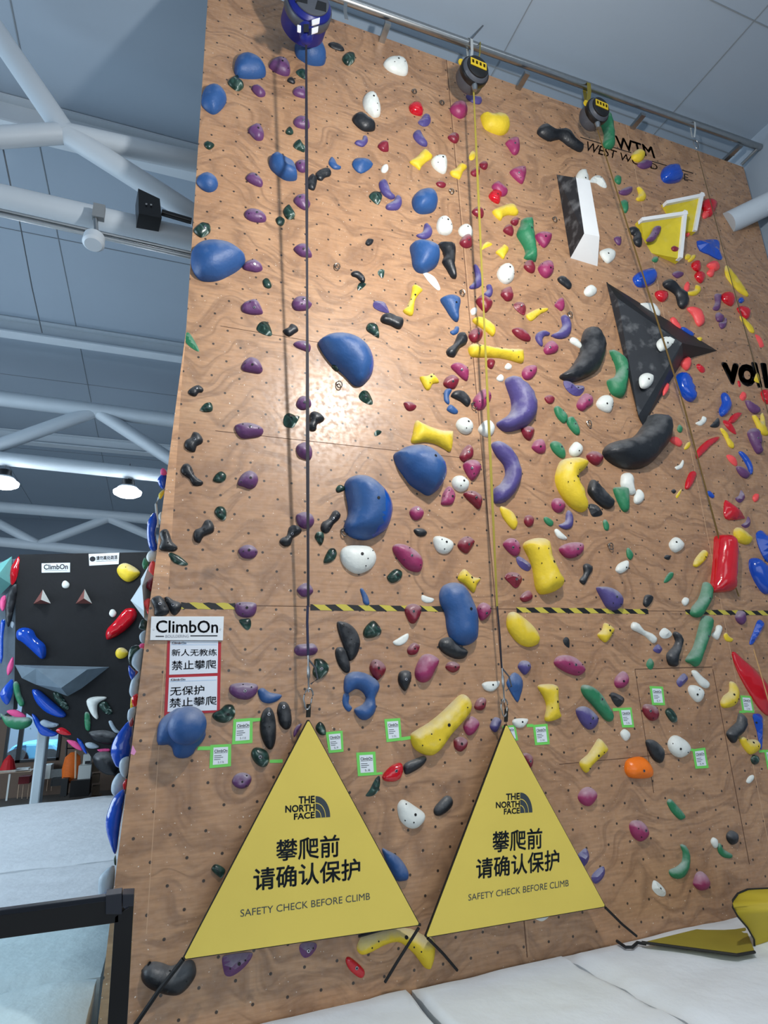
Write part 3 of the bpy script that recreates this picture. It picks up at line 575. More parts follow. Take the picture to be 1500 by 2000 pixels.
HOLDS = [
('bl','rounded',1.7,'M',8973,'huge blue rounded hold above the large white oval hold',[1356,1879,1373,1858,1399,1851,1437,1856,1476,1879,1514,1918,1535,1960,1538,2003,1523,2054,1493,2080,1454,2099,1416,2101,1378,2088,1356,2067,1354,2041,1369,1999,1367,1956,1358,1913],[1468,1954]),
('bk','crescent',1.2,'M',7666,'huge black crescent hold above the white bean-shaped hold',[2515,1669,2538,1635,2542,1617,2565,1615,2592,1620,2615,1645,2623,1681,2619,1722,2592,1762,2560,1799,2524,1821,2479,1826,2433,1817,2393,1794,2372,1771,2372,1749,2393,1726,2433,1713,2479,1703,2501,1688],None),
('bl','molded',0.9,'M',6679,'large blue moulded lobed hold below and left of the dark green teardrop-shaped hold',[613,2872,622,2824,646,2795,673,2778,694,2766,733,2767,771,2788,788,2819,800,2841,805,2872,790,2901,766,2925,757,2944,733,2961,699,2963,680,2951,673,2925,656,2910,618,2911],[687,2890]),
('bl','peanut-shaped',1.4,'M',6507,'large blue peanut-shaped hold left of a small magenta oval hold',[1725,2318,1738,2287,1770,2273,1806,2278,1833,2309,1856,2355,1871,2405,1871,2477,1861,2504,1829,2520,1797,2516,1770,2495,1754,2450,1747,2395,1729,2355],[1833,2380]),
('bl','bean',1.6,'M',6398,'large blue bean-shaped hold above and right of a tiny dark green round hold',[1251,1331,1266,1310,1304,1298,1352,1301,1400,1319,1443,1355,1463,1403,1462,1446,1443,1475,1419,1494,1390,1490,1352,1451,1294,1398],None),
('bl','rounded',1.7,'M',6395,'large blue rounded hold above and left of the small magenta half-round hold',[1550,1766,1570,1751,1595,1736,1638,1730,1681,1741,1719,1773,1745,1811,1749,1854,1732,1892,1702,1920,1681,1924,1655,1909,1617,1883,1591,1849,1565,1811],[1691,1789]),
('ye','oblong',1.1,'M',6305,'large yellow oblong hold above and left of a small dark red knobbly hold',[1610,2875,1627,2856,1680,2824,1733,2781,1776,2739,1803,2715,1824,2715,1843,2744,1840,2781,1808,2824,1765,2872,1728,2925,1696,2951,1659,2947,1621,2920],[1751,2832]),
('bl','teardrop',1.0,'M',5999,'large blue teardrop-shaped hold below a small dark green marbled hold',[747,998,754,962,786,938,834,932,891,942,939,971,962,1002,939,1036,891,1065,848,1082,800,1083,771,1067,752,1034],None),
('ye','crescent',1.1,'M',5627,'large yellow crescent hold above and right of a glossy red oblong hold',[1398,3709,1415,3667,1453,3647,1531,3632,1608,3632,1670,3663,1697,3671,1701,3725,1685,3783,1662,3783,1624,3733,1569,3686,1515,3690,1453,3721,1415,3733],[1585,3659]),
('bk','bean',1.0,'M',5359,'large black bean-shaped hold left of the purple wedge-shaped hold',[552,3829,560,3787,595,3763,634,3767,668,3779,703,3767,750,3756,767,3787,761,3825,726,3872,688,3893,634,3887,579,3864],[583,3773]),
('ye','dogbone',1.2,'M',4770,'large yellow bone-shaped hold right of a small violet wedge-shaped hold',[2055,2133,2062,2112,2096,2099,2128,2099,2148,2114,2155,2146,2169,2196,2201,2259,2201,2287,2178,2307,2137,2319,2114,2312,2101,2282,2092,2219,2074,2169],[2157,2196]),
('bk','crescent',1.1,'M',4630,'large black crescent hold below and right of a tiny white bean-shaped hold',[2256,1404,2276,1368,2280,1328,2290,1288,2304,1273,2328,1275,2348,1296,2364,1328,2370,1360,2360,1400,2344,1440,2316,1460,2280,1476,2244,1486,2224,1480,2200,1470,2200,1456,2232,1436],None),
('vi','crescent',1.2,'M',4625,'large violet crescent hold above a small dark red knobbly hold',[1982,1477,2000,1465,2027,1471,2059,1498,2086,1534,2100,1575,2098,1616,2073,1652,2032,1672,1987,1679,1959,1663,1950,1643,1987,1620,2007,1593,2005,1552,1991,1511],None),
('ye','crescent',1.1,'M',4282,'large yellow crescent hold below and right of the small green oval hold',[2195,1802,2213,1788,2259,1783,2286,1793,2300,1813,2286,1833,2259,1861,2281,1910,2297,1965,2295,1992,2272,1994,2231,1969,2195,1919,2179,1874,2182,1838],[2250,1864]),
('rd','rail',1.2,'M',4133,'large glossy red tall rail-shaped hold right of a small yellow oblong hold',[2807,2094,2828,2085,2855,2089,2873,2123,2878,2187,2875,2264,2874,2300,2859,2310,2805,2312,2790,2298,2794,2255,2801,2187,2804,2133],None),
('vi','crescent',1.2,'M',3861,'large violet crescent hold right of the magenta rounded hold',[1924,1734,1941,1720,1964,1725,1996,1747,2023,1788,2039,1838,2037,1874,2014,1924,1978,1958,1950,1963,1935,1956,1935,1906,1959,1888,1980,1851,1973,1811,1946,1779],None),
('bl','ring-shaped',1.1,'M',3694,'large blue ring-shaped hold above and right of a small blue crescent hold',[1346,2674,1352,2640,1382,2623,1425,2627,1467,2649,1485,2674,1480,2700,1467,2726,1471,2764,1459,2794,1433,2813,1407,2807,1386,2777,1395,2764,1420,2751,1433,2726,1416,2700,1390,2691,1361,2711,1348,2700],None),
('rd','pointed',0.9,'M',3174,'large glossy red pointed hold above and right of the yellow crescent hold',[2871,2554,2882,2547,2909,2572,2955,2609,3000,2658,3018,2695,3018,2790,2995,2785,2964,2749,2923,2681,2891,2618],None),
('wh','oval',0.7,'M',3014,'large white oval hold right of the small dark green teardrop-shaped hold',[1332,2175,1337,2145,1361,2130,1403,2127,1446,2133,1469,2158,1472,2188,1454,2218,1416,2238,1382,2235,1348,2209],[1412,2165]),
('ye','rounded',0.7,'M',2733,'large yellow rounded hold below a small dark red knobbly hold',[1984,2423,1992,2395,2015,2389,2046,2409,2083,2441,2108,2477,2111,2502,2101,2518,2069,2527,2033,2513,2006,2486,1987,2454],None),
('ye','dogbone',1.0,'M',2633,'large yellow bone-shaped hold below the tiny blue crescent hold',[1627,1641,1646,1649,1685,1666,1727,1679,1766,1681,1772,1687,1770,1734,1762,1761,1736,1747,1702,1730,1663,1723,1612,1726,1617,1687],None),
('bl','rounded',1.0,'S',2525,'large blue rounded hold on the side wall above a small glossy red oval hold',[412,3216,424,3161,447,3111,489,3088,470,3226,452,3336,424,3281],None),
('bl','rounded',1.2,'M',2406,'large blue rounded hold below a small violet crescent hold',[1609,954,1618,940,1644,939,1685,950,1715,969,1721,991,1715,1025,1685,1047,1659,1054,1636,1047,1621,1025,1616,991],None),
('bl','pointed',1.0,'S',2393,'large blue pointed hold on the side wall above a small pale grey round hold',[433,2931,443,2894,466,2858,503,2816,519,2839,507,2954,463,3000,438,2963],None),
('ye','dogbone',1.0,'M',2339,'large yellow bone-shaped hold above and right of a tiny dark red knobbly hold',[1832,1356,1844,1342,1880,1344,1940,1354,2000,1360,2040,1362,2047,1378,2048,1404,2040,1416,2000,1404,1952,1394,1900,1392,1852,1391,1838,1380],[1959,1361]),
('gr','crescent',1.1,'M',2178,'green crescent hold below and left of a tiny white bean-shaped hold',[2684,2577,2710,2536,2723,2500,2737,2445,2751,2407,2773,2405,2787,2427,2780,2468,2755,2541,2730,2602,2705,2593],[2762,2486]),
('bl','rounded',1.1,'M',2161,'blue rounded hold left of the tiny black flat blade-shaped hold',[1164,144,1236,139,1260,168,1277,206,1267,235,1219,235,1181,216,1159,192],None),
('bk','half-round',0.7,'M',2128,'black half-round hold left of the dark green oval hold',[1318,2431,1339,2427,1369,2438,1395,2465,1409,2504,1403,2542,1386,2572,1365,2581,1352,2551,1339,2512,1324,2470],[1341,2442]),
('gr','crescent',1.0,'M',2069,'green crescent hold below and right of the large black crescent hold',[2388,1363,2424,1382,2449,1407,2456,1441,2454,1486,2440,1547,2402,1538,2386,1513,2379,1481,2406,1468,2415,1445,2408,1413],[2447,1447]),
('bl','teardrop',1.0,'M',2011,'blue teardrop-shaped hold above and right of a small dark green knobbly hold',[917,254,926,218,960,206,996,218,1025,240,1041,269,1032,288,989,294,941,290,922,278],None),
('wh','rounded',0.8,'M',1962,'white rounded hold below the glossy red half-round hold',[1556,3165,1560,3139,1581,3125,1627,3152,1661,3179,1659,3208,1632,3235,1600,3236,1568,3208],[1620,3181]),
('mg','oval',1.0,'M',1947,'magenta oval hold below the tiny black oval hold',[1537,2141,1548,2124,1578,2124,1617,2143,1646,2171,1654,2201,1646,2229,1625,2232,1591,2218,1553,2175],[1605,2172]),
('bk','oval',0.8,'M',1936,'black oval hold below and left of a black oval hold',[1016,2834,1023,2790,1040,2766,1059,2765,1074,2795,1080,2848,1076,2901,1062,2928,1042,2920,1023,2882],[1050,2790]),
('ye','dogbone',1.0,'M',1930,'yellow bone-shaped hold left of the violet oval hold',[2105,2681,2133,2672,2177,2677,2183,2720,2187,2773,2195,2800,2160,2817,2133,2812,2140,2760,2127,2720],[2175,2741]),
('rd','oblong',1.0,'B',1882,'glossy red oblong hold on the far black wall above the small yellow rounded hold',[412,2474,420,2453,452,2419,478,2387,495,2375,525,2376,535,2397,529,2419,495,2457,457,2483,422,2498,414,2491],None),
('gr','rail',1.2,'M',1874,'green tall rail-shaped hold left of a small magenta teardrop-shaped hold',[2042,853,2064,851,2085,856,2084,888,2089,920,2094,952,2099,984,2099,1014,2076,1008,2054,1000,2060,980,2050,952,2032,924,2025,906,2032,884,2040,872],[2070,898]),
('bl','bean',1.2,'B',1872,'blue bean-shaped hold on the far black wall right of the small blue pointed hold',[62,2468,77,2453,102,2450,128,2461,141,2487,171,2513,179,2534,177,2564,162,2574,141,2559,115,2534,85,2508,64,2495],None),
('bl','round',1.0,'M',1840,'blue round hold below and left of a small dark green knobbly hold',[789,398,792,355,809,334,840,331,869,346,886,370,882,394,864,418,840,434,816,427],None),
('gr','oblong',1.0,'M',1825,'green oblong hold above and right of the violet oval hold',[2275,2693,2283,2675,2313,2680,2347,2707,2373,2747,2397,2787,2393,2817,2373,2815,2347,2787,2313,2747,2287,2720],[2349,2731]),
('pu','wedge',0.9,'M',1787,'purple wedge-shaped hold right of the large black bean-shaped hold',[869,3748,889,3733,974,3723,987,3736,958,3779,912,3814,883,3814,873,3787],[934,3763]),
('mg','oval',1.1,'M',1736,'magenta oval hold above and right of a black oval hold',[1625,2627,1634,2593,1655,2559,1685,2554,1715,2572,1715,2593,1702,2619,1685,2653,1659,2666,1634,2655],None),
('or','rounded',0.9,'M',1730,'orange rounded hold below and left of the black teardrop-shaped hold',[2448,2997,2457,2970,2487,2958,2520,2960,2547,2993,2552,3020,2540,3040,2477,3041,2453,3023],[2508,3010]),
('bk','bean',1.0,'M',1709,'black bean-shaped hold left of the west wood lettering',[2103,513,2110,490,2130,483,2160,503,2200,500,2227,513,2247,543,2277,567,2280,583,2263,585,2220,560,2190,537,2157,545,2127,533],None),
('bl','cupped',1.2,'M',1688,'blue cupped hold left of a small purple oval hold',[1055,610,1075,597,1104,607,1133,617,1152,634,1163,672,1159,691,1123,692,1090,674,1061,646],None),
('bk','round',1.2,'B',1670,'black round hold on the far black wall below the tiny pink oblong hold',[362,2960,380,2940,420,2936,448,2952,460,2984,452,3024,420,3028,388,3012,368,2988],None),
('bl','round',1.1,'M',1647,'blue round hold below the white teardrop-shaped hold',[1615,773,1629,746,1658,734,1691,742,1712,773,1708,806,1686,821,1648,823,1624,806],None),
('bl','oval',1.2,'B',1550,'blue oval hold on the far black wall left of the small dark green oblong hold',[124,2696,149,2694,179,2717,213,2747,256,2786,247,2803,213,2798,171,2777,137,2739],None),
('bl','rounded',1.0,'M',1548,'blue rounded hold below a white rounded hold',[1496,3323,1520,3325,1563,3352,1595,3400,1596,3432,1579,3443,1541,3432],None),
('ye','rounded',0.9,'M',1543,'yellow rounded hold below and right of the small violet bean-shaped hold',[1883,446,1893,438,1917,444,1943,439,1974,449,1993,475,1990,504,1965,518,1931,509,1898,490],None),
('mg','oval',0.9,'M',1532,'magenta oval hold above and left of the green oblong hold',[2169,2588,2182,2565,2214,2558,2250,2568,2282,2599,2288,2622,2264,2639,2228,2631,2187,2609],[2244,2597]),
('gr','crescent',1.1,'M',1488,'green crescent hold right of a tiny white oval hold',[2702,2391,2710,2368,2733,2341,2746,2305,2753,2275,2769,2275,2785,2300,2782,2341,2764,2377,2742,2409,2719,2410,2705,2402],[2767,2339]),
('bk','bean',0.8,'M',1477,'black bean-shaped hold below the large blue peanut-shaped hold',[1716,2525,1723,2499,1745,2489,1766,2491,1791,2517,1826,2538,1828,2555,1813,2572,1779,2572,1736,2551],None),
('ye','dogbone',1.0,'M',1463,'yellow bone-shaped hold below the violet oval hold',[2267,2980,2300,2947,2327,2907,2343,2885,2363,2903,2377,2930,2347,2960,2313,2993,2293,3020],[2335,2952]),
('bk','bean',1.0,'M',1458,'black bean-shaped hold right of a large blue rounded hold',[1715,949,1730,943,1759,945,1778,958,1782,980,1780,1021,1787,1077,1778,1084,1765,1077,1748,1047,1730,1019,1737,999,1730,973],None),
('bk','oblong',0.9,'M',1448,'black oblong hold above a small black wedge-shaped hold',[2301,1910,2311,1876,2324,1873,2349,1897,2377,1929,2400,1956,2395,1981,2372,1985,2340,1965,2309,1933],None),
('vi','rounded',1.0,'M',1434,'violet rounded hold left of the tiny black oblong hold',[2337,2296,2356,2290,2388,2293,2420,2312,2436,2341,2431,2368,2406,2384,2379,2373,2359,2341],[2402,2333]),
('pu','half-round',0.9,'M',1429,'purple half-round hold above and right of the dark green teardrop-shaped hold',[896,2692,906,2673,949,2666,997,2670,1009,2685,999,2714,968,2733,930,2728,903,2711],[957,2699]),
('bl','oval',0.9,'M',1382,'blue oval hold right of the large glossy red tall rail-shaped hold',[2937,2191,2948,2177,2968,2182,3000,2214,3014,2250,3014,2314,2991,2314,2964,2278,2941,2228],None),
('ch','rounded',1.0,'S',1358,'pale grey rounded hold on the side wall above a tiny blue oval hold',[384,3451,397,3414,447,3382,440,3488,406,3502,388,3511],None),
('wh','oval',0.8,'M',1239,'white oval hold right of the black teardrop-shaped hold',[2615,2907,2627,2880,2650,2873,2687,2897,2700,2927,2683,2953,2657,2960,2627,2940],[2653,2925]),
('gr','crescent',0.8,'M',1237,'green crescent hold above and left of a magenta round hold',[2617,3400,2640,3390,2667,3367,2670,3327,2660,3301,2680,3303,2697,3340,2693,3393,2673,3427,2647,3435,2623,3423],None),
('pu','oval',1.0,'M',1212,'purple oval hold above the purple round hold',[917,1666,936,1652,968,1649,1004,1657,1030,1675,1022,1698,991,1706,943,1707],[977,1669]),
('gr','rail',1.0,'M',1204,'green tall rail-shaped hold above and left of the west wood lettering',[2350,467,2370,437,2390,453,2400,500,2402,567,2380,575,2360,560,2365,520],None),
('bl','jagged',0.9,'M',1201,'blue jagged hold above a tiny coral red knobbly hold',[2730,936,2755,933,2787,928,2816,936,2818,967,2829,1001,2816,1008,2778,988,2742,972],None),
('vi','oval',0.9,'M',1199,'violet oval hold below and left of the green oblong hold',[2255,2777,2273,2760,2300,2763,2333,2793,2340,2813,2327,2843,2303,2850,2273,2820],[2310,2805]),
('bl','oblong',1.0,'M',1173,'blue oblong hold below the small coral red oval hold',[2649,1481,2653,1459,2667,1452,2692,1470,2714,1518,2719,1554,2710,1565,2687,1556,2660,1522],None),
('bl','teardrop',1.0,'M',1161,'blue teardrop-shaped hold left of the small dark red rounded hold',[1724,1167,1737,1154,1763,1149,1789,1159,1801,1176,1795,1215,1795,1247,1782,1250,1763,1230,1745,1201],[1779,1186]),
('bk','oval',0.8,'M',1151,'black oval hold above and left of a tiny purple oval hold',[1083,2776,1093,2745,1117,2742,1134,2766,1141,2814,1134,2843,1114,2850,1093,2829,1086,2800],[1107,2762]),
('gr','round',1.1,'B',1149,'green round hold on the far black wall below a tiny pink oval hold',[0,2786,26,2798,115,2803,122,2828,98,2845,64,2850,26,2837,9,2811],None),
('bk','bean',1.0,'M',1139,'black bean-shaped hold left of the blue wedge-shaped hold',[2844,2860,2861,2840,2883,2820,2889,2790,2903,2788,2917,2806,2920,2834,2906,2862,2886,2882,2872,2903,2858,2896,2845,2876],None),
('wh','oval',0.7,'M',1135,'white oval hold right of the small dark green round hold',[1500,242,1518,222,1552,218,1583,233,1596,259,1593,283,1576,288,1542,278,1516,264],[1555,235]),
('bl','pointed',0.9,'M',1125,'blue pointed hold below a small violet knobbly hold',[1983,2667,1997,2640,2015,2626,2040,2645,2047,2677,2037,2717,2026,2743,2010,2722,1992,2690],None),
('bl','crescent',0.9,'S',1112,'blue crescent hold on the side wall below and left of a tiny white round hold',[574,2060,580,2030,605,2000,615,2035,608,2080,615,2145,588,2148,575,2105],None),
('bk','bean',1.1,'M',1103,'black bean-shaped hold below and right of the tiny white wedge-shaped hold',[2609,2568,2612,2550,2633,2527,2644,2504,2634,2477,2642,2466,2658,2477,2670,2504,2660,2545,2652,2572,2651,2599,2637,2604,2617,2595],None),
('bk','oblong',1.0,'B',1103,'black oblong hold on the far black wall right of a tiny pink round hold',[21,2359,34,2308,51,2286,66,2284,64,2325,51,2393,43,2427,30,2449,21,2410],None),
('bl','round',0.9,'M',1098,'blue round hold below and left of a tiny green round hold',[2478,1085,2492,1063,2519,1051,2547,1047,2567,1076,2560,1101,2533,1115,2497,1115],None),
('ye','rounded',0.9,'B',1094,'yellow rounded hold on the far black wall below and right of the far notice',[456,2227,465,2207,491,2198,529,2216,548,2237,533,2257,508,2271,486,2267,465,2248],[491,2216]),
('bk','oval',1.1,'B',1094,'black oval hold on the far black wall above the tiny pink oblong hold',[348,2860,400,2852,440,2860,460,2880,440,2908,392,2904,360,2888],None),
('gn','teardrop',0.9,'M',1067,'dark green teardrop-shaped hold below and left of a purple half-round hold',[829,2798,838,2783,862,2771,882,2753,910,2754,920,2781,913,2805,882,2824,848,2818],[891,2791]),
('ye','crescent',0.8,'M',1057,'yellow crescent hold below and left of the large glossy red pointed hold',[2820,2740,2832,2717,2853,2699,2855,2663,2873,2667,2888,2695,2887,2731,2869,2758,2837,2766,2823,2758],[2865,2713]),
('mg','half-round',0.9,'M',1053,'magenta half-round hold below and right of a tiny white bean-shaped hold',[2188,2146,2201,2128,2237,2117,2273,2119,2282,2137,2273,2162,2241,2179,2210,2173],[2255,2145]),
('pu','half-round',0.9,'M',1050,'purple half-round hold above a tiny dark green wedge-shaped hold',[917,2373,925,2354,958,2350,997,2354,1004,2373,994,2402,963,2412,930,2402],[964,2374]),
('bk','bean',1.0,'M',1045,'black bean-shaped hold below and left of a tiny coral red wedge-shaped hold',[2594,1101,2610,1089,2633,1099,2655,1126,2683,1144,2692,1176,2683,1199,2667,1202,2653,1185,2646,1153,2628,1135,2601,1119],None),
('wh','oval',1.0,'M',1039,'white oval hold above a black bean-shaped hold',[1420,384,1432,362,1456,362,1478,384,1488,418,1486,444,1463,449,1442,432,1425,413],[1457,384]),
('bk','bean',1.0,'M',1003,'black bean-shaped hold above and left of a small dark green oval hold',[622,2133,630,2110,623,2083,635,2067,653,2066,664,2087,673,2115,693,2133,689,2149,660,2154,628,2149],[646,2078]),
('mg','oval',0.9,'M',994,'magenta oval hold below and left of a small green oblong hold',[2465,3227,2480,3207,2513,3210,2535,3243,2533,3270,2507,3289,2477,3267],[2518,3243]),
('bl','rounded',1.0,'M',990,'blue rounded hold right of a tiny purple bean-shaped hold',[2590,673,2600,647,2623,639,2647,643,2667,687,2660,703,2620,708,2597,697],None),
('bk','dogbone',1.0,'M',989,'black bone-shaped hold below and left of a small dark green oval hold',[756,2083,764,2067,787,2058,800,2033,821,2029,836,2051,836,2074,823,2083,796,2094,782,2119,764,2115,756,2099],[798,2069]),
('rd','half-round',0.9,'M',984,'glossy red half-round hold left of a black oval hold',[1495,3037,1509,3013,1536,2989,1568,2980,1576,3005,1568,3037,1547,3053,1509,3053],[1547,3011]),
('bl','oval',1.0,'M',980,'blue oval hold left of a small purple oval hold',[768,701,780,682,806,673,838,686,853,710,842,734,814,742,785,727],None),
('pu','round',1.0,'M',972,'purple round hold right of a small dark green oval hold',[930,1879,945,1852,973,1836,1000,1847,1010,1870,1000,1897,977,1907,954,1899,934,1893],[978,1869]),
('gr','rounded',0.8,'M',964,'green rounded hold below the white bean-shaped hold',[2400,1910,2417,1901,2454,1904,2460,1947,2458,1992,2440,1996,2422,1969],None),
('bk','bean',1.0,'M',961,'black bean-shaped hold below the tiny blue knobbly hold',[1745,1370,1756,1354,1774,1342,1786,1313,1795,1298,1815,1298,1828,1320,1823,1342,1799,1357,1782,1387,1771,1393,1752,1387],None),
('bk','teardrop',0.8,'M',956,'black teardrop-shaped hold above and right of the orange rounded hold',[2528,2893,2560,2892,2590,2920,2598,2947,2587,2980,2560,2970,2537,2933],None),
('bk','oval',0.7,'M',955,'black oval hold below the black half-round hold',[1310,2546,1318,2529,1339,2528,1354,2546,1368,2593,1367,2623,1348,2627,1326,2602,1314,2572],None),
('gn','round',0.9,'M',955,'dark green round hold below a black oval hold',[982,2949,990,2925,1011,2920,1040,2932,1053,2958,1047,2987,1028,2998,999,2982],[1015,2957]),
('wh','rounded',0.8,'M',944,'white rounded hold below and right of the tiny black oval hold',[1695,2115,1702,2094,1732,2095,1766,2111,1774,2133,1757,2156,1736,2162,1710,2150],[1742,2118]),
('rd','pointed',1.0,'M',939,'glossy red pointed hold below and left of a tiny purple wedge-shaped hold',[2836,1980,2841,1951,2864,1964,2887,1980,2914,2016,2909,2025,2855,2029,2837,2012],None),
('bk','bean',0.9,'M',936,'black bean-shaped hold below a white oval hold',[1378,461,1389,442,1410,439,1439,456,1463,475,1469,492,1461,504,1427,505,1398,487],None),
('pu','oval',0.9,'M',936,'purple oval hold above and left of a tiny black knobbly hold',[1051,250,1066,229,1090,222,1118,230,1134,254,1133,283,1114,288,1085,278,1066,266],[1102,246]),
('ye','flat',0.4,'M',927,'yellow flat blade-shaped hold above a small glossy red round hold',[2834,1045,2840,1035,2859,1054,2887,1090,2909,1122,2925,1153,2914,1155,2882,1133,2855,1103,2837,1076],None),
('bk','knobbly',0.9,'M',926,'black knobbly hold left of a small black knobbly hold',[591,2342,608,2328,627,2327,642,2344,651,2363,662,2387,646,2403,606,2405,603,2378],[625,2359]),
('ye','dogbone',0.9,'M',914,'yellow bone-shaped hold above the large blue peanut-shaped hold',[1790,2259,1811,2223,1829,2232,1851,2253,1879,2259,1865,2282,1854,2314,1833,2296,1815,2278],[1842,2256]),
('ye','dogbone',0.8,'M',907,'yellow bone-shaped hold above and left of a tiny dark red knobbly hold',[1926,820,1952,806,1992,793,2012,800,2027,828,2016,838,1988,836,1968,844,1958,858,1936,840],None),
('mg','round',0.9,'M',892,'magenta round hold below a yellow bone-shaped hold',[2263,3113,2280,3083,2307,3075,2331,3093,2332,3120,2307,3150,2277,3140],None),
('pu','oval',0.9,'M',886,'purple oval hold below a small dark green wedge-shaped hold',[944,1427,958,1403,982,1393,1011,1406,1028,1439,1016,1455,987,1452,954,1444],[985,1427]),
('mg','oval',1.0,'M',886,'magenta oval hold right of a small black oblong hold',[1851,1566,1864,1539,1891,1518,1916,1532,1920,1557,1905,1575,1891,1595,1867,1597],[1895,1557]),
('gn','round',0.9,'M',886,'dark green round hold below and right of a purple knobbly hold',[1223,2622,1230,2594,1232,2574,1261,2574,1285,2598,1282,2627,1251,2653,1230,2642],[1255,2613]),
('ye','dogbone',0.9,'M',886,'yellow bone-shaped hold below and left of a small white wedge-shaped hold',[1612,1115,1625,1110,1653,1128,1644,1141,1631,1156,1621,1178,1618,1208,1612,1231,1591,1227,1575,1212,1588,1197,1603,1167,1610,1133],[1621,1153]),
('mg','rounded',1.0,'M',884,'magenta rounded hold below a small dark red knobbly hold',[1813,1815,1828,1797,1860,1795,1880,1815,1879,1838,1860,1867,1846,1872,1828,1851],[1841,1830]),
('vi','crescent',1.0,'M',876,'violet crescent hold below the tiny magenta teardrop-shaped hold',[2159,1304,2184,1292,2200,1268,2194,1238,2204,1228,2222,1240,2233,1268,2230,1300,2212,1318,2184,1321,2164,1314],None),
('bk','oval',0.8,'M',869,'black oval hold right of a white rounded hold',[1697,3160,1717,3133,1744,3109,1765,3115,1771,3139,1755,3165,1723,3187,1701,3184],None),
('bk','dogbone',1.0,'M',869,'black bone-shaped hold below and left of a purple oval hold',[1093,2110,1104,2099,1122,2090,1129,2060,1149,2049,1172,2058,1180,2074,1167,2087,1145,2101,1136,2128,1113,2134,1095,2121],[1141,2087]),
('bk','oval',0.8,'M',867,'black oval hold right of the glossy red half-round hold',[1577,2997,1589,2979,1627,2963,1659,2953,1667,2968,1648,2995,1605,3021,1584,3024],None),
('pu','knobbly',1.0,'M',865,'purple knobbly hold above and left of a dark green round hold',[1150,2541,1162,2519,1198,2514,1227,2514,1243,2536,1232,2555,1203,2561,1165,2560],None),
('wh','egg-shaped',1.0,'M',863,'white egg-shaped hold below the small yellow knobbly hold',[1946,1064,1958,1036,1980,1027,2004,1044,2011,1068,2006,1092,1984,1104,1960,1092],[1987,1049]),
('dr','knobbly',1.0,'M',860,'dark red knobbly hold below and left of a tiny white half-round hold',[1584,2384,1595,2363,1621,2357,1646,2371,1646,2397,1627,2431,1608,2433,1595,2414],[1615,2388]),
('pu','knobbly',0.9,'M',855,'purple knobbly hold below and left of a dark green round hold',[907,3054,920,3028,949,3018,978,3028,983,3050,968,3074,944,3082,920,3074],[946,3053]),
('bk','dogbone',0.9,'M',852,'black bone-shaped hold above a black bean-shaped hold',[721,1729,728,1716,746,1707,755,1686,778,1691,794,1716,787,1732,769,1741,762,1763,741,1761,723,1747],[759,1717]),
('ch','rounded',1.0,'S',845,'pale grey rounded hold on the side wall left of a tiny glossy red oval hold',[434,3088,440,3051,466,3019,493,3042,484,3083,459,3106,445,3108],None),
('bk','oblong',1.0,'M',845,'black oblong hold above and right of the small dark green rounded hold',[1488,1245,1496,1227,1521,1220,1547,1232,1573,1242,1578,1260,1569,1279,1554,1281,1528,1268,1498,1258],None),
('bk','bean',0.9,'M',842,'black bean-shaped hold left of a small dark green oval hold',[706,1834,716,1813,735,1810,750,1825,759,1852,775,1868,794,1881,787,1895,755,1895,741,1870,714,1852],[754,1848]),
('pu','oval',1.0,'M',839,'purple oval hold above and right of a black bone-shaped hold',[1158,2016,1169,2003,1194,1997,1220,2009,1230,2033,1220,2054,1194,2063,1169,2050],None),
('dr','knobbly',1.0,'M',837,'dark red knobbly hold above and right of the large blue ring-shaped hold',[1446,2606,1459,2578,1484,2578,1508,2602,1506,2627,1484,2653,1471,2654,1454,2632],[1475,2610]),
('pu','knobbly',0.9,'M',832,'purple knobbly hold above and left of a small dark green wedge-shaped hold',[944,1202,951,1182,987,1168,1011,1180,1027,1211,1023,1223,987,1225,954,1216],[993,1203]),
('bk','bean',0.9,'M',827,'black bean-shaped hold above and right of a tiny dark green knobbly hold',[1254,2054,1262,2037,1284,2026,1301,1997,1318,1993,1332,2011,1324,2029,1305,2046,1288,2075,1271,2082,1256,2071],[1299,2026]),
('bl','pointed',1.0,'M',818,'blue pointed hold right of the tiny blue teardrop-shaped hold',[1378,634,1389,614,1413,610,1439,614,1460,634,1444,655,1413,670,1389,655],None),
('ye','rounded',0.8,'M',817,'yellow rounded hold below and left of the blue wedge-shaped hold',[2894,2888,2904,2876,2925,2888,2956,2889,2970,2907,2967,2930,2939,2948,2920,2935,2903,2910],[2942,2900]),
('gn','oval',0.9,'M',815,'dark green oval hold right of the black half-round hold',[1420,2470,1433,2444,1459,2423,1480,2440,1492,2461,1486,2480,1459,2490,1431,2491],[1478,2450]),
('wh','round',0.9,'M',812,'white round hold right of a small violet crescent hold',[1709,872,1717,848,1737,841,1759,857,1770,883,1767,904,1748,913,1722,907,1711,891],[1747,863]),
('bl','crescent',0.7,'M',809,'blue crescent hold above and left of a black oval hold',[1007,2699,1028,2687,1054,2704,1100,2714,1088,2735,1054,2748,1021,2738],None),
('ye','dogbone',0.8,'M',802,'yellow bone-shaped hold left of the white teardrop-shaped hold',[1601,629,1629,610,1650,587,1662,582,1691,610,1667,629,1648,648,1641,661,1624,648],None),
('wh','bean',0.8,'M',801,'white bean-shaped hold above the green rounded hold',[2429,1874,2435,1851,2458,1845,2476,1865,2479,1897,2485,1924,2467,1931,2449,1915,2431,1897],None),
('wh','crescent',0.8,'B',800,'white crescent hold on the far black wall left of a small dark green oval hold',[337,2739,363,2722,410,2721,414,2730,384,2747,380,2777,384,2803,375,2809,354,2786],None),
('pu','oval',0.8,'M',784,'purple oval hold left of a small dark green marbled hold',[955,834,963,818,987,812,1021,822,1041,844,1035,862,997,863,966,851],[1003,834]),
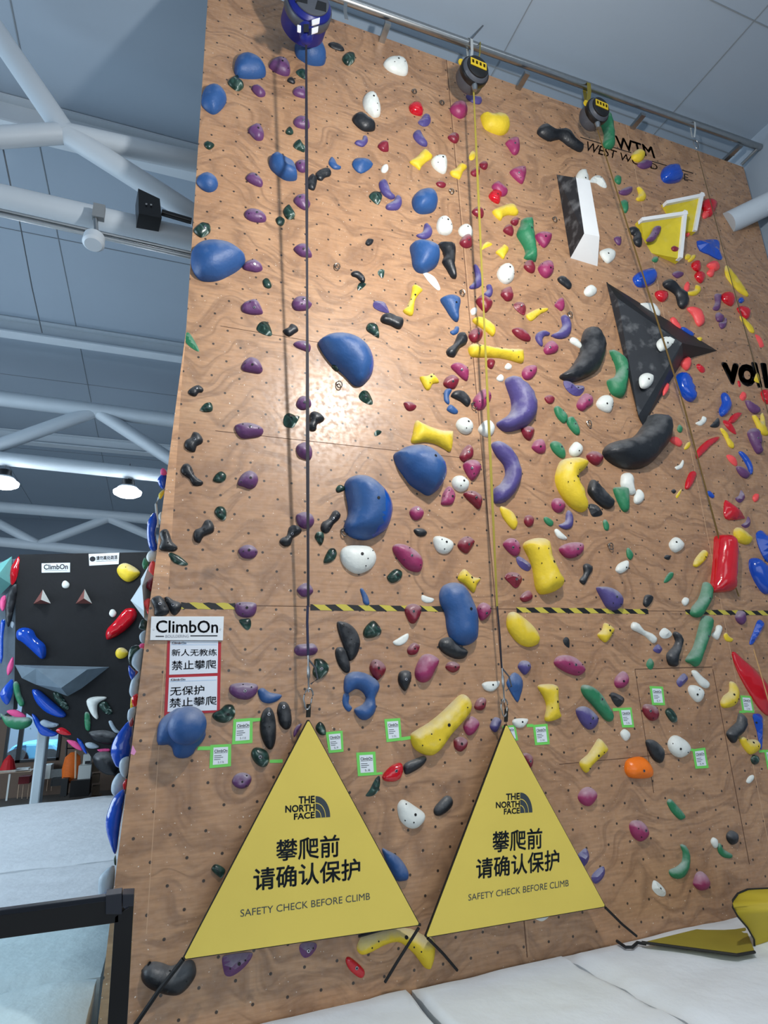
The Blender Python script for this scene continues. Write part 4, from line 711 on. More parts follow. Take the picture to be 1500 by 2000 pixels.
('ye','teardrop',0.7,'M',774,'yellow teardrop-shaped hold left of a tiny dark red round hold',[1955,1978,1978,1983,2005,2001,2022,2033,2021,2055,2009,2067,1991,2053,1964,2015],None),
('ye','oblong',0.9,'M',769,'yellow oblong hold above and right of a small dark red knobbly hold',[1849,1245,1862,1235,1883,1238,1905,1249,1931,1271,1937,1294,1927,1311,1905,1294,1879,1275,1853,1257],None),
('wh','rounded',0.7,'M',766,'white rounded hold right of a small magenta teardrop-shaped hold',[2333,1573,2349,1548,2372,1541,2392,1552,2398,1575,2388,1607,2367,1607,2343,1593],[2367,1579]),
('pu','knobbly',1.0,'M',766,'purple knobbly hold below a black bone-shaped hold',[1158,1751,1166,1734,1194,1725,1215,1741,1222,1764,1215,1792,1190,1790,1169,1777],None),
('pu','oval',0.9,'M',764,'purple oval hold below a small yellow flat blade-shaped hold',[2927,1685,2946,1669,2968,1685,2977,1722,2973,1744,2980,1767,2964,1769,2946,1740,2932,1708],[2957,1713]),
('mg','round',0.9,'M',758,'magenta round hold below and right of a green crescent hold',[2715,3447,2727,3413,2750,3407,2773,3440,2767,3473,2740,3480,2719,3463],None),
('bl','wedge',0.9,'M',758,'blue wedge-shaped hold above and right of a yellow rounded hold',[2946,2801,2953,2788,2973,2790,2984,2804,2985,2840,2981,2921,2973,2918,2962,2857],[2962,2823]),
('pu','knobbly',0.9,'M',753,'purple knobbly hold above a small black bean-shaped hold',[1142,1178,1160,1157,1194,1158,1213,1178,1220,1187,1203,1206,1174,1210,1150,1204],[1185,1172]),
('bl','pointed',0.9,'B',750,'blue pointed hold on the far black wall left of a small green oblong hold',[0,2705,26,2670,49,2653,49,2705,34,2747,21,2751,4,2730],None),
('pu','oval',0.9,'M',737,'purple oval hold below and right of a small dark green oval hold',[931,2149,950,2131,973,2126,995,2135,1008,2155,995,2176,970,2181,945,2174],[972,2150]),
('rd','oblong',0.8,'M',734,'glossy red oblong hold right of the small purple wedge-shaped hold',[1351,3752,1368,3740,1422,3787,1420,3818,1399,3818,1364,3787],[1393,3781]),
('dr','knobbly',0.9,'M',730,'dark red knobbly hold right of the small magenta half-round hold',[1813,1931,1828,1917,1855,1916,1878,1931,1886,1951,1882,1974,1871,1987,1846,1965],[1856,1946]),
('bk','dogbone',0.9,'M',728,'black bone-shaped hold below and right of a small purple knobbly hold',[1210,1619,1224,1605,1250,1613,1268,1632,1262,1645,1241,1655,1235,1679,1215,1680,1203,1662,1211,1645],[1238,1637]),
('bk','oval',1.0,'M',722,'black oval hold below and left of a magenta oval hold',[1557,2653,1563,2627,1582,2618,1604,2623,1609,2649,1599,2679,1585,2700,1565,2679],[1584,2654]),
('wh','round',0.9,'M',720,'white round hold below and right of a tiny blue round hold',[1785,1657,1796,1634,1823,1629,1848,1652,1848,1679,1828,1693,1801,1684],[1827,1649]),
('wh','round',0.9,'M',717,'white round hold above and right of the small magenta half-round hold',[1768,1883,1778,1861,1805,1856,1833,1879,1830,1906,1805,1919,1778,1906],[1809,1880]),
('mg','oval',0.9,'M',715,'magenta oval hold above and left of a small violet wedge-shaped hold',[1969,2126,1987,2103,2010,2102,2031,2123,2034,2155,2019,2171,1997,2160],[2002,2139]),
('wh','teardrop',0.9,'M',715,'white teardrop-shaped hold right of a yellow bone-shaped hold',[1687,622,1701,607,1727,606,1746,619,1748,658,1739,672,1718,665,1696,646],[1727,620]),
('mg','oval',0.9,'M',712,'magenta oval hold below the small dark red round hold',[1813,2840,1824,2813,1845,2798,1869,2813,1873,2835,1851,2867,1829,2871],None),
('mg','round',1.0,'M',706,'magenta round hold below and left of the small violet bean-shaped hold',[1761,415,1778,396,1806,395,1826,418,1826,442,1806,455,1787,449,1768,434],None),
('ye','rounded',0.8,'M',704,'yellow rounded hold below a tiny purple wedge-shaped hold',[2871,2078,2880,2060,2896,2062,2923,2083,2940,2103,2932,2123,2909,2124,2882,2110],None),
('vi','wedge',0.8,'M',700,'violet wedge-shaped hold above and left of a small magenta teardrop-shaped hold',[2204,1487,2227,1484,2250,1502,2281,1505,2285,1521,2268,1543,2241,1541,2213,1516],[2259,1513]),
('pu','wedge',0.9,'M',691,'small purple wedge-shaped hold left of a glossy red oblong hold',[1170,3709,1183,3686,1233,3685,1237,3705,1214,3736,1187,3742],[1204,3713]),
('bl','wedge',0.9,'M',690,'small blue wedge-shaped hold right of a yellow rounded hold',[2961,2087,2977,2070,3000,2083,3014,2105,3014,2191,2995,2182,2973,2137],None),
('mg','half-round',0.9,'M',690,'small magenta half-round hold below and left of a white round hold',[1727,1952,1734,1922,1753,1898,1772,1913,1780,1939,1770,1967,1749,1972,1727,1969],[1767,1939]),
('wh','bean',0.9,'M',687,'small white bean-shaped hold left of the tiny white wedge-shaped hold',[2467,2445,2476,2429,2497,2436,2515,2459,2547,2473,2566,2491,2565,2507,2551,2512,2524,2486,2492,2468,2472,2459],None),
('ch','rounded',1.0,'S',686,'small pale grey rounded hold on the side wall below a tiny dark red round hold',[505,2695,515,2655,542,2625,549,2630,538,2720,518,2725,508,2715],None),
('rd','oblong',0.8,'M',681,'small glossy red oblong hold right of the tiny yellow teardrop-shaped hold',[2721,1776,2728,1753,2755,1726,2782,1710,2810,1705,2807,1719,2782,1740,2751,1771,2726,1792],None),
('dr','oval',0.9,'M',676,'small dark red oval hold left of a small dark green oval hold',[2515,2767,2527,2750,2560,2757,2575,2783,2570,2810,2547,2815,2523,2793],[2537,2777]),
('dr','knobbly',0.9,'M',672,'small dark red knobbly hold right of a white rounded hold',[1790,2130,1802,2105,1829,2093,1855,2112,1849,2130,1829,2160,1806,2151],[1829,2128]),
('wh','oval',0.9,'M',668,'small white oval hold right of a white round hold',[1871,1672,1891,1645,1914,1640,1934,1666,1928,1693,1905,1704,1880,1691],None),
('mg','teardrop',1.0,'M',668,'small magenta teardrop-shaped hold below and right of the violet wedge-shaped hold',[2257,1575,2272,1548,2290,1534,2313,1548,2318,1575,2295,1593,2281,1603,2263,1595],[2297,1566]),
('mg','bean',0.9,'M',666,'small magenta bean-shaped hold above and right of a small dark red knobbly hold',[1764,1430,1778,1415,1805,1419,1830,1439,1832,1471,1826,1485,1810,1477,1787,1455],[1802,1446]),
('rd','pointed',0.9,'B',662,'small glossy red pointed hold on the far black wall left of the small ClimbOn sign',[33,2235,47,2205,73,2171,75,2197,68,2248,55,2278,43,2284,36,2261],None),
('bl','crescent',0.9,'M',660,'small blue crescent hold above and left of the tiny glossy red oblong hold',[2815,1613,2814,1595,2825,1572,2821,1545,2830,1531,2848,1549,2858,1577,2855,1599,2839,1620,2823,1625],None),
('bk','knobbly',0.9,'M',660,'small black knobbly hold right of the black knobbly hold',[642,2337,656,2330,678,2344,704,2354,708,2378,687,2402,670,2397,658,2373],[675,2363]),
('mg','oval',1.0,'M',660,'small magenta oval hold right of a small dark red knobbly hold',[2106,1042,2120,1022,2140,1015,2160,1028,2165,1052,2156,1072,2138,1081,2118,1068],[2147,1050]),
('ye','dogbone',0.8,'M',655,'small yellow bone-shaped hold below the violet rounded hold',[2337,2479,2355,2459,2366,2432,2400,2454,2395,2473,2373,2507,2355,2502],[2380,2463]),
('wh','oval',0.8,'M',652,'small white oval hold above the big diagonal black volume',[2569,1341,2583,1320,2610,1313,2640,1329,2635,1350,2601,1366,2583,1368],[2605,1341]),
('dr','rounded',0.9,'M',640,'small dark red rounded hold below a tiny violet crescent hold',[1862,1174,1873,1156,1886,1150,1916,1167,1926,1186,1916,1204,1901,1217,1883,1204],None),
('mg','teardrop',0.9,'M',639,'small magenta teardrop-shaped hold above and right of a small magenta knobbly hold',[1995,665,2018,650,2046,648,2058,667,2049,706,2037,711,2008,686],[2025,678]),
('pu','knobbly',0.9,'M',635,'small purple knobbly hold right of the large blue teardrop-shaped hold',[949,1036,963,1019,992,1011,1016,1024,1027,1048,1006,1059,978,1055,954,1048],[994,1035]),
('ch','round',1.0,'S',634,'small pale grey round hold on the side wall below the tiny pink knobbly hold',[512,2585,525,2550,560,2535,550,2620,525,2610],None),
('wh','oval',0.8,'M',633,'small white oval hold below a small white bean-shaped hold',[2693,2695,2701,2677,2728,2679,2751,2699,2748,2726,2730,2744,2705,2722],[2721,2713]),
('dr','wedge',1.0,'M',632,'small dark red wedge-shaped hold below and left of a small violet wedge-shaped hold',[1975,2253,1992,2235,2024,2237,2042,2255,2037,2278,2019,2296,1997,2278],[2016,2263]),
('ye','dogbone',0.9,'M',632,'small yellow bone-shaped hold above and left of the tiny blue crescent hold',[1642,1470,1668,1467,1691,1458,1717,1491,1693,1497,1681,1519,1666,1519,1651,1495],[1683,1473]),
('mg','oval',1.0,'M',628,'small magenta oval hold right of the large blue peanut-shaped hold',[1867,2386,1872,2364,1892,2352,1917,2368,1919,2393,1901,2416,1881,2421],[1898,2396]),
('bk','oblong',0.9,'M',627,'small black oblong hold right of the tiny blue crescent hold',[1764,1541,1778,1525,1810,1527,1837,1555,1839,1575,1826,1586,1801,1566,1769,1550],None),
('co','rounded',0.7,'M',619,'small coral red rounded hold above and right of a tiny blue oval hold',[2687,1203,2705,1196,2733,1205,2748,1228,2754,1258,2737,1273,2723,1260,2710,1230],None),
('gn','wedge',0.9,'M',609,'small dark green wedge-shaped hold below and left of a small purple knobbly hold',[1108,1648,1113,1621,1131,1611,1154,1621,1172,1625,1158,1652,1145,1668,1118,1664],[1137,1626]),
('vi','crescent',0.9,'M',606,'small violet crescent hold above and left of a tiny violet crescent hold',[1835,1117,1849,1103,1858,1081,1851,1038,1857,1032,1871,1046,1881,1074,1887,1103,1871,1122,1842,1127],None),
('pu','knobbly',0.9,'M',605,'small purple knobbly hold above and left of the blue cupped hold',[970,502,994,485,1018,490,1032,514,1027,540,1003,542,982,523],[1008,506]),
('bl','rounded',0.9,'B',598,'small blue rounded hold on the far black wall right of the green round hold',[124,2790,141,2798,158,2820,188,2845,226,2867,171,2867,141,2841],None),
('wh','oval',0.8,'M',598,'small white oval hold left of a small white wedge-shaped hold',[2253,693,2263,667,2277,659,2293,670,2303,713,2290,727,2263,723],[2283,700]),
('mg','oval',0.9,'M',597,'small magenta oval hold above a small black wedge-shaped hold',[2404,2663,2413,2640,2438,2621,2456,2640,2456,2667,2438,2686,2413,2685],[2432,2661]),
('gn','marbled',0.9,'M',592,'small dark green marbled hold above the large blue teardrop-shaped hold',[757,897,776,875,793,869,819,875,823,899,807,916,783,923],[800,891]),
('bl','wedge',0.9,'M',586,'small blue wedge-shaped hold below and right of a tiny purple knobbly hold',[2931,2511,2946,2468,2964,2423,2984,2427,2989,2445,2968,2482,2943,2516],None),
('mg','teardrop',0.9,'M',586,'small magenta teardrop-shaped hold right of a green tall rail-shaped hold',[2094,918,2108,905,2132,904,2156,916,2152,940,2132,963,2112,948],[2128,927]),
('pu','knobbly',1.0,'M',584,'small purple knobbly hold below and left of the small dark green teardrop-shaped hold',[1161,2301,1179,2282,1203,2276,1222,2296,1224,2313,1206,2327,1184,2330,1167,2315],None),
('gr','oblong',0.7,'M',583,'small green oblong hold below and right of the orange rounded hold',[2608,3133,2620,3121,2640,3140,2678,3187,2660,3203,2633,3180,2617,3157],None),
('rd','round',0.9,'M',583,'small glossy red round hold above and right of a tiny coral red knobbly hold',[2748,800,2755,777,2778,777,2800,797,2796,822,2782,841,2760,831],None),
('pu','knobbly',0.9,'M',576,'small purple knobbly hold above and right of a small dark green marbled hold',[1148,779,1160,762,1184,760,1203,774,1214,794,1198,815,1179,810,1160,796],[1171,774]),
('vi','crescent',0.9,'M',575,'small violet crescent hold above and right of the small dark green pointed hold',[1482,710,1497,698,1514,710,1528,749,1545,768,1528,775,1499,758,1485,734],None),
('pu','oval',0.9,'M',572,'small purple oval hold below a small dark green marbled hold',[1148,969,1170,951,1198,954,1213,976,1220,998,1203,1001,1174,995],[1185,976]),
('wh','oval',0.8,'M',571,'small white oval hold below and left of the big diagonal black volume',[2501,1481,2508,1463,2529,1455,2553,1468,2551,1495,2531,1514,2508,1511],[2530,1483]),
('wh','rounded',0.6,'M',571,'small white rounded hold below and left of a tiny purple knobbly hold',[2345,983,2361,971,2383,968,2405,983,2402,1008,2379,1026,2359,1011],[2374,992]),
('mg','oval',0.9,'M',568,'small magenta oval hold below and left of a small magenta knobbly hold',[2042,1448,2059,1428,2091,1426,2099,1448,2082,1475,2061,1482,2046,1471],[2071,1450]),
('dr','oval',0.9,'M',556,'small dark red oval hold right of a small white oval hold',[2295,1779,2311,1762,2336,1763,2357,1783,2354,1802,2336,1816,2311,1804],None),
('gr','oval',0.8,'M',556,'small green oval hold right of the small magenta rounded hold',[2152,1734,2166,1721,2191,1731,2209,1761,2209,1786,2191,1786,2163,1761],[2191,1747]),
('gr','oblong',0.8,'B',556,'small green oblong hold on the far black wall right of a blue pointed hold',[51,2670,64,2661,75,2675,81,2709,94,2739,92,2756,77,2758,64,2734,53,2700],None),
('ch','round',1.0,'S',552,'small pale grey round hold on the side wall below the large blue pointed hold',[466,2982,480,2961,506,2959,498,3023,484,3037,468,3014],None),
('pu','knobbly',1.0,'M',551,'small purple knobbly hold above and right of a small dark green wedge-shaped hold',[1159,1572,1169,1551,1186,1544,1209,1555,1218,1576,1211,1589,1186,1598,1166,1589],[1189,1573]),
('ye','flat',0.7,'M',549,'small yellow flat blade-shaped hold below and right of a small purple knobbly hold',[2942,1624,2952,1622,2973,1649,2975,1617,2982,1615,2991,1663,3000,1690,2998,1701,2973,1690,2955,1654],None),
('dr','knobbly',0.9,'M',547,'small dark red knobbly hold above the magenta rounded hold',[1797,1783,1812,1752,1833,1735,1848,1752,1850,1779,1833,1793,1814,1803],[1832,1765]),
('mg','teardrop',0.9,'M',546,'small magenta teardrop-shaped hold above a small magenta teardrop-shaped hold',[1978,552,2003,535,2025,542,2032,571,2027,595,2008,598,1989,571],[2009,564]),
('dr','knobbly',0.9,'M',542,'small dark red knobbly hold below and right of the large yellow oblong hold',[1775,2904,1779,2885,1803,2878,1827,2891,1825,2915,1803,2937,1781,2925],[1802,2905]),
('dr','knobbly',0.9,'M',540,'small dark red knobbly hold above the tiny blue crescent hold',[1734,1495,1745,1472,1770,1463,1794,1482,1785,1508,1772,1517,1745,1510],[1767,1492]),
('gn','wedge',0.9,'M',540,'small dark green wedge-shaped hold below and right of a purple knobbly hold',[1003,1281,1016,1257,1040,1253,1054,1269,1064,1302,1052,1309,1021,1298],None),
('vi','crescent',0.9,'M',537,'small violet crescent hold right of the small dark green pointed hold',[1511,797,1538,782,1550,761,1566,768,1571,792,1557,816,1523,818,1509,811],None),
('wh','rounded',0.7,'M',536,'small white rounded hold below and left of a small glossy red oval hold',[2501,1185,2533,1181,2556,1185,2578,1217,2577,1235,2556,1230,2524,1208],None),
('bk','bean',0.8,'M',536,'small black bean-shaped hold below and right of the magenta half-round hold',[2266,2264,2282,2241,2280,2210,2293,2200,2312,2210,2316,2228,2300,2255,2287,2282,2273,2278],None),
('vi','crescent',0.8,'M',532,'small violet crescent hold above and right of a tiny white bean-shaped hold',[2184,2051,2209,2037,2213,2006,2222,1992,2236,2006,2241,2033,2234,2060,2209,2067],None),
('wh','round',0.8,'M',531,'small white round hold above and right of a tiny black knobbly hold',[2618,2123,2633,2101,2651,2099,2673,2123,2667,2144,2644,2157,2626,2146],[2640,2118]),
('pu','oval',0.9,'M',523,'small purple oval hold above and right of a tiny dark green knobbly hold',[1147,470,1162,454,1190,455,1207,468,1211,490,1200,499,1171,494,1154,485],[1183,475]),
('gn','oval',0.9,'M',522,'small dark green oval hold below and left of a magenta oval hold',[1513,2256,1527,2235,1548,2221,1570,2231,1572,2252,1557,2269,1531,2276],[1553,2246]),
('dr','oval',0.9,'M',522,'small dark red oval hold left of a small violet crescent hold',[2003,1290,2012,1279,2036,1280,2060,1298,2074,1320,2070,1331,2048,1328,2020,1312],None),
('dr','knobbly',0.9,'M',521,'small dark red knobbly hold below and left of the yellow oblong hold',[1833,1311,1842,1290,1864,1278,1885,1290,1886,1313,1871,1331,1849,1334],[1867,1307]),
('wh','bean',0.8,'M',512,'small white bean-shaped hold above a small white oval hold',[2704,2622,2719,2618,2742,2640,2769,2663,2772,2681,2760,2689,2737,2677,2714,2645],None),
('gn','wedge',0.7,'M',511,'small dark green wedge-shaped hold below and left of the glossy red half-round hold',[1429,3109,1445,3085,1467,3043,1483,3031,1486,3059,1477,3091,1456,3109],None),
('mg','round',0.9,'M',510,'small magenta round hold above the tiny black oval hold',[1602,1999,1612,1982,1634,1975,1657,1997,1651,2020,1629,2031,1610,2020],[1631,1990]),
('ye','dogbone',0.8,'M',507,'small yellow bone-shaped hold right of the white teardrop-shaped hold',[1760,667,1782,655,1799,636,1826,650,1811,667,1799,696,1787,694,1766,684],None),
('mg','knobbly',0.9,'M',507,'small magenta knobbly hold below and right of a small violet crescent hold',[2127,1360,2136,1340,2156,1328,2174,1342,2183,1360,2172,1376,2144,1382,2132,1376],[2146,1359]),
('bl','pointed',0.9,'B',505,'small blue pointed hold on the far black wall left of the blue bean-shaped hold',[0,2444,13,2419,21,2431,13,2483,11,2568,0,2585],None),
('mg','rounded',0.9,'M',505,'small magenta rounded hold left of the small green oval hold',[2081,1740,2095,1718,2118,1715,2132,1738,2131,1765,2109,1769,2086,1754],[2109,1746]),
('ye','oblong',0.7,'M',505,'small yellow oblong hold right of a small dark red wedge-shaped hold',[2056,1230,2076,1216,2104,1204,2138,1202,2140,1212,2112,1226,2084,1250,2068,1250],[2110,1208]),
('pu','oval',0.9,'M',503,'small purple oval hold below and left of the blue cupped hold',[960,691,977,674,1003,679,1027,706,1022,725,998,720,972,706],[1000,687]),
('bk','bean',0.9,'M',501,'small black bean-shaped hold left of the small purple oblong hold',[2458,890,2474,884,2495,897,2508,931,2506,961,2488,956,2476,936,2479,918,2465,909],None),
('gn','knobbly',0.9,'M',500,'small dark green knobbly hold below and left of a blue teardrop-shaped hold',[890,317,910,298,931,295,938,312,954,331,934,349,912,341],[926,317]),
('wh','round',0.9,'M',499,'small white round hold above a small dark red knobbly hold',[1793,894,1804,878,1821,873,1840,885,1848,904,1845,921,1815,922,1799,913],[1825,889]),
('mg','knobbly',0.9,'M',499,'small magenta knobbly hold above and right of the small glossy red knobbly hold',[1925,720,1948,703,1970,720,1985,744,1979,758,1960,761,1936,742],None),
('vi','crescent',0.9,'M',498,'small violet crescent hold left of a white round hold',[1628,915,1644,909,1655,898,1659,874,1670,873,1685,889,1690,906,1681,924,1659,932,1634,924],None),
('mg','oval',0.9,'M',498,'small magenta oval hold above and left of a small violet crescent hold',[2158,1965,2170,1945,2191,1947,2209,1969,2204,1992,2186,2001,2166,1990],[2183,1974]),
('ye','oblong',0.8,'M',495,'small yellow oblong hold left of the large glossy red tall rail-shaped hold',[2711,2201,2721,2178,2742,2153,2755,2148,2767,2164,2755,2189,2728,2214,2714,2212],[2756,2176]),
('gn','teardrop',0.9,'M',493,'small dark green teardrop-shaped hold below and right of a tiny dark green knobbly hold',[1265,2190,1273,2167,1288,2143,1307,2141,1317,2160,1309,2184,1288,2197,1269,2199],[1301,2164]),
('vi','wedge',0.8,'M',490,'small violet wedge-shaped hold below and right of a small violet wedge-shaped hold',[2313,3427,2333,3400,2360,3385,2365,3413,2350,3440,2327,3453],None),
('wh','wedge',0.8,'M',488,'small white wedge-shaped hold below and left of a green crescent hold',[2550,3467,2557,3440,2580,3453,2602,3480,2600,3501,2577,3500,2557,3483],[2580,3470]),
('rd','round',0.9,'M',487,'small glossy red round hold above and left of a small violet wedge-shaped hold',[1600,408,1619,395,1643,401,1655,427,1650,444,1629,444,1607,432],None),
('wh','oval',0.9,'M',486,'small white oval hold right of the small green oval hold',[2226,1756,2241,1731,2254,1725,2275,1743,2276,1765,2259,1780,2236,1779],[2260,1762]),
('wh','half-round',0.7,'M',485,'small white half-round hold above and right of the small dark red round hold',[1884,2674,1901,2663,1933,2661,1953,2661,1947,2683,1924,2701,1897,2695],[1925,2675]),
('gr','oblong',0.8,'M',484,'small green oblong hold below and right of a small green oblong hold',[2216,1647,2222,1629,2241,1629,2263,1670,2265,1695,2250,1695,2227,1670],[2247,1656]),
('gn','oblong',0.8,'B',479,'small dark green oblong hold on the far black wall right of a blue oval hold',[207,2705,226,2704,247,2726,269,2764,256,2773,235,2756,213,2730],None),
('wh','wedge',0.5,'M',477,'small white wedge-shaped hold above and right of a yellow bone-shaped hold',[1649,1059,1670,1064,1696,1079,1711,1100,1721,1126,1713,1133,1696,1120,1670,1092],None),
('gn','oval',0.6,'M',473,'small dark green oval hold below and right of a black bean-shaped hold',[658,2165,669,2158,696,2169,723,2189,735,2205,714,2209,682,2199,664,2180],None),
('bk','knobbly',0.8,'M',472,'small black knobbly hold above and right of a small black knobbly hold',[1234,674,1253,660,1277,654,1294,667,1291,684,1270,691,1258,703,1238,696],None),
('gr','wedge',0.6,'M',470,'small green wedge-shaped hold above a small black bean-shaped hold',[722,1322,728,1298,742,1302,762,1334,779,1369,766,1369,742,1353,726,1336],None),
('vi','wedge',0.9,'M',467,'small violet wedge-shaped hold above the small dark green rounded hold',[1459,1187,1466,1173,1491,1174,1507,1182,1522,1215,1517,1220,1491,1214,1465,1201],None),
('vi','wedge',0.8,'M',466,'small violet wedge-shaped hold above and left of a small violet wedge-shaped hold',[2260,3347,2273,3327,2293,3315,2305,3347,2293,3377,2277,3383],None),
('gr','oblong',0.8,'M',460,'small green oblong hold above and left of a small green oblong hold',[2167,1595,2177,1584,2197,1598,2218,1625,2213,1647,2200,1650,2177,1625],[2202,1601]),
('gn','wedge',0.9,'M',459,'small dark green wedge-shaped hold below the large blue bean-shaped hold',[1403,1544,1416,1525,1437,1526,1454,1555,1457,1576,1437,1575,1412,1561],[1428,1549]),
('vi','oval',0.8,'M',457,'small violet oval hold below a small violet wedge-shaped hold',[1615,523,1626,507,1643,510,1655,533,1671,559,1665,569,1643,562,1622,542],None),
('bk','wedge',0.8,'M',449,'small black wedge-shaped hold below a black oblong hold',[2299,1974,2313,1966,2340,1976,2357,2003,2345,2014,2318,2015,2306,1992],None),
('vi','wedge',0.8,'M',449,'small violet wedge-shaped hold above and right of a small dark red wedge-shaped hold',[2019,2178,2033,2173,2069,2198,2077,2216,2065,2230,2042,2221,2024,2201],None),
('gn','rounded',0.9,'M',447,'small dark green rounded hold below and left of a black oblong hold',[1432,1277,1442,1260,1465,1262,1479,1279,1483,1313,1476,1315,1453,1301,1437,1290],[1459,1285]),
('gn','oval',0.8,'M',446,'small dark green oval hold above and right of a black bone-shaped hold',[838,1997,850,1978,873,1979,885,1999,882,2026,871,2032,850,2019],[858,2003]),
('dr','knobbly',0.9,'M',446,'small dark red knobbly hold above and left of the small magenta rounded hold',[2039,1672,2055,1662,2082,1668,2089,1688,2073,1718,2050,1704],[2065,1687]),
('pu','oval',0.9,'M',446,'small purple oval hold below and right of a small black bean-shaped hold',[1147,1341,1165,1330,1194,1331,1214,1348,1210,1372,1189,1367,1160,1355],[1190,1348]),
('dr','knobbly',0.9,'M',436,'small dark red knobbly hold below the white egg-shaped hold',[1959,1146,1968,1126,1990,1119,2000,1132,2007,1156,2000,1170,1982,1173,1968,1160],None),
('rd','oblong',0.8,'M',432,'small glossy red oblong hold above and right of a tiny yellow flat blade-shaped hold',[2678,1903,2683,1876,2696,1846,2712,1839,2721,1855,2710,1885,2696,1907,2685,1911],None),
('bk','wedge',0.8,'M',432,'small black wedge-shaped hold right of the green oblong hold',[2387,2713,2400,2705,2437,2723,2439,2743,2417,2762,2397,2740],None),
('rd','oval',0.9,'S',431,'small glossy red oval hold on the side wall below a large blue rounded hold',[434,3253,447,3221,470,3203,459,3290,440,3276],None),
('rd','round',0.8,'M',430,'small glossy red round hold right of a small purple knobbly hold',[2823,1151,2839,1137,2859,1144,2872,1171,2864,1192,2844,1185,2828,1171],None),
('dr','knobbly',1.0,'M',427,'small dark red knobbly hold below a small white round hold',[1798,943,1808,924,1827,914,1845,932,1847,956,1827,965,1808,958],[1829,941]),
('bk','knobbly',0.8,'M',426,'small black knobbly hold below and left of a small black knobbly hold',[1202,698,1219,678,1238,694,1238,713,1229,739,1212,737,1200,725],None),
('vi','knobbly',0.9,'M',425,'small violet knobbly hold above a blue pointed hold',[2026,2602,2040,2581,2067,2584,2075,2609,2055,2636,2037,2622],[2060,2600]),
('bk','bean',0.9,'M',423,'small black bean-shaped hold above and left of a small purple oval hold',[1106,1288,1126,1278,1138,1263,1160,1274,1166,1290,1153,1300,1131,1313,1112,1302],None),
('gn','pointed',0.9,'M',423,'small dark green pointed hold below and left of a small violet crescent hold',[1443,761,1461,744,1485,746,1495,763,1485,790,1475,794,1454,778],[1475,763]),
('gn','oval',0.9,'M',420,'small dark green oval hold left of the left yellow triangle',[826,3395,838,3378,858,3381,881,3400,867,3431,853,3424,836,3410],None),
('pu','oblong',0.9,'M',418,'small purple oblong hold left of the lower yellow square volume',[2526,936,2542,913,2558,884,2576,884,2582,899,2560,936,2538,942],[2559,913]),
('bk','round',0.8,'M',416,'small black round hold above and right of the small green crescent hold',[2843,3260,2860,3245,2883,3257,2883,3290,2863,3301,2845,3283],None),
('bl','crescent',0.6,'M',412,'small blue crescent hold below and left of the large blue ring-shaped hold',[1338,2733,1344,2709,1360,2707,1365,2723,1363,2747,1376,2765,1365,2780,1352,2773,1341,2755],None),
('vi','crescent',0.9,'M',410,'small violet crescent hold above and left of a small magenta knobbly hold',[2093,1312,2104,1296,2128,1290,2148,1302,2144,1310,2128,1312,2120,1328,2122,1348,2114,1350,2098,1332],None),
('wh','wedge',0.7,'M',410,'small white wedge-shaped hold right of a small white oval hold',[2307,707,2320,687,2347,683,2367,707,2372,730,2353,727,2333,713],[2347,693]),
('wh','teardrop',0.8,'M',409,'small white teardrop-shaped hold below and left of a tiny green oval hold',[2407,2223,2420,2201,2451,2188,2458,2205,2451,2225,2429,2239,2413,2235],[2445,2217]),
('gn','marbled',0.9,'M',405,'small dark green marbled hold above and right of a tiny dark green round hold',[1107,825,1114,806,1129,798,1141,813,1154,834,1146,851,1122,851],None),
('dr','knobbly',0.9,'M',402,'small dark red knobbly hold right of a magenta oval hold',[1742,2604,1755,2586,1779,2585,1797,2598,1794,2615,1774,2627,1753,2619],[1776,2606]),
('rd','knobbly',0.9,'M',399,'small glossy red knobbly hold below and left of a small magenta knobbly hold',[1912,758,1931,739,1960,751,1958,773,1950,792,1922,778],[1942,761]),
('dr','wedge',0.9,'M',393,'small dark red wedge-shaped hold left of a small yellow oblong hold',[2009,1192,2020,1178,2044,1178,2057,1194,2056,1216,2048,1228,2024,1212],[2036,1196]),
('dr','round',0.9,'M',392,'small dark red round hold below and left of a small white half-round hold',[1855,2760,1865,2735,1883,2724,1899,2731,1899,2754,1888,2773,1865,2773],[1885,2750]),
('wh','half-round',0.8,'M',390,'small white half-round hold right of a small violet knobbly hold',[2003,2823,2013,2808,2060,2807,2060,2823,2043,2842,2017,2840],[2040,2820]),
('bl','crescent',0.8,'M',390,'small blue crescent hold above a tiny purple oval hold',[2888,1767,2898,1762,2921,1783,2939,1817,2941,1844,2932,1853,2923,1826,2905,1794],None),
('vi','wedge',0.8,'M',388,'small violet wedge-shaped hold above the small violet oval hold',[1634,475,1648,458,1662,441,1679,446,1684,468,1674,487,1653,490],None),
('bk','bean',0.9,'M',388,'small black bean-shaped hold above and left of a tiny dark green oval hold',[735,1526,752,1511,776,1503,795,1518,790,1531,776,1533,764,1547,742,1540],[766,1518]),
('vi','knobbly',0.9,'M',386,'small violet knobbly hold below and right of the small dark red round hold',[1916,2840,1925,2813,1939,2801,1960,2813,1952,2840,1936,2861],None),
('dr','knobbly',0.9,'M',386,'small dark red knobbly hold below and right of a small white half-round hold',[1592,2538,1604,2519,1621,2510,1640,2523,1634,2546,1621,2557,1599,2556],[1620,2534]),
('pu','oval',0.9,'M',385,'small purple oval hold right of the blue cupped hold',[1154,636,1166,625,1190,626,1205,648,1193,667,1174,667,1159,653],[1171,641]),
('dr','knobbly',0.9,'M',384,'small dark red knobbly hold below a small white half-round hold',[2040,2953,2057,2941,2080,2953,2083,2980,2070,3003,2057,2987],[2069,2973]),
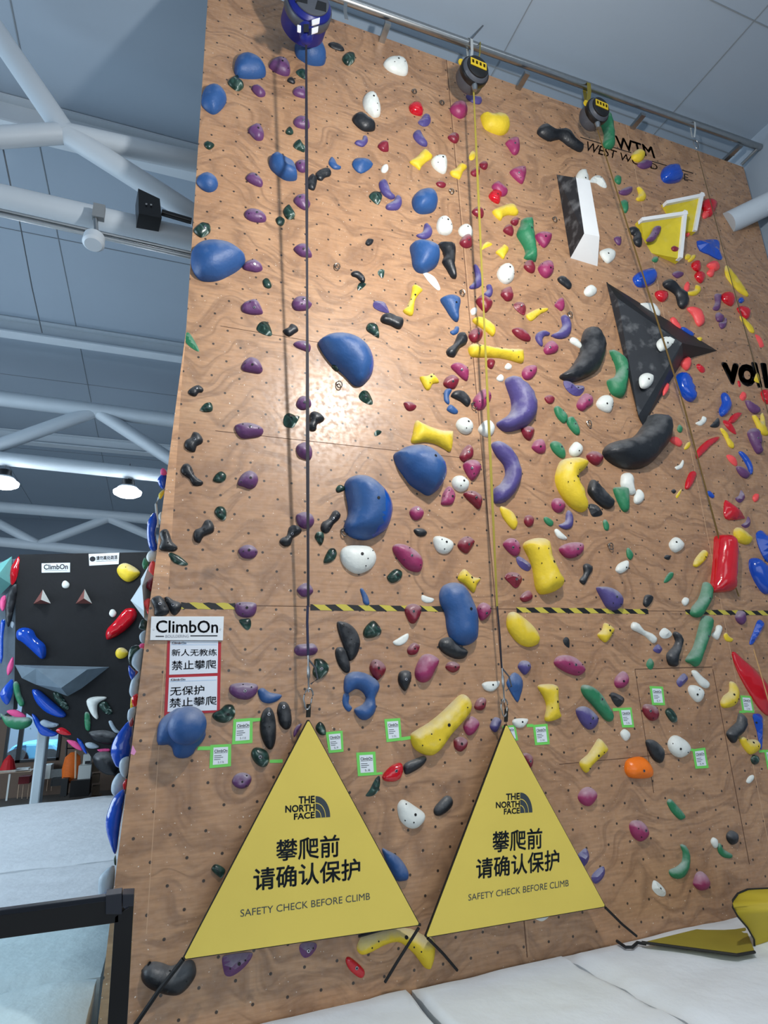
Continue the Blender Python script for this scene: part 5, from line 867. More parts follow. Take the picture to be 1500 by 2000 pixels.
('gn','oval',0.8,'M',384,'small dark green oval hold left of the purple round hold',[832,1874,843,1852,864,1840,883,1852,882,1870,868,1883,846,1883],[863,1864]),
('gn','round',0.9,'M',382,'small dark green round hold below and right of the tiny black flat blade-shaped hold',[1338,223,1358,204,1385,211,1387,233,1368,250,1349,245],None),
('pu','oval',0.9,'M',376,'small purple oval hold below and right of a tiny black knobbly hold',[1144,355,1154,341,1176,337,1193,346,1195,377,1171,375,1152,367],[1176,348]),
('gr','crescent',0.7,'M',376,'small green crescent hold below and left of the small black round hold',[2805,3310,2813,3293,2827,3317,2860,3337,2857,3353,2830,3350,2810,3333],None),
('wh','half-round',0.5,'M',376,'small white half-round hold above and left of a small dark red knobbly hold',[1535,2508,1553,2495,1591,2474,1597,2487,1587,2508,1565,2521,1544,2519],None),
('ye','rounded',0.8,'B',376,'small yellow rounded hold on the far black wall below a glossy red oblong hold',[451,2547,461,2532,482,2530,501,2547,491,2566,469,2573,454,2564],None),
('gn','oval',0.9,'B',375,'small dark green oval hold on the far black wall right of the white crescent hold',[386,2751,410,2739,427,2756,439,2786,418,2790,397,2773],None),
('gn','oval',0.8,'M',363,'small dark green oval hold right of a small dark red oval hold',[2602,2777,2620,2765,2643,2793,2645,2820,2627,2820,2608,2797],None),
('bl','round',0.9,'S',360,'small blue round hold on the side wall below a tiny pink round hold',[615,1875,630,1855,650,1852,650,1890,640,1911,625,1902],None),
('gn','oval',0.9,'S',359,None,[500,2570,510,2530,540,2520,545,2540,520,2560,508,2595],None),
('wh','teardrop',0.8,'M',358,None,[2479,1942,2494,1910,2513,1924,2517,1947,2503,1965,2483,1965],None),
('ye','knobbly',0.8,'M',357,None,[1938,982,1960,962,1970,954,1988,972,1976,996,1968,1010,1952,996],None),
('dr','knobbly',0.9,'M',356,None,[2034,2332,2051,2312,2069,2306,2081,2323,2078,2341,2055,2351,2040,2346],None),
('wh','round',0.8,'M',355,None,[2284,1136,2294,1118,2310,1112,2330,1128,2330,1144,2312,1156,2292,1152],None),
('ch','oval',1.0,'B',354,None,[154,2824,171,2811,201,2820,230,2828,213,2841,171,2841],None),
('dr','knobbly',0.9,'M',354,None,[2049,1036,2060,1016,2080,1018,2092,1040,2090,1060,2076,1063,2058,1052],None),
('bk','oblong',0.8,'M',351,None,[2180,1086,2190,1077,2208,1082,2230,1104,2234,1120,2224,1128,2204,1114,2186,1100],None),
('rd','oval',0.9,'M',351,None,[2563,1142,2574,1132,2601,1137,2611,1158,2601,1174,2585,1175,2569,1160],None),
('pu','knobbly',0.9,'M',350,None,[982,343,998,331,1020,336,1038,358,1032,372,1008,371],None),
('vi','bean',0.7,'M',348,None,[1822,370,1835,366,1854,374,1876,377,1884,391,1876,404,1854,401,1828,386],None),
('ye','round',0.9,'M',341,None,[2470,603,2493,582,2520,603,2507,627,2480,623],None),
('bl','oblong',0.9,'B',341,None,[148,2844,192,2852,224,2868,200,2878,160,2870],None),
('wh','round',0.9,'S',340,None,[572,2172,585,2152,612,2148,612,2180,585,2195,575,2188],None),
('bk','bean',0.9,'M',338,None,[1372,1066,1382,1058,1401,1058,1420,1074,1428,1092,1422,1103,1409,1098,1394,1083,1377,1077],None),
('gn','knobbly',0.8,'M',337,None,[1234,2838,1251,2819,1270,2838,1274,2867,1256,2872,1239,2858],None),
('pu','knobbly',0.8,'M',336,None,[2794,1149,2810,1147,2818,1153,2814,1199,2805,1212,2787,1205,2796,1181],None),
('co','oval',0.9,'M',332,None,[2660,1413,2678,1391,2696,1402,2700,1427,2687,1445,2669,1431],None),
('ye','flat',0.6,'M',330,None,[2815,1676,2823,1672,2841,1690,2848,1708,2866,1731,2866,1751,2848,1742,2837,1717],None),
('pu','knobbly',0.8,'M',330,None,[2915,1563,2937,1570,2966,1592,2964,1613,2946,1613,2927,1595],None),
('gn','wedge',0.8,'M',329,None,[934,2423,954,2417,978,2418,981,2445,968,2461,949,2447],None),
('pu','oval',0.8,'M',328,None,[2880,1821,2896,1821,2918,1835,2931,1853,2921,1868,2900,1860,2884,1839],None),
('ch','round',0.9,'S',326,None,[498,2790,505,2770,530,2762,525,2800,520,2820,500,2815],None),
('rd','knobbly',0.8,'M',324,None,[2883,1203,2898,1192,2921,1203,2929,1237,2914,1244,2898,1226],None),
('pu','knobbly',0.9,'M',324,None,[2877,2405,2889,2384,2907,2395,2915,2423,2903,2440,2884,2427],None),
('pk','oval',0.7,'B',323,None,[26,2777,64,2773,102,2798,77,2805,43,2794],None),
('gn','oval',0.8,'M',322,None,[782,1596,800,1575,823,1571,832,1589,827,1605,803,1608,787,1603],None),
('vi','wedge',0.8,'M',319,None,[2645,2663,2660,2640,2676,2630,2690,2649,2678,2667,2658,2684],None),
('wh','bean',0.8,'M',318,None,[2782,2477,2796,2463,2801,2445,2814,2441,2822,2454,2816,2477,2805,2499,2787,2488],None),
('gn','knobbly',0.8,'M',313,None,[1230,2094,1241,2077,1262,2079,1267,2101,1260,2124,1250,2127,1237,2109],None),
('wh','wedge',0.7,'M',313,None,[2578,2477,2587,2459,2603,2453,2628,2475,2615,2491,2592,2493],None),
('dr','round',0.8,'M',312,None,[2049,2033,2055,2015,2073,2011,2087,2026,2083,2049,2068,2057,2055,2049],None),
('bl','oblong',0.8,'M',309,None,[1407,2303,1416,2297,1427,2312,1439,2333,1444,2359,1433,2364,1420,2354,1416,2333],None),
('dr','oval',0.9,'M',303,None,[1846,822,1864,805,1886,816,1891,838,1883,848,1857,838],None),
('ye','crescent',0.8,'M',301,None,[2490,730,2503,733,2523,760,2520,780,2497,783,2487,773,2497,757],None),
('bk','oblong',0.8,'M',301,None,[2515,2350,2522,2327,2538,2322,2552,2332,2547,2352,2531,2371,2517,2364],None),
('vi','crescent',0.8,'M',291,None,[1386,557,1394,547,1415,545,1420,529,1434,533,1437,552,1420,571,1398,566],None),
('mg','teardrop',0.9,'M',290,None,[2169,1188,2182,1168,2194,1162,2204,1176,2206,1200,2196,1212,2180,1202],None),
('bl','crescent',0.7,'M',287,None,[1736,1529,1749,1517,1766,1523,1755,1546,1757,1572,1751,1579,1736,1563],None),
('gn','marbled',0.9,'M',287,None,[1147,562,1164,547,1183,559,1193,571,1190,590,1169,583,1152,574],None),
('pu','bean',0.8,'M',284,None,[2491,640,2520,623,2547,633,2543,650,2513,657],None),
('gr','oblong',0.8,'B',284,None,[331,2786,350,2790,352,2850,333,2845],None),
('dr','knobbly',0.9,'M',282,None,[1968,894,1980,877,2000,879,2008,900,2004,918,1988,914,1972,904],None),
('bk','flat',0.5,'M',282,None,[1282,170,1301,163,1330,173,1346,194,1330,197,1296,185],None),
('bk','oval',0.8,'M',282,None,[1617,2073,1627,2063,1655,2065,1669,2080,1659,2093,1634,2093],None),
('rd','wedge',0.8,'M',281,None,[2827,1642,2846,1642,2864,1658,2878,1685,2877,1695,2859,1685,2841,1667],None),
('bl','teardrop',0.7,'M',279,None,[1284,636,1294,612,1308,622,1318,641,1333,650,1327,659,1303,657],None),
('gn','wedge',0.8,'M',279,None,[1156,278,1176,264,1193,269,1200,288,1200,307,1176,298],None),
('dr','knobbly',0.9,'M',277,None,[1477,566,1494,549,1514,554,1520,581,1514,588,1494,586],None),
('ye','flat',0.5,'M',276,None,[2892,1233,2909,1244,2937,1271,2948,1298,2932,1296,2914,1271,2896,1249],None),
('gn','round',0.9,'M',275,None,[1297,1427,1314,1403,1330,1408,1334,1432,1318,1449,1302,1439],None),
('pu','bean',0.8,'M',273,None,[2419,747,2440,733,2467,727,2470,747,2453,760,2430,759],None),
('ye','crescent',0.7,'M',271,None,[2686,1140,2714,1131,2719,1112,2733,1117,2738,1135,2719,1153,2694,1152],None),
('rd','oblong',0.8,'M',270,None,[2848,1649,2857,1626,2878,1611,2897,1615,2889,1631,2869,1651],None),
('pk','oval',0.8,'B',269,None,[26,2611,38,2581,51,2566,53,2594,47,2619,30,2638],None),
('co','knobbly',0.9,'M',268,None,[2765,1031,2787,1017,2805,1026,2813,1047,2796,1056,2776,1045],None),
('dr','oval',0.8,'M',264,None,[1578,1572,1604,1569,1628,1586,1614,1602,1591,1600],None),
('dr','knobbly',0.9,'M',261,None,[1751,530,1773,516,1792,528,1794,545,1782,556,1763,547],None),
('vi','crescent',0.9,'M',260,None,[1892,1146,1903,1133,1901,1115,1909,1109,1920,1115,1926,1137,1920,1156,1905,1159],None),
('dr','knobbly',0.9,'M',258,None,[2717,1074,2728,1058,2748,1067,2755,1085,2744,1103,2728,1094],None),
('wh','oval',0.7,'M',256,None,[2425,2867,2440,2848,2460,2860,2462,2880,2445,2895],None),
('wh','bean',0.7,'M',253,None,[2227,1326,2236,1316,2256,1324,2274,1348,2270,1360,2248,1348,2232,1338],None),
('pk','round',0.8,'B',253,None,[0,2346,9,2329,23,2329,19,2376,9,2387,0,2372],None),
('co','oval',0.9,'S',253,None,[559,2355,575,2338,590,2345,580,2400,568,2375],None),
('dr','round',0.9,'S',251,None,[571,2290,580,2265,600,2252,595,2309,578,2302],None),
('co','knobbly',0.9,'S',251,None,[580,2225,590,2195,606,2198,606,2250,590,2240],None),
('co','wedge',0.8,'M',247,None,[2841,1781,2850,1774,2875,1785,2884,1812,2875,1819,2855,1803],None),
('gr','oval',0.8,'M',247,None,[2424,791,2436,779,2451,788,2456,811,2449,829,2436,822],None),
('pk','oval',0.8,'B',246,None,[260,2892,296,2896,320,2924,316,2932,288,2920],None),
('co','oblong',0.8,'M',245,None,[2621,1722,2624,1706,2646,1708,2665,1728,2660,1743,2642,1737],None),
('wh','half-round',0.5,'M',244,None,[1646,2337,1650,2324,1672,2331,1696,2339,1689,2352,1668,2355,1651,2348],None),
('pu','wedge',0.8,'M',241,None,[2874,1946,2889,1935,2896,1914,2905,1921,2913,1941,2900,1960,2887,1962],None),
('rd','wedge',0.8,'B',241,None,[218,2854,239,2841,265,2854,277,2871,239,2869],None),
('gn','knobbly',0.9,'S',237,None,[542,2450,555,2420,578,2430,572,2460,550,2458],None),
('wh','bean',0.7,'M',236,None,[2167,2074,2177,2065,2200,2085,2216,2101,2209,2108,2182,2101],None),
('ch','round',0.9,'S',232,None,[544,2485,555,2468,572,2465,568,2510,550,2508],None),
('rd','round',0.9,'M',230,None,[2976,1536,2981,1522,2992,1520,3004,1526,3004,1574,2994,1572,2984,1560],None),
('dr','knobbly',0.9,'M',230,None,[2705,1029,2719,1016,2737,1031,2739,1051,2728,1058,2710,1047],None),
('gn','round',0.8,'M',225,None,[1026,1096,1038,1085,1052,1091,1062,1115,1052,1125,1033,1118],None),
('bl','round',0.8,'M',221,None,[1746,1598,1760,1579,1787,1600,1789,1613,1774,1616,1758,1609],None),
('bl','oval',0.9,'S',216,None,[502,2600,515,2610,530,2630,518,2660,504,2635],None),
('wh','half-round',0.6,'M',213,None,[2087,3581,2143,3573,2143,3583,2120,3599,2097,3593],None),
('ch','oval',0.9,'B',210,None,[332,2904,360,2900,388,2916,372,2924,344,2922],None),
('bl','oval',0.8,'M',206,None,[2660,1283,2671,1276,2701,1294,2712,1310,2696,1312,2674,1298],None),
('dr','knobbly',0.8,'M',203,None,[2129,1552,2148,1541,2168,1555,2159,1575,2141,1573],None),
('dr','knobbly',0.9,'M',202,None,[1905,1407,1919,1398,1935,1412,1930,1430,1921,1440,1907,1430],None),
('gr','oval',0.7,'M',201,None,[2125,2024,2136,2018,2159,2033,2162,2049,2150,2055,2132,2042],None),
('gr','oblong',0.6,'M',201,None,[2594,2275,2601,2255,2617,2235,2631,2237,2628,2255,2610,2273],None),
('ch','oval',0.9,'S',195,None,[588,2100,600,2040,610,2050,602,2100,592,2106],None),
('co','oblong',0.8,'M',195,None,[2621,1244,2633,1239,2655,1267,2660,1285,2644,1280,2628,1262],None),
('gn','round',0.8,'M',194,None,[2936,2963,2948,2949,2963,2955,2966,2974,2956,2987,2942,2983],None),
('co','wedge',0.7,'M',193,None,[2952,1308,2960,1306,2974,1318,2984,1340,2986,1352,2972,1356,2966,1340],None),
('gn','round',0.8,'M',193,None,[1077,854,1093,844,1113,858,1105,878,1086,875],None),
('ch','crescent',0.8,'B',192,None,[424,2820,436,2816,452,2844,468,2860,452,2864,436,2848],None),
('gr','wedge',0.6,'M',191,None,[2526,2595,2540,2571,2556,2588,2551,2611,2538,2614],None),
('dr','round',0.9,'M',189,None,[1840,670,1859,653,1874,660,1871,684,1850,685],None),
('wh','crescent',0.6,'M',189,None,[2719,1651,2739,1640,2746,1625,2760,1633,2757,1649,2739,1663,2723,1658],None),
('pu','wedge',0.8,'M',187,None,[2897,2050,2914,2039,2923,2016,2933,2030,2930,2053,2914,2062],None),
('bl','oblong',0.8,'B',187,None,[300,2884,320,2896,340,2940,332,2942,312,2916],None),
('pu','oval',0.8,'M',184,None,[2628,1067,2644,1057,2667,1063,2670,1074,2651,1085,2637,1079],None),
('rd','knobbly',0.9,'S',184,None,[515,2725,538,2710,535,2755,520,2758],None),
('pu','knobbly',0.8,'M',184,None,[2798,1230,2807,1219,2828,1233,2825,1255,2805,1253],None),
('bk','half-round',0.6,'M',183,None,[2775,1665,2789,1649,2805,1631,2811,1645,2810,1663,2796,1670],None),
('gr','oval',0.7,'M',183,None,[2449,2148,2456,2139,2474,2162,2472,2178,2463,2187,2451,2173],None),
('co','oval',0.8,'M',182,None,[2591,1536,2592,1509,2606,1494,2615,1509,2608,1531,2594,1545],None),
('vi','wedge',0.8,'M',177,None,[2553,2538,2572,2516,2588,2531,2587,2541,2576,2552],None),
('wh','oval',0.8,'M',177,None,[2779,3290,2787,3272,2803,3280,2805,3307,2793,3313],None),
('dr','wedge',0.8,'M',176,None,[2723,1425,2735,1419,2755,1434,2757,1450,2744,1454,2730,1441],None),
('dr','knobbly',0.9,'M',174,None,[1996,862,2008,848,2026,850,2027,868,2018,879,2002,874],None),
('gn','teardrop',0.9,'M',174,None,[798,559,811,550,838,564,821,581,804,574],None),
('gn','oval',0.8,'M',174,None,[1312,1911,1322,1895,1337,1895,1351,1908,1339,1918,1320,1923],None),
('bk','pointed',0.7,'M',171,None,[2201,2500,2212,2488,2225,2497,2226,2527,2221,2529,2207,2518],None),
('bl','knobbly',0.8,'M',170,None,[1759,1294,1774,1285,1780,1274,1793,1277,1791,1298,1774,1308,1763,1303],None),
('ye','flat',0.5,'M',169,None,[2828,2482,2837,2471,2850,2486,2864,2495,2859,2507,2837,2503],None),
('bl','oval',0.9,'S',166,None,[401,3506,438,3474,442,3497,411,3513],None),
('pu','oval',0.7,'M',163,None,[1147,2858,1160,2834,1179,2826,1170,2848,1150,2879],None),
('pu','knobbly',0.8,'M',159,None,[2810,1260,2828,1255,2832,1239,2840,1251,2835,1276,2819,1283],None),
('wh','knobbly',0.9,'M',158,None,[1489,658,1499,643,1514,643,1518,660,1506,673,1492,670],None),
('dr','knobbly',0.9,'M',158,None,[1874,638,1893,628,1907,641,1902,658,1886,657],None),
('wh','round',0.8,'B',158,None,[241,2282,247,2270,258,2268,271,2280,267,2295,254,2298,244,2293],None),
('ye','wedge',0.6,'M',153,None,[1834,605,1845,588,1857,595,1854,619,1840,625,1833,619],None),
('gr','oval',0.7,'M',152,None,[2357,2037,2367,2029,2380,2051,2377,2071,2363,2067],None),
('gr','round',0.7,'B',152,None,[352,2623,358,2609,375,2609,380,2621,371,2636,356,2637],None),
('rd','oval',0.9,'S',151,None,[459,3152,475,3136,480,3138,473,3184,461,3175],None),
('wh','round',0.8,'B',151,None,[426,2395,433,2381,446,2381,455,2395,448,2408,437,2410,429,2404],None),
('co','knobbly',0.9,'M',149,None,[2743,836,2757,819,2773,829,2769,845,2753,852],None),
('gr','round',0.9,'S',148,None,[555,2205,565,2178,580,2200,565,2225],None),
('ye','wedge',0.6,'M',147,None,[1882,976,1890,954,1906,943,1924,952,1916,960,1896,968],None),
('wh','oval',0.7,'M',145,None,[2917,3050,2927,3033,2943,3027,2945,3043,2930,3060,2919,3058],None),
('gn','pointed',0.8,'M',142,None,[1396,1126,1403,1105,1420,1102,1430,1111,1405,1133],None),
('co','knobbly',0.9,'M',141,None,[2764,1063,2778,1048,2791,1051,2789,1076,2776,1079],None),
('co','wedge',0.8,'M',140,None,[2892,1549,2903,1529,2916,1536,2917,1554,2903,1564],None),
('gn','pointed',0.8,'M',139,None,[1476,1066,1485,1051,1502,1053,1500,1077,1493,1085],None),
('wh','crescent',0.6,'M',139,None,[2637,1824,2655,1815,2667,1796,2672,1808,2665,1828,2646,1835],None),
('dr','oval',0.8,'M',138,None,[1704,713,1722,706,1743,720,1734,731,1715,727],None),
('wh','oval',0.8,'M',138,None,[2665,2350,2676,2333,2691,2339,2689,2357,2676,2366],None),
('co','wedge',0.8,'M',136,None,[2674,1119,2687,1098,2696,1110,2694,1131,2680,1137],None),
('gr','oval',0.8,'M',136,None,[2402,697,2410,683,2427,693,2425,717,2410,713],None),
('bk','knobbly',0.8,'M',133,None,[1428,950,1437,932,1459,935,1455,950,1440,959],None),
('ye','wedge',0.6,'M',133,None,[2947,1481,2959,1454,2968,1475,2968,1495,2952,1490],None),
('gn','knobbly',0.9,'M',132,None,[1116,511,1130,494,1147,514,1138,524,1121,521],None),
('wh','oval',0.7,'M',131,None,[1838,1215,1845,1204,1858,1200,1865,1210,1858,1227,1845,1230],None),
('pu','knobbly',0.8,'M',128,None,[2400,931,2411,922,2427,936,2425,955,2413,952],None),
('bk','knobbly',0.8,'M',126,None,[1122,312,1133,300,1147,305,1154,319,1147,326,1128,319],None),
('wh','oval',0.7,'M',124,None,[1940,1477,1955,1461,1968,1471,1966,1487,1950,1489],None),
('pk','round',0.9,'S',115,None,[628,1835,638,1829,650,1840,650,1855,629,1854],None),
('co','round',0.8,'M',114,None,[2678,899,2685,887,2696,895,2695,918,2683,922],None),
('co','round',0.8,'M',112,None,[2942,1944,2952,1928,2964,1932,2963,1953,2950,1960],None),
('wh','oval',0.7,'M',112,None,[1972,1434,1984,1417,2000,1428,1996,1441,1982,1443],None),
('pk','knobbly',0.9,'S',109,None,[540,2530,550,2514,566,2515,562,2535,545,2538],None),
('ye','teardrop',0.6,'M',108,None,[2673,1749,2683,1731,2694,1725,2697,1740,2687,1753,2676,1756],None),
('bl','oval',0.7,'M',106,None,[2762,1923,2773,1917,2791,1935,2787,1946,2773,1939],None),
('ye','round',0.7,'M',106,None,[2688,1017,2705,995,2718,997,2712,1013,2696,1023],None),
('pk','oblong',0.7,'B',105,None,[380,2928,424,2924,428,2934,396,2938],None),
('gn','pointed',0.8,'M',101,None,[1462,1691,1474,1679,1491,1684,1484,1696,1467,1703],None),
('dr','oval',0.8,'M',99,None,[2624,967,2633,959,2653,972,2646,983,2631,979],None),
('gr','oval',0.7,'M',95,None,[2647,1672,2655,1658,2667,1672,2662,1689,2650,1685],None),
('rd','oval',0.9,'S',95,None,[480,3060,496,3042,491,3083,483,3083],None),
('ye','oval',0.9,'S',93,None,[620,1930,640,1912,640,1930,625,1950],None),
('dr','round',0.9,'S',90,None,[504,2821,519,2802,521,2830,509,2839],None),
('ye','round',0.7,'M',90,None,[2675,1001,2685,990,2700,999,2694,1013,2680,1012],None),
('dr','round',0.8,'S',88,None,[516,2650,532,2615,538,2630,525,2655],None),
('gr','round',0.8,'M',80,None,[2548,1013,2558,1001,2572,1008,2567,1023,2553,1021],None),
('wh','round',0.9,'S',79,None,[620,2010,632,2000,634,2035,622,2028],None),
('ye','oval',0.8,'S',76,None,[509,2765,512,2725,520,2730,518,2765],None),
('bk','knobbly',0.8,'M',73,None,[2596,2176,2606,2167,2619,2171,2615,2186,2601,2183],None),
('ye','flat',0.4,'M',70,None,[2640,1937,2651,1921,2662,1910,2658,1928,2646,1946],None),
('ch','round',0.6,'B',68,None,[38,2436,47,2427,55,2436,51,2453,43,2449],None),
('bl','round',0.8,'M',68,None,[2887,1169,2896,1160,2908,1174,2898,1183,2889,1178],None),
('gn','oval',0.7,'S',55,None,[445,3354,452,3341,454,3377,447,3377],None),
('ye','round',0.8,'M',53,None,[2723,1321,2735,1315,2744,1326,2733,1335],None),
('bk','knobbly',0.7,'M',43,None,[2623,1917,2633,1910,2642,1919,2633,1928],None),
('dr','flat',0.5,'M',40,None,[2882,1490,2889,1488,2895,1506,2887,1511],None)]
# ---------------------------------------------------------------- holds
HM = {'pu': ('purple_resin', (98, 58, 104), .42), 'mg': ('magenta_resin', (150, 46, 94), .45), 'dr': ('crimson_resin', (124, 26, 46), .38),
      'bl': ('blue_resin', (40, 82, 138), .5), 'bk': ('charcoal_resin', (24, 27, 32), .42), 'gn': ('marbled_green_resin', (34, 60, 54), .3),
      'gr': ('green_resin', (40, 122, 82), .5), 'wh': ('white_resin', (226, 230, 224), .45), 'ye': ('yellow_resin', (226, 196, 44), .55),
      'vi': ('violet_resin', (78, 68, 128), .5), 'rd': ('gloss_red_resin', (196, 14, 32), .12), 'co': ('coral_resin', (244, 84, 84), .45),
      'or': ('orange_resin', (255, 122, 22), .3), 'ch': ('pale_grey_resin', (160, 176, 188), .5), 'pk': ('pink_resin', (226, 80, 140), .45), 'gb': ('gloss_blue_resin', (14, 72, 180), .14)}
CHK = {'pu': .45, 'mg': .5, 'dr': .45, 'bl': .3, 'bk': .2, 'gn': .85, 'gr': .45, 'ye': .5, 'vi': .5}
def hmat(c):
    n, col, r = HM[c]
    if c == 'gn': return MATS.get(n) or marbled(n)
    return mat(n, col, rough=r, var=.16, bscale=14, bump=.25 if c not in ('rd', 'gb', 'gn') else .08, chalk=CHK.get(c), coat=.5 if c in ('rd', 'gb') else 0)
bolt_metal = mat('bolt_steel', (150, 150, 155), .25, 1); bolt_dark = mat('bolt_recess', (8, 8, 9), .6)
bm_ = MB(); bm_.lathe([(.0115, -.001), (.0115, .001), (.0085, .0018), (.0062, .0018)], (0, 0, 0), (0, -1, 0), 12, 0).lathe([(.0062, -.002), (.0062, .0019)], (0, 0, 0), (0, -1, 0), 8, 1)
_b = bm_.build('bolt', [bolt_metal, bolt_dark]); bolt_me = _b.data; bpy.data.objects.remove(_b)
bm_ = MB(); bm_.lathe([(.010, -.002), (.010, .0012), (.008, .0016)], (0, 0, 0), (0, -1, 0), 12, 0)
_b = bm_.build('bolt_hole', [bolt_dark]); hole_me = _b.data; bpy.data.objects.remove(_b)
VOLS = []
def surf_y(x, z): return 0.0
GRP = {'M': 'climbing holds on the plywood wall', 'B': 'climbing holds on the black wall', 'S': 'climbing holds on the side wall'}
stuff = MB(); stuff_m = []; stuff_names = []
YB = 9.5
JJ = lambda L: [(580+x/4.6875, 690+y/4.6875) for x, y in L]
GLOSS_SIDES = [JJ([(650, 1100), (750, 1165), (850, 1260), (900, 1360), (905, 1480), (860, 1600), (790, 1660), (690, 1700), (730, 1600), (762, 1450), (762, 1300), (730, 1200)]),
               JJ([(1120, 810), (1230, 835), (1330, 915), (1390, 1010), (1400, 1120), (1350, 1220), (1290, 1265), (1320, 1130), (1300, 1020), (1230, 920), (1150, 850)]),
               JJ([(440, -290), (560, -230), (680, -110), (735, 20), (720, 130), (680, 190), (640, 240), (655, 120), (640, 0), (560, -130), (450, -230)])]
for i, row in enumerate(HOLDS):
    col, shape, hh, g, ar, label, ps, bp = row
    px = [(ps[k]/2, ps[k+1]/2) for k in range(0, len(ps), 2)]
    cxp = sum(p[0] for p in px)/len(px); cyp = sum(p[1] for p in px)/len(px)
    if col == 'bl' and (cxp > 1225 or g == 'S' or (g == 'B')): col = 'gb'
    if g == 'M' and col in ('dr',) and cxp > 1340: col = 'rd'
    Y0 = {'M': 0.0, 'B': YB, 'S': 0.12+.05*(i % 3)}[g]
    if g == 'M':
        for poly, hv in VOL_PLANES:
            if inside((cxp, cyp), poly): Y0 = -hv
    res = 1.0 if ar < 1500 else 1.3 if ar < 5000 else 1.8
    if ar < 260: res = .7
    if hh > 1.3: hh *= .72
    vs, fs, (cx, cz), hf, Ht = hold_geo(px, hh, shape, Y0, g == 'S', i, res)
    m = hmat(col)
    if label is None:
        if m.name not in stuff_names: stuff_names.append(m.name); stuff_m.append(m)
        stuff.add([(x+cx, y+Y0, z+cz) for x, y, z in vs], fs, stuff_names.index(m.name)); continue
    o = mesh('climbing_hold', vs, fs, m, None, smooth=shape not in ('wedge', 'jagged'))
    o.location = (cx, Y0, cz); tag(o, label, 'climbing hold', GRP[g])
    for poly in GLOSS_SIDES:      # the big dual-texture holds: matt face, polished flank
        pr = [(lambda q: (q.x, q.z))(at(x, y, -.35*Ht)) for x, y in poly]
        if g == 'M' and ar > 5000 and col == 'bl' and math.dist((sum(p[0] for p in poly)/len(poly), sum(p[1] for p in poly)/len(poly)), (cxp, cyp)) < 60:
            o.data.materials.append(mat('polished_blue', (14, 80, 168), .22))
            for pp in o.data.polygons:
                if inside((pp.center.x+cx, pp.center.z+cz), pr): pp.material_index = 1
    if bp:
        q = at(bp[0]/2, bp[1]/2, Y0-.7*Ht)
        if inside((q.x, q.z), [(v[0]+cx, v[2]+cz) for v in vs[:1]]+[]) or True:
            hgt = hf((q.x, q.z)); e = .01
            gx = (hf((q.x+e, q.z))-hf((q.x-e, q.z)))/(2*e); gz = (hf((q.x, q.z+e))-hf((q.x, q.z-e)))/(2*e)
            gx = max(-1, min(1, gx)); gz = max(-1, min(1, gz))
            dark = (i*7) % 3 == 0 or col == 'ye' or col == 'wh' or col == 'bl'
            bo = bpy.data.objects.new('bolt_hole' if dark else 'bolt', hole_me if dark else bolt_me); C.objects.link(bo)
            bo.parent = o; bo.location = (q.x-cx, -hgt-.0015, q.z-cz)
            nrm = Vector((-gx, -1, -gz)).normalized()
            bo.rotation_mode = 'QUATERNION'; bo.rotation_quaternion = Vector((0, -1, 0)).rotation_difference(nrm)
            s_ = 1.15 if ar > 2500 else .9 if ar > 500 else .7
            bo.scale = (s_,)*3
            if ar > 620 and g == 'M' and col in ('pu', 'wh', 'ye', 'mg', 'bk', 'vi', 'dr'):      # the small set-screw holes round the bolt
                rn = random.Random(i*5+1); got = []
                vx = [v[0] for v in vs]; vz = [v[2] for v in vs]; nn = 2 if ar < 1500 else 3 if ar < 4000 else 4
                for _ in range(60):
                    if len(got) >= nn: break
                    x_, z_ = cx+rn.uniform(min(vx), max(vx))*.8, cz+rn.uniform(min(vz), max(vz))*.8
                    h_ = hf((x_, z_)); ok = h_ > .55*Ht and math.hypot(x_-q.x, z_-q.z) > .35*Ht+.02 and all(math.hypot(x_-a, z_-b) > .05 for a, b in got)
                    if ok and inside((x_, z_), OUT[0]):
                        got.append((x_, z_)); so_ = bpy.data.objects.new('screw_hole', hole_me); C.objects.link(so_); so_.parent = o
                        so_.location = (x_-cx, -h_-.001, z_-cz); so_.scale = (.5,)*3
# the raised ball of the big moulded hold
for o in list(C.objects):
    if o.get('label', '').startswith('large blue moulded') or o.get('label', '').startswith('huge blue moulded'):
        c_ = at(366, 1417, -.10)
        MB().lathe([(.112*math.cos(t*math.pi/20), .10*math.sin(t*math.pi/20)) for t in range(-3, 10)]+[(.001, .10)], c_, (0, -1, .1), 32).build('ball', hmat('bl'), o, True)
so = stuff.build('small_climbing_holds', stuff_m, None, smooth=True)
tag(so, 'many tiny coloured holds scattered between the larger holds of the climbing walls', 'climbing holds', None, 'stuff')
# ---------------------------------------------------------------- rail and rope devices
YR = -.19
zr = at(760, 37, YR)
rail = empty('steel_rail', Vector((3, YR, zr.z)), 'long steel rail on brackets along the top of the plywood wall', 'rail')
ra, rb = at(690, 6, YR), at(1484, 288, YR); d = (rb-ra).normalized()
MB().tube([ra-d*2.2, rb], .042, 24).build('tube', steel, rail, True)
for px, py in ((758, 38), (1030, 136), (1257, 217), (1447, 277)):
    p = at(px, py+6, YR); MB().box((p.x-.03, YR, p.z-.02), (p.x+.03, .10, p.z+.02)).build('bracket', steel, rail)
MB().box((.95, YR, ra.z-.02), (1.01, .1, ra.z+.02)).build('bracket', steel, rail)
MB().tube([at(1484, 288, YR), at(1518, 262, -.3)], .02, 10).build('end_strut', steel, rail); MB().tube([at(1478, 292, YR), at(1448, 322, 0)], .02, 10).build('end_strut', steel, rail)
gb = mat('device_grey', (70, 74, 82), .4, var=.1); db = mat('device_blue', (14, 26, 110), .35); blk = mat('device_black', (10, 10, 11), .4)
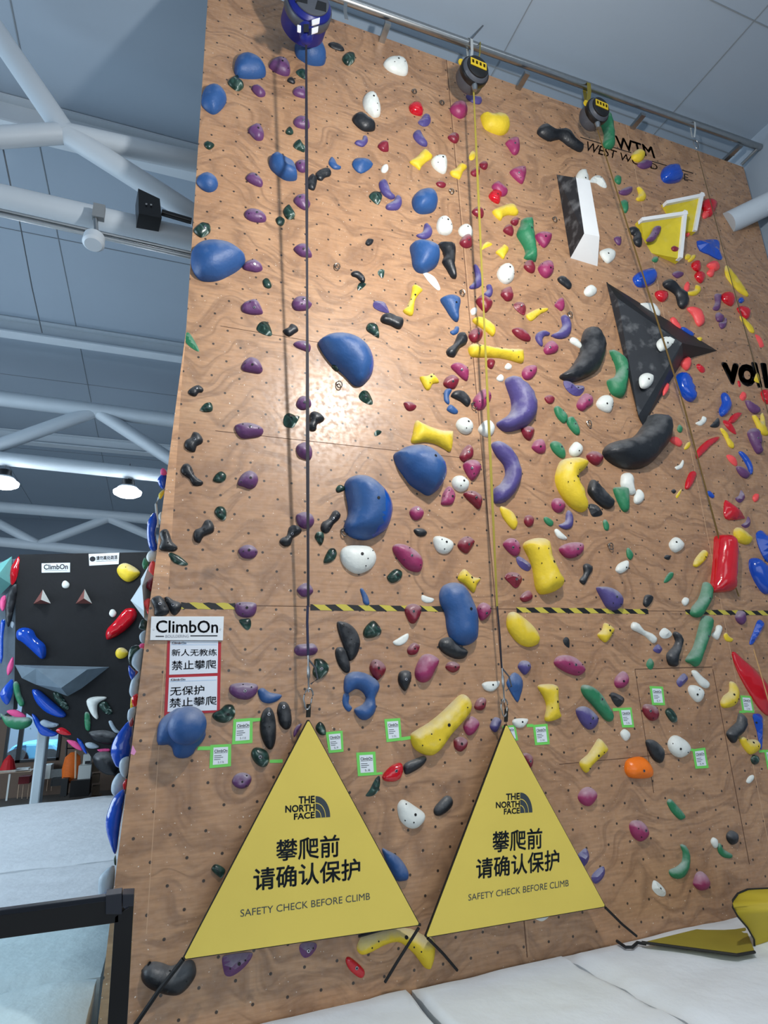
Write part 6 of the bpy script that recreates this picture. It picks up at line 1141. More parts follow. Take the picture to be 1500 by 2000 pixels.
lab_w = mat('label_white', (225, 226, 230), .5); ylw = mat('label_yellow', (206, 176, 30), .45); olive = mat('olive_webbing', (132, 120, 34), .75); wsl = mat('white_sling', (186, 192, 192), .7)
def device(px, py, Y, r, dp, lab, blue):
    c = at(px, py, Y); e = empty('auto_belay', c, lab, 'rope device', 'auto belay devices')
    ax = Vector((.05, -1, -.12)).normalized()
    MB().lathe([(r*.86, -dp/2), (r, -dp/2+.03), (r, dp*.1), (r*.97, dp*.12), (r*.97, dp/2-.03), (r*.84, dp/2)], c, ax, 36).build('drum', gb if not blue else db, e, True)
    MB().lathe([(r*1.03, dp*.08), (r*1.05, dp*.1), (r*1.05, dp*.3), (r*1.03, dp*.34)], c, ax, 36).build('band', blk if not blue else gb, e, True)
    MB().lathe([(r*.8, dp/2-.005), (r*.8, dp/2+.012), (r*.74, dp/2+.016)], c, ax, 32).build('front_plate', blk if not blue else gb, e, True)
    t = Vector((1, .05, 0)); u = t.cross(ax); f = c+ax*(dp/2+.018)
    if u.z < 0: u = -u
    if blue:
        for s in (-1, 1):
            g = f+t*(s*r*.42)-u*(r*.25); MB().hexa([g+t*(-.05)+u*(-.05), g+t*.05+u*(-.03), g+t*.05+u*.06, g+t*(-.03)+u*.05], [v-ax*.02 for v in (g+t*(-.05)+u*(-.05), g+t*.05+u*(-.03), g+t*.05+u*.06, g+t*(-.03)+u*.05)]).build('handle_opening', blk, e)
        MB().hexa([f+t*(-.12)+u*.08, f+t*.14+u*.1, f+t*.12+u*.17, f+t*(-.08)+u*.17], [v-ax*.02 for v in (f+t*(-.12)+u*.08, f+t*.14+u*.1, f+t*.12+u*.17, f+t*(-.08)+u*.17)]).build('upper_opening', blk, e)
        for q in ([(614.5-5, 48), (624, 44), (625, 34), (609, 39)], [(609, 65), (621, 61), (622, 51), (609, 55)], [(581, 60), (588, 62), (588, 50), (581, 48)]):
            g = [at(x, y, Y-dp*.5-.05) for x, y in q]; MB().hexa(g, [v+Vector((0, .012, 0)) for v in g]).build('label', lab_w, e)
        MB().hexa([at(x, y, Y-dp*.5-.08) for x, y in ((593, 63), (603, 63), (603, 47), (593, 47))], [at(x, y, Y-.1) for x, y in ((593, 63), (603, 63), (603, 47), (593, 47))]).build('strap_slot', blk, e)
        g = at(598, 78, Y-.1); MB().lathe([(.07, 0), (.05, -.12), (.02, -.14)], g+Vector((0, 0, .12)), (0, 0, 1), 18).build('nozzle', db, e, True)
    else:
        q = [f+t*(-r*.6)+u*(-.015), f+t*(r*.62)+u*(-.015), f+t*(r*.62)+u*(r*.42), f+t*(-r*.6)+u*(r*.42)]
        pt_ = MB().hexa([v+ax*.003 for v in q], [v-ax*.004 for v in q]).build('yellow_plate', ylw, e)
        writing('lettering', 'IIII', [bil(q, .1, .3)+ax*.005, bil(q, .9, .3)+ax*.005, bil(q, .9, .75)+ax*.005, bil(q, .1, .75)+ax*.005], mat('plate_ink', (96, 80, 16), .5), pt_, .02, 0)
        g = c+Vector((0, 0, -r*1.0)); MB().lathe([(.035, .03), (.03, -.03), (.018, -.07)], g+ax*.02, (0, 0, 1), 16).build('nozzle', steel, e, True)
        MB().lathe([(.035, .0), (.035, .012)], c+ax*(dp*.2)+Vector((-r*.95, 0, r*.45)), ax, 16).build('side_cap', ylw, e, True)
    return c
def sling(name, pts, wd, m, lab, cat='sling', grp=None, th=.004, par=None, yaw=0):
    s = Vector((math.cos(yaw), math.sin(yaw), 0)); n = Vector((-s.y, s.x, 0))
    m_ = MB(); L = []; 
    for i, p in enumerate(pts):
        w_ = wd[i] if isinstance(wd, (list, tuple)) else wd
        L.append([p-s*w_/2-n*th/2, p+s*w_/2-n*th/2, p+s*w_/2+n*th/2, p-s*w_/2+n*th/2])
    vs = [v for q in L for v in q]; fs = [(0, 1, 2, 3), tuple(len(vs)-1-k for k in range(4))]
    for i in range(len(L)-1):
        for k in range(4): fs.append((i*4+k, i*4+(k+1) % 4, i*4+4+(k+1) % 4, i*4+4+k))
    m_.add(vs, fs); o = m_.build(name, m, par)
    if lab: tag(o, lab, cat, grp)
    return o
YD = -.34
c1 = device(598, 30, YD, .2, .3, 'blue and grey rope device at the top left of the plywood wall', True)
c2 = device(922, 148, YD, .145, .2, 'black and yellow rope device left of the tall green hold and above the yellow strap', False)
bpy.data.objects['auto_belay.001']['label'] = 'middle rope device, black with a yellow plate, hung from a white sling'
c3 = device(1160, 224, YD, .135, .2, 'rightmost rope device, black with a yellow plate, hung from an olive sling', False)
def loop(px, Y, top, bot, m, lab, wd=.03):
    pts = [at(px[0], bot, Y+.05), at(px[0]-3, (top+bot)/2, YR+.05), at(px[0], top, YR+.0), at(px[0]+5, top+2, YR-.045), at(px[0]+6, (top+bot)/2, YR-.08), at(px[0]+4, bot, Y)]
    return sling('sling', pts, wd, m, lab, 'sling', 'slings on the rail')
loop((916,), YD, 74, 122, wsl, 'pale sling tied round the rail above the middle rope device')
sling('sling', [at(938, 82, YR-.05), at(937, 105, YD), at(932, 126, YD)], .012, olive, 'thin olive cord from the rail to the middle rope device', 'sling', 'slings on the rail')
loop((1145,), YD, 160, 198, olive, 'olive sling tied round the rail above the rightmost rope device', .05)
sling('sling', [at(675, 5, YR-.05), at(674, 22, YR-.06), at(677, 38, YR-.06)], .035, steel, 'short grey sling hanging from the left part of the rail', 'sling', 'slings on the rail')
sling('sling', [at(630, -30, YR-.05), at(628, 5, YD+.05), at(624, 18, YD+.05)], .035, olive, 'olive sling holding the blue and grey rope device', 'sling', 'slings on the rail')
loop((1352,), -.28, 236, 268, wsl, 'white sling tied round the right part of the rail', .02)
def biner(c, h, lab, m=steel, w_=.5, tilt=0):
    pts = []
    for k in range(17):
        a = 2*math.pi*k/16; pts.append(c+Vector((math.cos(a)*h*w_*.5*(1.15 if math.sin(a) > 0 else .85)+tilt*math.sin(a)*h, 0, math.sin(a)*h*.5)))
    return tag(MB().tube(pts, .0055, 8, cap=False).build('carabiner', m, None, True), lab, 'carabiner', 'carabiners')
biner(at(1360, 282, -.28), .14, 'steel carabiner hanging empty from the white sling on the rail', steel)
dkw = mat('dark_webbing', (26, 22, 34), .7); yw = mat('yellow_webbing', (150, 136, 48), .7)
YA = -.12
def strap(pts, wd, m, lab):
    p = [at(*q) for q in pts]; P = []; W = []
    for i in range(len(p)-1):
        for k in range(12):
            t = k/12; P.append(p[i].lerp(p[i+1], t))
    P.append(p[-1]); n = len(P)
    W = [wd*(.68+.32*math.sin(7*i/n)**2) for i in range(n)]
    return sling('strap', P, W, m, lab, 'strap', 'climbing straps', .003)
strap([(598, 88, YD-.1), (602, 1185, YA-.02)], .026, dkw, 'dark strap running down from the blue and grey rope device')
strap([(925, 176, YD), (971, 1186, YA-.02)], .024, yw, 'yellow strap running down from the middle rope device')
strap([(1166, 250, YD), (1335, 790, -.22), (1404, 1050, -.05), (1443, 1165, -.03)], .022, mat('brown_webbing', (110, 84, 34), .7), 'brown slanting strap from the rightmost rope device to the tall red hold')
strap([(1362, 296, -.28), (1420, 517, -.2), (1512, 850, -.12)], .012, mat('thin_brown_webbing', (92, 76, 50), .7), 'thin brown strap at the far right edge below the empty carabiner')
strap([(1472, 1268, -.3), (1510, 1400, -.3)], .012, mat('pale_webbing', (204, 158, 104), .7), 'pale strap lying over the large red pointed hold')
def cord(pts, r, m, lab, cat='cord', grp=None): return tag(MB().tube([at(*p) for p in pts], r, 8).build('cord', m, None, True), lab, cat, grp)
navy = mat('navy_cord', (34, 38, 66), .7)
cord([(601, 1183, YA-.02), (600, 1215, YA-.02), (602, 1280, YA-.02)], .009, navy, 'dark blue cord joining the left strap to its steel swivel')
cord([(971, 1184, YA-.02), (976, 1240, YA-.02), (980, 1305, YA-.02)], .007, dkw, 'dark cord joining the yellow strap to its steel swivel')
for x0, y0, x1, y1, lab in ((602, 1278, 603, 1352, 'steel swivel above the left yellow triangle'), (980, 1296, 985, 1372, 'steel swivel above the right yellow triangle')):
    e = empty('swivel', at(x0, y0, YA-.02), lab, 'swivel', 'swivels')
    a, b = at(x0, y0, YA-.02), at(x1, y1, YA-.02); MB().tube([a, a.lerp(b, .3), a.lerp(b, .35), a.lerp(b, .6), a.lerp(b, .65), b], [.006, .006, .011, .011, .006, .006], 10).build('body', steel, e, True)
    g = a.lerp(b, .12); MB().tube([g, g+Vector((.045, -.01, -.06)), g+Vector((.06, -.01, -.13)), g+Vector((.015, 0, -.16))], .006, 8).build('gate_arm', gb, e, True)
biner(at(602, 1365, YA-.02), .13, 'steel carabiner hooked into the top of the left yellow triangle', steel, .42, .06)
biner(at(985, 1382, YA-.02), .12, 'steel carabiner hooked into the top of the right yellow triangle', steel, .42, .05)
# ---------------------------------------------------------------- yellow triangle banners
ban_y = mat('banner_yellow', (222, 198, 88), .6, var=.07, bscale=2.2, bump=.08); ban_edge = mat('banner_binding', (24, 22, 14), .7); ban_ink = mat('banner_ink', (52, 62, 68), .6)
def banner(A, L, R_, lab, T):
    YL, Yr, Yt = -.16, -.15, -.10
    pa, pl, pr = at(A[0], A[1], Yt), at(L[0], L[1], YL), at(R_[0], R_[1], Yr)
    e = empty('banner', (pl+pr)/2, lab, 'banner', 'yellow triangle banners')
    n = (pr-pl).cross(pa-pl).normalized()
    if n.y > 0: n = -n
    def onp(x, y, off=.0):
        d = ray(x, y); t = (pl+n*off-CAM).dot(n)/d.dot(n); return CAM+d*t
    def rounded(pts, r):
        out = []
        for i, p in enumerate(pts):
            a, b = pts[i-1], pts[(i+1) % 3]
            for w_ in (r, r*.35): out.append(p+(a-p).normalized()*w_)
            for w_ in (r*.35, r): out.append(p+(b-p).normalized()*w_)
        return out
    c = (pa+pl+pr)/3
    tri = rounded([pa, pl, pr], .03)
    ins = rounded([v+(c-v)*.012 for v in (pa, pl, pr)], .03)
    MB().hexa([v+n*.004 for v in tri], [v-n*.014 for v in tri]).build('binding', ban_edge, e)
    fc_ = MB().hexa([v+n*.0075 for v in ins], [v+n*.003 for v in ins]).build('face', ban_y, e)
    w0 = onp(A[0], A[1]-2, 0); top = at(A[0]+1, A[1]-28, Yt-.02)
    sling('webbing_loop', [w0+Vector((0, .0, 0)), top], .03, ban_edge, None, par=e)
    for body, q, bold in T['text']:
        writing('lettering', body, [onp(x, y, .009) for x, y in q], ban_ink, fc_, bold, 0)
    x0, y0, x1, y1, sk = T['logo']     # quarter dome with two pale arcs
    def lp(u, v, off=.009): return onp(x0+(x1-x0)*u, y1+(y0-y1)*v+sk*u, off)
    dome = [lp(0, 0), lp(1, 0)]+[lp(math.cos(t*math.pi/20), math.sin(t*math.pi/20)) for t in range(1, 11)]
    mesh('emblem', dome, [list(range(len(dome)))], ban_ink, fc_)
    for r0, r1 in ((.66, .70), (.35, .39)):
        vs = []; k = 12
        for t in range(k+1):
            a = t*math.pi/2/k; vs += [lp(r0*math.cos(a), r0*math.sin(a), .0105), lp(r1*math.cos(a), r1*math.sin(a), .0105)]
        mesh('emblem_arc', vs, [(2*t, 2*t+1, 2*t+3, 2*t+2) for t in range(k)], ban_y, fc_)
    return e, pl, pr
T1 = dict(text=[('THE', [(583.6, 1569.5), (614.3, 1568), (614.3, 1554.5), (583.6, 1556)], .032), ('NORTH', [(557.7, 1587), (614.3, 1583.5), (614.3, 1570.5), (557.7, 1573.8)], .032), ('FACE', [(574.5, 1601), (614.3, 1597.5), (614.3, 1585.5), (574.5, 1589.4)], .032),
                ('攀爬前', [(540, 1682), (662.5, 1673), (662.5, 1630), (540, 1641)], .016), ('请确认保护', [(495.5, 1740), (703, 1717), (703, 1676), (495.5, 1697)], .018),
                ('SAFETY CHECK BEFORE CLIMB', [(469.5, 1791), (722.8, 1757), (722.8, 1743.5), (469.5, 1776.8)], 0)], logo=(616.5, 1555, 645, 1597.5, -1.8))
T2 = dict(text=[('THE', [(988.8, 1562.8), (1014.8, 1560.8), (1014.8, 1548.8), (988.8, 1550.6)], .032), ('NORTH', [(969, 1578.4), (1014.8, 1575.8), (1014.8, 1564), (969, 1566.8)], .032), ('FACE', [(984.6, 1590.6), (1014.8, 1588.4), (1014.8, 1577.6), (984.6, 1579.6)], .032),
                ('攀爬前', [(962.5, 1665), (1058.8, 1656.8), (1058.8, 1617), (962.5, 1624.5)], .016), ('请确认保护', [(930.5, 1717), (1092, 1698.8), (1092, 1658.8), (930.5, 1678)], .018),
                ('SAFETY CHECK BEFORE CLIMB', [(914.8, 1759.4), (1110.8, 1730.8), (1110.8, 1718), (914.8, 1746.8)], 0)], logo=(1016, 1548, 1040, 1588, -1.4))
b1, l1, r1 = banner((602, 1403), (355, 1875), (821, 1807), 'left yellow triangle banner reading SAFETY CHECK BEFORE CLIMB', T1)
b2, l2, r2 = banner((988, 1412), (829, 1832), (1183, 1771), 'right yellow triangle banner reading SAFETY CHECK BEFORE CLIMB', T2)
bk = mat('black_cord', (14, 15, 18), .7)
cord([(358, 1873, -.15), (310, 1935, -.10), (262, 2005, -.03)], .012, bk, 'black cord from the lower left corner of the left banner to the floor', 'cord', 'banner cords')
cord([(818, 1812, -.15), (775, 1880, -.1), (752, 1918, -.04)], .009, bk, 'black cord from between the banners down to the left mat', 'cord', 'banner cords')
cord([(835, 1832, -.12), (865, 1862, -.07), (893, 1895, -.03)], .009, bk, 'black cord from the left corner of the right banner down to the right', 'cord', 'banner cords')
cord([(1183, 1773, -.15), (1215, 1805, -.1), (1243, 1828, -.05)], .009, bk, 'black cord from the right corner of the right banner to the mat', 'cord', 'banner cords')
cord([(700, 1829, -.1), (780, 1806, -.12), (822, 1806, -.15)], .008, bk, 'black cord under the bottom edge of the left banner', 'cord', 'banner cords')
p = [atz(1205, 1838, .02), atz(1222, 1850, .02), atz(1235, 1850, .02), atz(1245, 1841, .025), atz(1262, 1844, .02)]
tag(MB().tube(p, .010, 8).build('cord', bk, None, True), 'black cord curling on the mat at the tip of the fallen banner', 'cord', 'banner cords')
# fallen, curled banner
fb = empty('folded_banner', atz(1400, 1850, .02), 'yellow banner lying curled up on the mat at lower right', 'banner')
ob = mat('banner_olive', (150, 138, 42), .6, var=.12, bscale=5)
tipp = [atz(1254, 1843, .03), atz(1440, 1868, .03), atz(1475, 1862, .03)]+[at(1449, 1795, -.06)]
MB().hexa([v+Vector((0, 0, .006)) for v in tipp], tipp).build('flat_tip', ob, fb)
MB().tube([tipp[0]+Vector((0, 0, .008)), tipp[1]+Vector((0, 0, .008)), tipp[2]+Vector((0, 0, .008))], .009, 6).build('binding', ban_edge, fb)
cv = [(1560, 1737), (1500, 1735), (1460, 1737), (1441, 1745), (1431, 1758), (1431, 1772), (1441, 1790), (1460, 1812), (1473, 1835), (1474, 1852), (1462, 1864)]
fr = []
for i, (x, y) in enumerate(cv):
    fr.append(at(x, y, -.62+.03*abs(i-5)))
bkp = [v+Vector((.9, .05, -.16 if i < 5 else -.02*(10-i))) for i, v in enumerate(fr)]
n_ = len(fr); shf = [(i, i+1, n_+i+1, n_+i) for i in range(n_-1)]
o = mesh('curled_sheet', fr+bkp, shf, mat('banner_yellow_back', (190, 168, 44), .6, var=.08, bscale=3), fb, True); md = o.modifiers.new('s', 'SOLIDIFY'); md.thickness = .008
MB().tube(fr, .006, 6).build('binding', ban_edge, fb)
# ---------------------------------------------------------------- signs on the plywood
LL = lambda x, y, Y=0: at(280+x/4.16667, 1040+y/4.16667, Y)
red = mat('red_tape', (176, 26, 42), .5)
e = empty('notice_board', LL(400, 1190, -.004), 'red framed sheet pair of handwritten Chinese notices under the ClimbOn sign', 'notice')
q = [LL(170, 1490), LL(622, 1462), LL(633, 893), LL(196, 883)]
MB().hexa([v+Vector((0, -.003, 0)) for v in q], q).build('red_frame', red, e)
paper2 = mat('paper_white', (222, 230, 240), .6, var=.04, bscale=8); hdr = mat('header_red', (126, 24, 38), .5); hbl = mat('header_blue', (110, 170, 220), .5); brush = mat('brush_ink', (22, 22, 34), .6)
for q, rows in (([LL(210, 1158), LL(603, 1143), LL(608, 884), LL(218, 882)], [('新人无教练', [(230, 1006), (597, 1003), (597, 948), (232, 950)]), ('禁止攀爬', [(232, 1120), (592, 1106), (592, 1036), (232, 1045)])]),
                ([LL(196, 1460), LL(598, 1446), LL(602, 1168), LL(209, 1182)], [('无保护', [(218, 1328), (495, 1316), (495, 1243), (220, 1258)]), ('禁止攀爬', [(213, 1425), (595, 1400), (595, 1330), (215, 1350)])])):
    pp = MB().hexa([v+Vector((0, -.005, 0)) for v in q], [v+Vector((0, -.002, 0)) for v in q]).build('sheet', paper2, e)
    for body, qq in rows: writing('lettering', body, [LL(*p) for p in qq], brush, pp, .008, .007)
    writing('heading', 'Climb', sub(q, .04, .905, .22, .965, .006), hdr, pp, .02); writing('heading', 'On', sub(q, .235, .905, .33, .965, .006), hbl, pp, .02)
    patch('rule', sub(q, .02, .88, .98, .887, .007), hbl, pp)
e = empty('sign', LL(350, 780), 'white ClimbOn BOULDERING sign above the handwritten notices', 'sign')
q = [LL(55, 878), LL(645, 881), LL(653, 686), LL(65, 686)]
pn_ = MB().hexa([v+Vector((0, -.02, 0)) for v in q], q).build('panel', paper, e, bevel=.002)
k = Vector((0, -.0, 0))
q = [v+Vector((0, -.02, 0)) for v in q]
writing('lettering', 'ClimbOn', [LL(104, 814, -.021), LL(606, 816, -.021), LL(606, 718, -.021), LL(106, 716, -.021)], ink, pn_, .013, .001)
patch('rule', [LL(100, 849, -.0215), LL(168, 849, -.0215), LL(168, 841, -.0215), LL(100, 841, -.0215)], ink, pn_); patch('rule', [LL(383, 845, -.0215), LL(603, 845, -.0215), LL(603, 836, -.0215), LL(383, 837, -.0215)], ink, pn_)
writing('small_lettering', 'BOULDERING', [LL(181, 856, -.021), LL(370, 854, -.021), LL(370, 832, -.021), LL(181, 833, -.021)], mat('ink_grey', (150, 152, 162), .5), pn_, .0, .001)
for x in (86, 627): MB().lathe([(.006, 0), (.006, .003)], LL(x, 788, -.02), (0, -1, 0), 10).build('screw', steel, pn_)
# writing painted on the plywood
pb = mat('black_lettering', (18, 15, 16), .6)
def wr(body, q, lab, bold=0, name='painted_lettering', mtl=None):
    return tag(writing(name, body, [at(*p) for p in q], mtl or pb, None, bold, .002), lab, 'lettering')
CX = lambda x, y: (1000+x/3, 200+y/3)
wr('WTM', [CX(612, 268), CX(838, 328), CX(818, 262), CX(604, 196)], 'black WTM logo letters near the top right of the plywood', .02)
wr('WEST WOOD', [CX(424, 282), CX(852, 398), CX(852, 366), CX(440, 228)], 'black outline lettering WEST WOOD below the WTM letters', -.004)
wr('E', [CX(1008, 457), CX(1032, 462), CX(1032, 424), CX(1008, 415)], 'single black letter E right of the blue hold at the top right')
for q, lab in (([(400, 206), (700, 298), (700, 293), (400, 201)], 'thin black line above the letters WEST WO'), ([(820, 347), (1062, 418), (1062, 413), (820, 342)], 'thin black line above the last letter at the top right'), ([(1000, 445), (1062, 462), (1062, 459), (1000, 441)], 'short thin black line beside the single letter E')):
    v = [at(*CX(*p), -.002) for p in q]; tag(mesh('painted_line', v, [(0, 1, 2, 3)], pb), lab, 'lettering')
wr('vo', [(1417, 747), (1474, 753), (1474, 716), (1411, 710)], 'big black letters vo at the right edge', .045)
wr('ll', [(1481, 755), (1501, 757), (1494, 711), (1469, 709)], 'big black letters ll at the right edge, covered by a yellow hold', .03)
# hazard tape
T = NT('hazard_tape_stripes'); tc = T.n('ShaderNodeTexCoord').outputs['Object']; sp = T.n('ShaderNodeSeparateXYZ'); T.l(tc, sp.inputs[0])
v = T.math('FRACT', T.math('DIVIDE', T.math('ADD', sp.outputs['X'], T.math('MULTIPLY', sp.outputs['Z'], 1.4)), .165)); v = T.math('GREATER_THAN', v, .5)
n_ = T.n('ShaderNodeTexNoise'); n_.inputs['Scale'].default_value = 30; T.l(tc, n_.inputs['Vector'])
T.l(T.mix(v, lin((196, 182, 70)), lin((18, 18, 18))), T.b.inputs['Base Color']); T.b.inputs['Roughness'].default_value = .45
for x0, x1, y0, y1, lab in ((354, 459, 1172, 1184, 'short yellow and black striped tape above the ClimbOn sign'), (606, 872, 1176, 1189, 'yellow and black striped tape right of the left strap'),
                            (1008, 1266, 1184, 1195, 'yellow and black striped tape right of the yellow strap'), (1338, 1515, 1192, 1202, 'yellow and black striped tape reaching the right edge')):
    zc = 2.322; a, b = at(x0, y0), at(x1, y1); N = 14; f1 = []; f2 = []
    for i in range(N+1):
        x = a.x+(b.x-a.x)*i/N; wv = .003*math.sin(i*1.7+x0)
        f1.append(Vector((x, -.002, zc+.021+wv))); f2.append(Vector((x, -.002, zc-.021-wv*.5)))
    tag(mesh('hazard_tape', f1+f2, [(i, i+1, N+2+i, N+1+i) for i in range(N)], T.m), lab, 'tape', 'striped tapes')
# route cards
gtape = mat('green_tape', (118, 214, 96), .5); card_m = mat('card_white', (226, 234, 240), .5)
def card(q, grade, arm, lab):
    # q: bottom-left, bottom-right, top-right, top-left of the green outline in pixels
    qq = [at(x, y, -.001) for x, y in q]; e = empty('route_card', (qq[0]+qq[2])/2, lab, 'route card', 'route cards framed in green tape')
    MB().hexa([v+Vector((0, -.0015, 0)) for v in qq], qq).build('green_frame', gtape, e)
    cd_ = patch('card', sub(qq, .15, .13, .85, .88, .003), card_m, e)
    writing('heading', 'ClimbOn', sub(qq, .2, .66, .82, .78, .0035), ink, cd_, .02, 0); patch('rule', sub(qq, .2, .62, .82, .635, .0035), ink, cd_)
    for k, wd_ in enumerate((.34, .42, .3)): patch('text_line', sub(qq, .2, .50-.08*k, .2+wd_, .525-.08*k, .0035), ban_ink, cd_)
    if grade: writing('grade', grade, sub(qq, .38, .18, .66, .27, .0035), ban_ink, cd_, .0, 0)
    if arm:
        aa = [at(x, y, -.0008) for x, y in arm]; MB().hexa([v+Vector((0, -.0012, 0)) for v in aa], aa).build('tape_tail', gtape, e)
def rect(x0, y0, x1, y1, sk=0, tl=0): return [(x0+tl, y1), (x1+tl, y1-sk), (x1, y0-sk), (x0, y0)]
card([(453, 1454), (493, 1451), (493.5, 1402), (456, 1405)], '5.11d', [(490, 1410), (510, 1408), (510, 1402), (490, 1403)], 'green framed route card left of the two tall dark oval holds')
card([(409, 1500.5), (451, 1496.5), (451.5, 1453), (411, 1455)], '5.11b', [(385, 1465), (412, 1465), (412, 1457.5), (387, 1458)], 'green framed route card right of the big blue moulded hold')
card([(642, 1471), (671, 1468), (669, 1427), (636, 1430)], '5.9', None, 'green framed route card touching the right side of the left banner')
card([(755, 1449.5), (784.5, 1446), (781.5, 1402.5), (750.5, 1404.5)], '5.10c', [(783, 1447), (806, 1443), (805, 1437), (783, 1440)], 'green framed route card left of the long yellow hold')
card([(699, 1516), (735.5, 1513.5), (733, 1468), (695.5, 1470)], '5.8', [(733, 1514), (747, 1512), (747, 1508), (733, 1509)], 'green framed route card left of the small red half-round hold')
card([(1045, 1455.5), (1073.5, 1453.5), (1069, 1413.5), (1040.5, 1416)], '5.10d', [(1029, 1420), (1042, 1420), (1041, 1414), (1028, 1414.5)], 'green framed route card right of the tip of the right banner')
card([(1215, 1421), (1238.5, 1420.5), (1233, 1381.5), (1208, 1383)], '5.10a', [(1197, 1389), (1209, 1388.5), (1208, 1382.5), (1196, 1383)], 'green framed route card right of the long dark green slanted hold')
card([(1273.5, 1377), (1299, 1377.5), (1294.5, 1341), (1268.5, 1340)], '5.7', None, 'highest green framed route card, inside the square hatch')
card([(1358, 1501.5), (1384, 1500), (1377, 1460), (1352, 1463.5)], '5.9', [(1346, 1467), (1355, 1467), (1354, 1462), (1345, 1463)], 'green framed route card right of the big white oval hold')
card([(1450, 1391), (1473.5, 1392.5), (1467, 1359.5), (1445.5, 1358)], '5.10b', [(1444, 1392.5), (1456, 1392.5), (1456, 1388), (1444, 1388)], 'green framed route card under the large red pointed hold')
card([(1499, 1502), (1520, 1502), (1512, 1463), (1492, 1465)], '5.11a', [(1483, 1470), (1494, 1469), (1493, 1464), (1482, 1466)], 'green framed route card cut off by the right edge')
card([(985, 1448), (1012, 1446), (1006, 1416), (981, 1418)], None, None, 'green framed route card hidden behind the tip of the right banner')
a_ = [at(527, 1490), at(552, 1490), at(552, 1483), at(527, 1484)]; tag(MB().hexa([v+Vector((0, -.0015, 0)) for v in a_], a_).build('green_tape', gtape), 'strip of green tape going behind the left banner', 'tape')
a_ = [at(255, 1472), at(262, 1475), at(266, 1468), at(259, 1455)]; tag(MB().hexa([v+Vector((0, -.0015, 0)) for v in a_], a_).build('pink_tag', mat('pink_paper', (226, 150, 196), .6)), 'small pink tag on the left edge of the plywood', 'tag')
# bolt hangers
hg = mat('hanger_steel', (150, 140, 130), .3, 1)
for x, y, lab in ((662, 751, 'above the dark green wedge-shaped hold on the brightest plywood'), (672, 1039, 'at the lower left of the huge blue rounded hold'), (658, 520, 'on bare plywood above the huge blue hold'), (1084, 428, 'between the green rail hold and the faceted volume'),
                  (903, 571, 'just above the blue teardrop-shaped hold'), (1114, 614, 'above the violet crescent hold, right of a small magenta hold'), (1151, 827, 'left of the big black curved hold'), (1193, 1067, 'above a small white teardrop-shaped hold at lower right'),
                  (926, 792, 'beside the magenta oval hold left of the yellow strap'), (863, 200, 'below the shadow of the middle rope device'), (809, 178, 'above the small red round hold near the top'), (882, 373, 'right of the blue round hold near the top')):
    c = at(x, y, -.02); e = empty('bolt_hanger', c, 'steel bolt hanger '+lab, 'bolt hanger', 'bolt hangers')
    MB().tube([c+Vector((.022*math.cos(t*math.pi/5)+.004, -.004*math.sin(t), .03*math.sin(t*math.pi/5))) for t in range(11)], .005, 6, cap=False).build('ring', hg, e, True)
    MB().lathe([(.014, .0), (.014, .014), (.008, .018)], c+Vector((-.01, .02, .015)), (0, -1, 0), 6).build('bolt', hg, e)
# white angular volume on the side wall
XX = lambda x, y, Y=.3: at(200+x/4, 900+y/4, Y)
P = [XX(220, 1090), XX(300, 965, .25), XX(300, 925, .35), XX(360, 820, .35), XX(400, 905, .3), XX(392, 1010, .3), XX(372, 1140, .3), XX(362, 1290, .3), XX(325, 1230, .3), XX(325, 1170, .1), XX(310, 975, .1)]
bkv = [v+Vector((.06, .35, 0)) for v in P[:9]]
m_ = MB().add(P+bkv, [(0, 1, 10, 9), (1, 2, 3, 10), (3, 4, 5, 10), (5, 6, 9, 10), (6, 7, 8, 9), (8, 0, 9)]+[(i, (i+1) % 9, 11+(i+1) % 9, 11+i) for i in range(9)]+[list(range(11, 20))])
tag(m_.build('volume', mat('pale_volume', (196, 210, 216), .5, var=.05)), 'pale white angular volume sticking out from the side wall', 'volume')
tag(MB().tube([XX(482, 240, .3), XX(440, 290, .3), XX(418, 340, .3), XX(425, 420, .3), XX(432, 520, .3)], .008, 8).build('wire_loop', wsl, None, True), 'pale rope loop beside the side wall above the blue hold', 'rope')
# ---------------------------------------------------------------- mats
import mathutils.noise as mn
def pad(name, quad, th, lab, grp, amp=.022, nx=40, ny=30, seed=0):
    vs = []
    for j in range(ny+1):
        for i in range(nx+1):
            u, v = i/nx, j/ny; p = bil(quad, u, v)
            ed = min(u*(quad[1]-quad[0]).length, (1-u)*(quad[1]-quad[0]).length, v*(quad[3]-quad[0]).length, (1-v)*(quad[3]-quad[0]).length)
            z = amp*(mn.noise(Vector((p.x*1.5+seed, p.y*4, 0)))+.6*mn.noise(Vector((p.x*3.1, p.y*9+seed, 3)))) - .035*max(0, 1-ed/.05)**2
            z = min(z, .004)
            vs.append(Vector((p.x, p.y, quad[0].z+z)))
    fs = [(j*(nx+1)+i, j*(nx+1)+i+1, (j+1)*(nx+1)+i+1, (j+1)*(nx+1)+i) for j in range(ny) for i in range(nx)]
    m_ = MB(); m_.add(vs, fs)
    ring = [i for i in range(nx+1)]+[(j*(nx+1)+nx) for j in range(1, ny+1)]+[ny*(nx+1)+i for i in range(nx-1, -1, -1)]+[j*(nx+1) for j in range(ny-1, 0, -1)]
    lo = [Vector((vs[i].x, vs[i].y, quad[0].z-th)) for i in ring]; n = len(ring)
    m_.add([vs[i] for i in ring]+lo, [(i, (i+1) % n, n+(i+1) % n, n+i) for i in range(n)])
    o = m_.build(name, mat_cloth, None, True)
    bm = bmesh.new(); bm.from_mesh(o.data); bmesh.ops.remove_doubles(bm, verts=bm.verts, dist=.0001); bm.to_mesh(o.data); bm.free()
    return tag(o, lab, 'mat', grp)
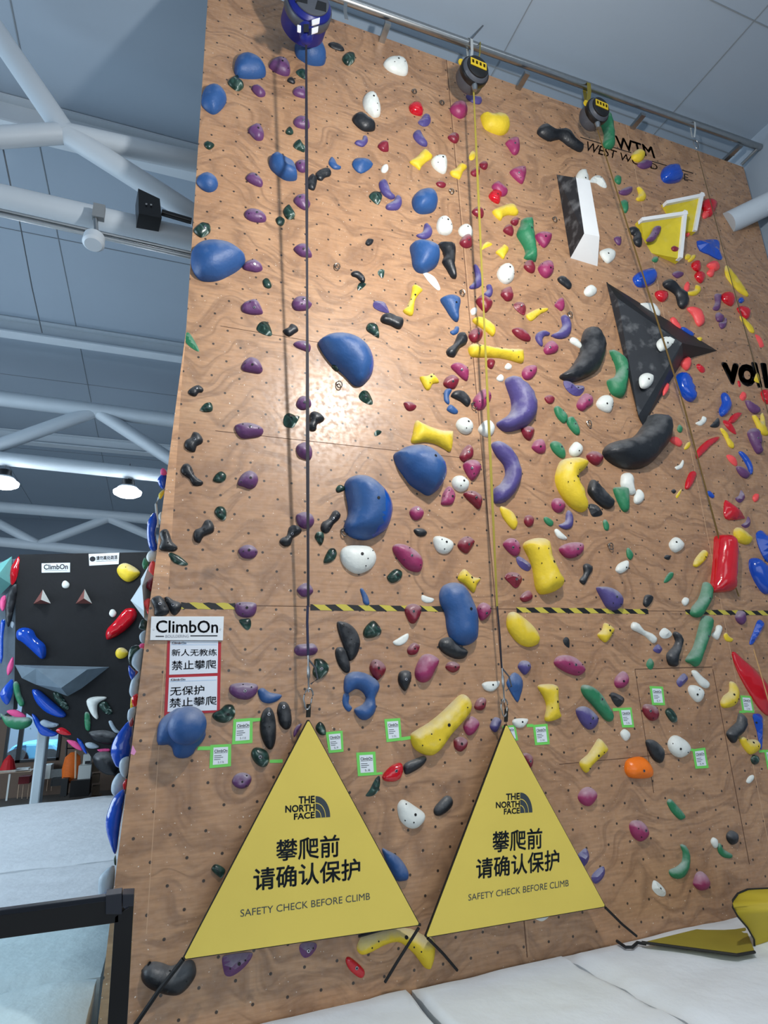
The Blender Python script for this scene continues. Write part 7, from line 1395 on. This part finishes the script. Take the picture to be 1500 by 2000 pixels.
def seamdir(x0, y0, x1, y1):
    a, b = atz(x0, y0, 0), atz(x1, y1, 0); d = (b-a); return a, a+d*(2.4/abs(d.y))
s1 = seamdir(797, 1922, 869, 2000); s2 = seamdir(1097, 1862, 1360, 2000)
a0 = atz(345, 1998, 0); a0.y = -.03; dv = s1[1]-s1[0]
Q = Vector
def fy(v, y=-.01): return Q((v.x, y, 0))
pad('crash_mat', [a0+Q((-.9, -2.4, 0)), s1[1]-Q((.02, 0, 0)), fy(s1[0])-Q((.02, 0, 0)), fy(a0)], .33, 'white crash mat lowest in view, left of the first mat gap', 'white crash mats', seed=1)
pad('crash_mat', [s1[1]+Q((.02, 0, 0)), s2[1]-Q((.02, 0, 0)), fy(s2[0])-Q((.015, 0, 0)), fy(s1[0])+Q((.02, 0, 0))], .33, 'white crash mat in front of the right banner, between the two gaps', 'white crash mats', seed=5)
pad('crash_mat', [s2[1]+Q((.02, 0, 0)), Q((7, -2.4, 0)), Q((6.76, -.01, 0)), fy(s2[0])+Q((.015, 0, 0))], .33, 'white crash mat at lower right with the curled banner on it', 'white crash mats', seed=9)
pad('crash_mat', [Q((-6, .25, 0)), Q((-.24, .25, 0)), Q((-.22, 1.05, 0)), Q((-6, 1.05, 0))], .33, 'pale mat behind the glass railing, nearest the railing', 'white crash mats', .02, seed=12)
pad('crash_mat', [Q((-6, 1.1, 0)), Q((-.2, 1.1, 0)), Q((-.1, 4.34, 0)), Q((-6, 4.54, 0))], .33, 'wide pale mat left of the plywood wall, between railing and first floor gap', 'white crash mats', .02, seed=15)
pad('crash_mat', [Q((-6, 4.66, 0)), Q((-.1, 4.44, 0)), Q((-.3, 10, 0)), Q((-2.6, 9.6, 0))], .33, 'wide pale mat farthest away below the black wall', 'white crash mats', .02, seed=19)
# ---------------------------------------------------------------- glass railing
YF = -1.5
rl = empty('glass_railing', at(235, 1800, YF), 'black framed glass railing at the lower left corner', 'railing')
def slab(pts, dp, name, m, Y=YF): f = [at(x, y, Y) for x, y in pts]; return MB().hexa(f, [v+Q((0, dp, 0)) for v in f]).build(name, m, rl, bevel=.002)
slab([(-420, 1840), (232, 1752), (232, 1802), (-420, 1892)], .05, 'top_rail', black_metal)
slab([(-420, 1834), (226, 1748), (226, 1758), (-420, 1846)], .035, 'glazing_channel', mat('dark_steel_edge', (40, 44, 52), .3, .6), YF-.012)
slab([(224, 1790), (261, 1766), (240, 2150), (200, 2150)], .06, 'post', black_metal)
slab([(206, 1749), (238, 1745), (238, 1786), (206, 1786)], .075, 'corner_block', mat('dark_plastic_cap', (30, 34, 44), .4), YF-.02)
slab([(239, 1747), (262, 1746), (261, 1770), (239, 1772)], .075, 'corner_block', mat('dark_plastic_cap', (30, 34, 44), .4), YF-.015)
f = [at(x, y, YF+.025) for x, y in ((-420, 1880), (226, 1796), (212, 2150), (-420, 2250))]
gl = NT('railing_glass'); gl.b.inputs['Base Color'].default_value = (.80, .95, .95, 1); gl.b.inputs['Transmission Weight'].default_value = 1; gl.b.inputs['Roughness'].default_value = .0; gl.b.inputs['IOR'].default_value = 1.12
MB().hexa(f, [v+Q((0, .01, 0)) for v in f]).build('pane', gl.m, rl)
# ---------------------------------------------------------------- light
def light(name, typ, loc, power, col, **k):
    l = bpy.data.lights.new(name, typ); l.energy = power; l.color = col
    for a, b in k.items(): setattr(l, a, b)
    o = bpy.data.objects.new(name, l); o.location = loc; C.objects.link(o); return o
def aim(o, t): o.rotation_euler = (Vector(t)-o.location).to_track_quat('-Z', 'Y').to_euler()
light('lamp_near_wall', 'POINT', LAMP, 410, (1, .97, .93), shadow_soft_size=.09)
o = light('fill_high', 'AREA', (3.5, -6.5, 7.8), 50, (.86, .93, 1), shape='RECTANGLE', size=5, size_y=1.5); aim(o, (2.5, 0, 2.5))  # added high fill that brightens the plywood, no fixture hangs here
for px, py in ((6, 944), (249, 962)): light('lamp_far', 'POINT', at(px, py, 8)-Vector((0, 0, .2)), 80, (.85, .93, 1), shadow_soft_size=.2)
o = light('fill_behind', 'AREA', (0.5, -7.8, 2.6), 140, (.88, .94, 1), shape='RECTANGLE', size=9, size_y=3.5); aim(o, (1.5, 0, 1.0))  # fill added behind the camera to lift the lower wall and banners
o = light('window_daylight', 'AREA', (-8.6, 3.5, 3.2), 980, (.70, .86, 1), shape='RECTANGLE', size=10, size_y=4.5); aim(o, (0, 3.5, .5))
o = light('yard_daylight', 'AREA', (-3, 17, 4.0), 900, (.8, .92, 1), shape='RECTANGLE', size=8, size_y=5)
W = bpy.data.worlds.new('world'); bpy.context.scene.world = W; W.use_nodes = True
bg = W.node_tree.nodes['Background']; bg.inputs[0].default_value = (.62, .80, 1, 1); bg.inputs[1].default_value = .35
sc = bpy.context.scene
sc.view_settings.view_transform = 'Standard'; sc.view_settings.look = 'None'; sc.view_settings.gamma = 1; sc.view_settings.use_curve_mapping = False
sc.view_settings.exposure = 0.0
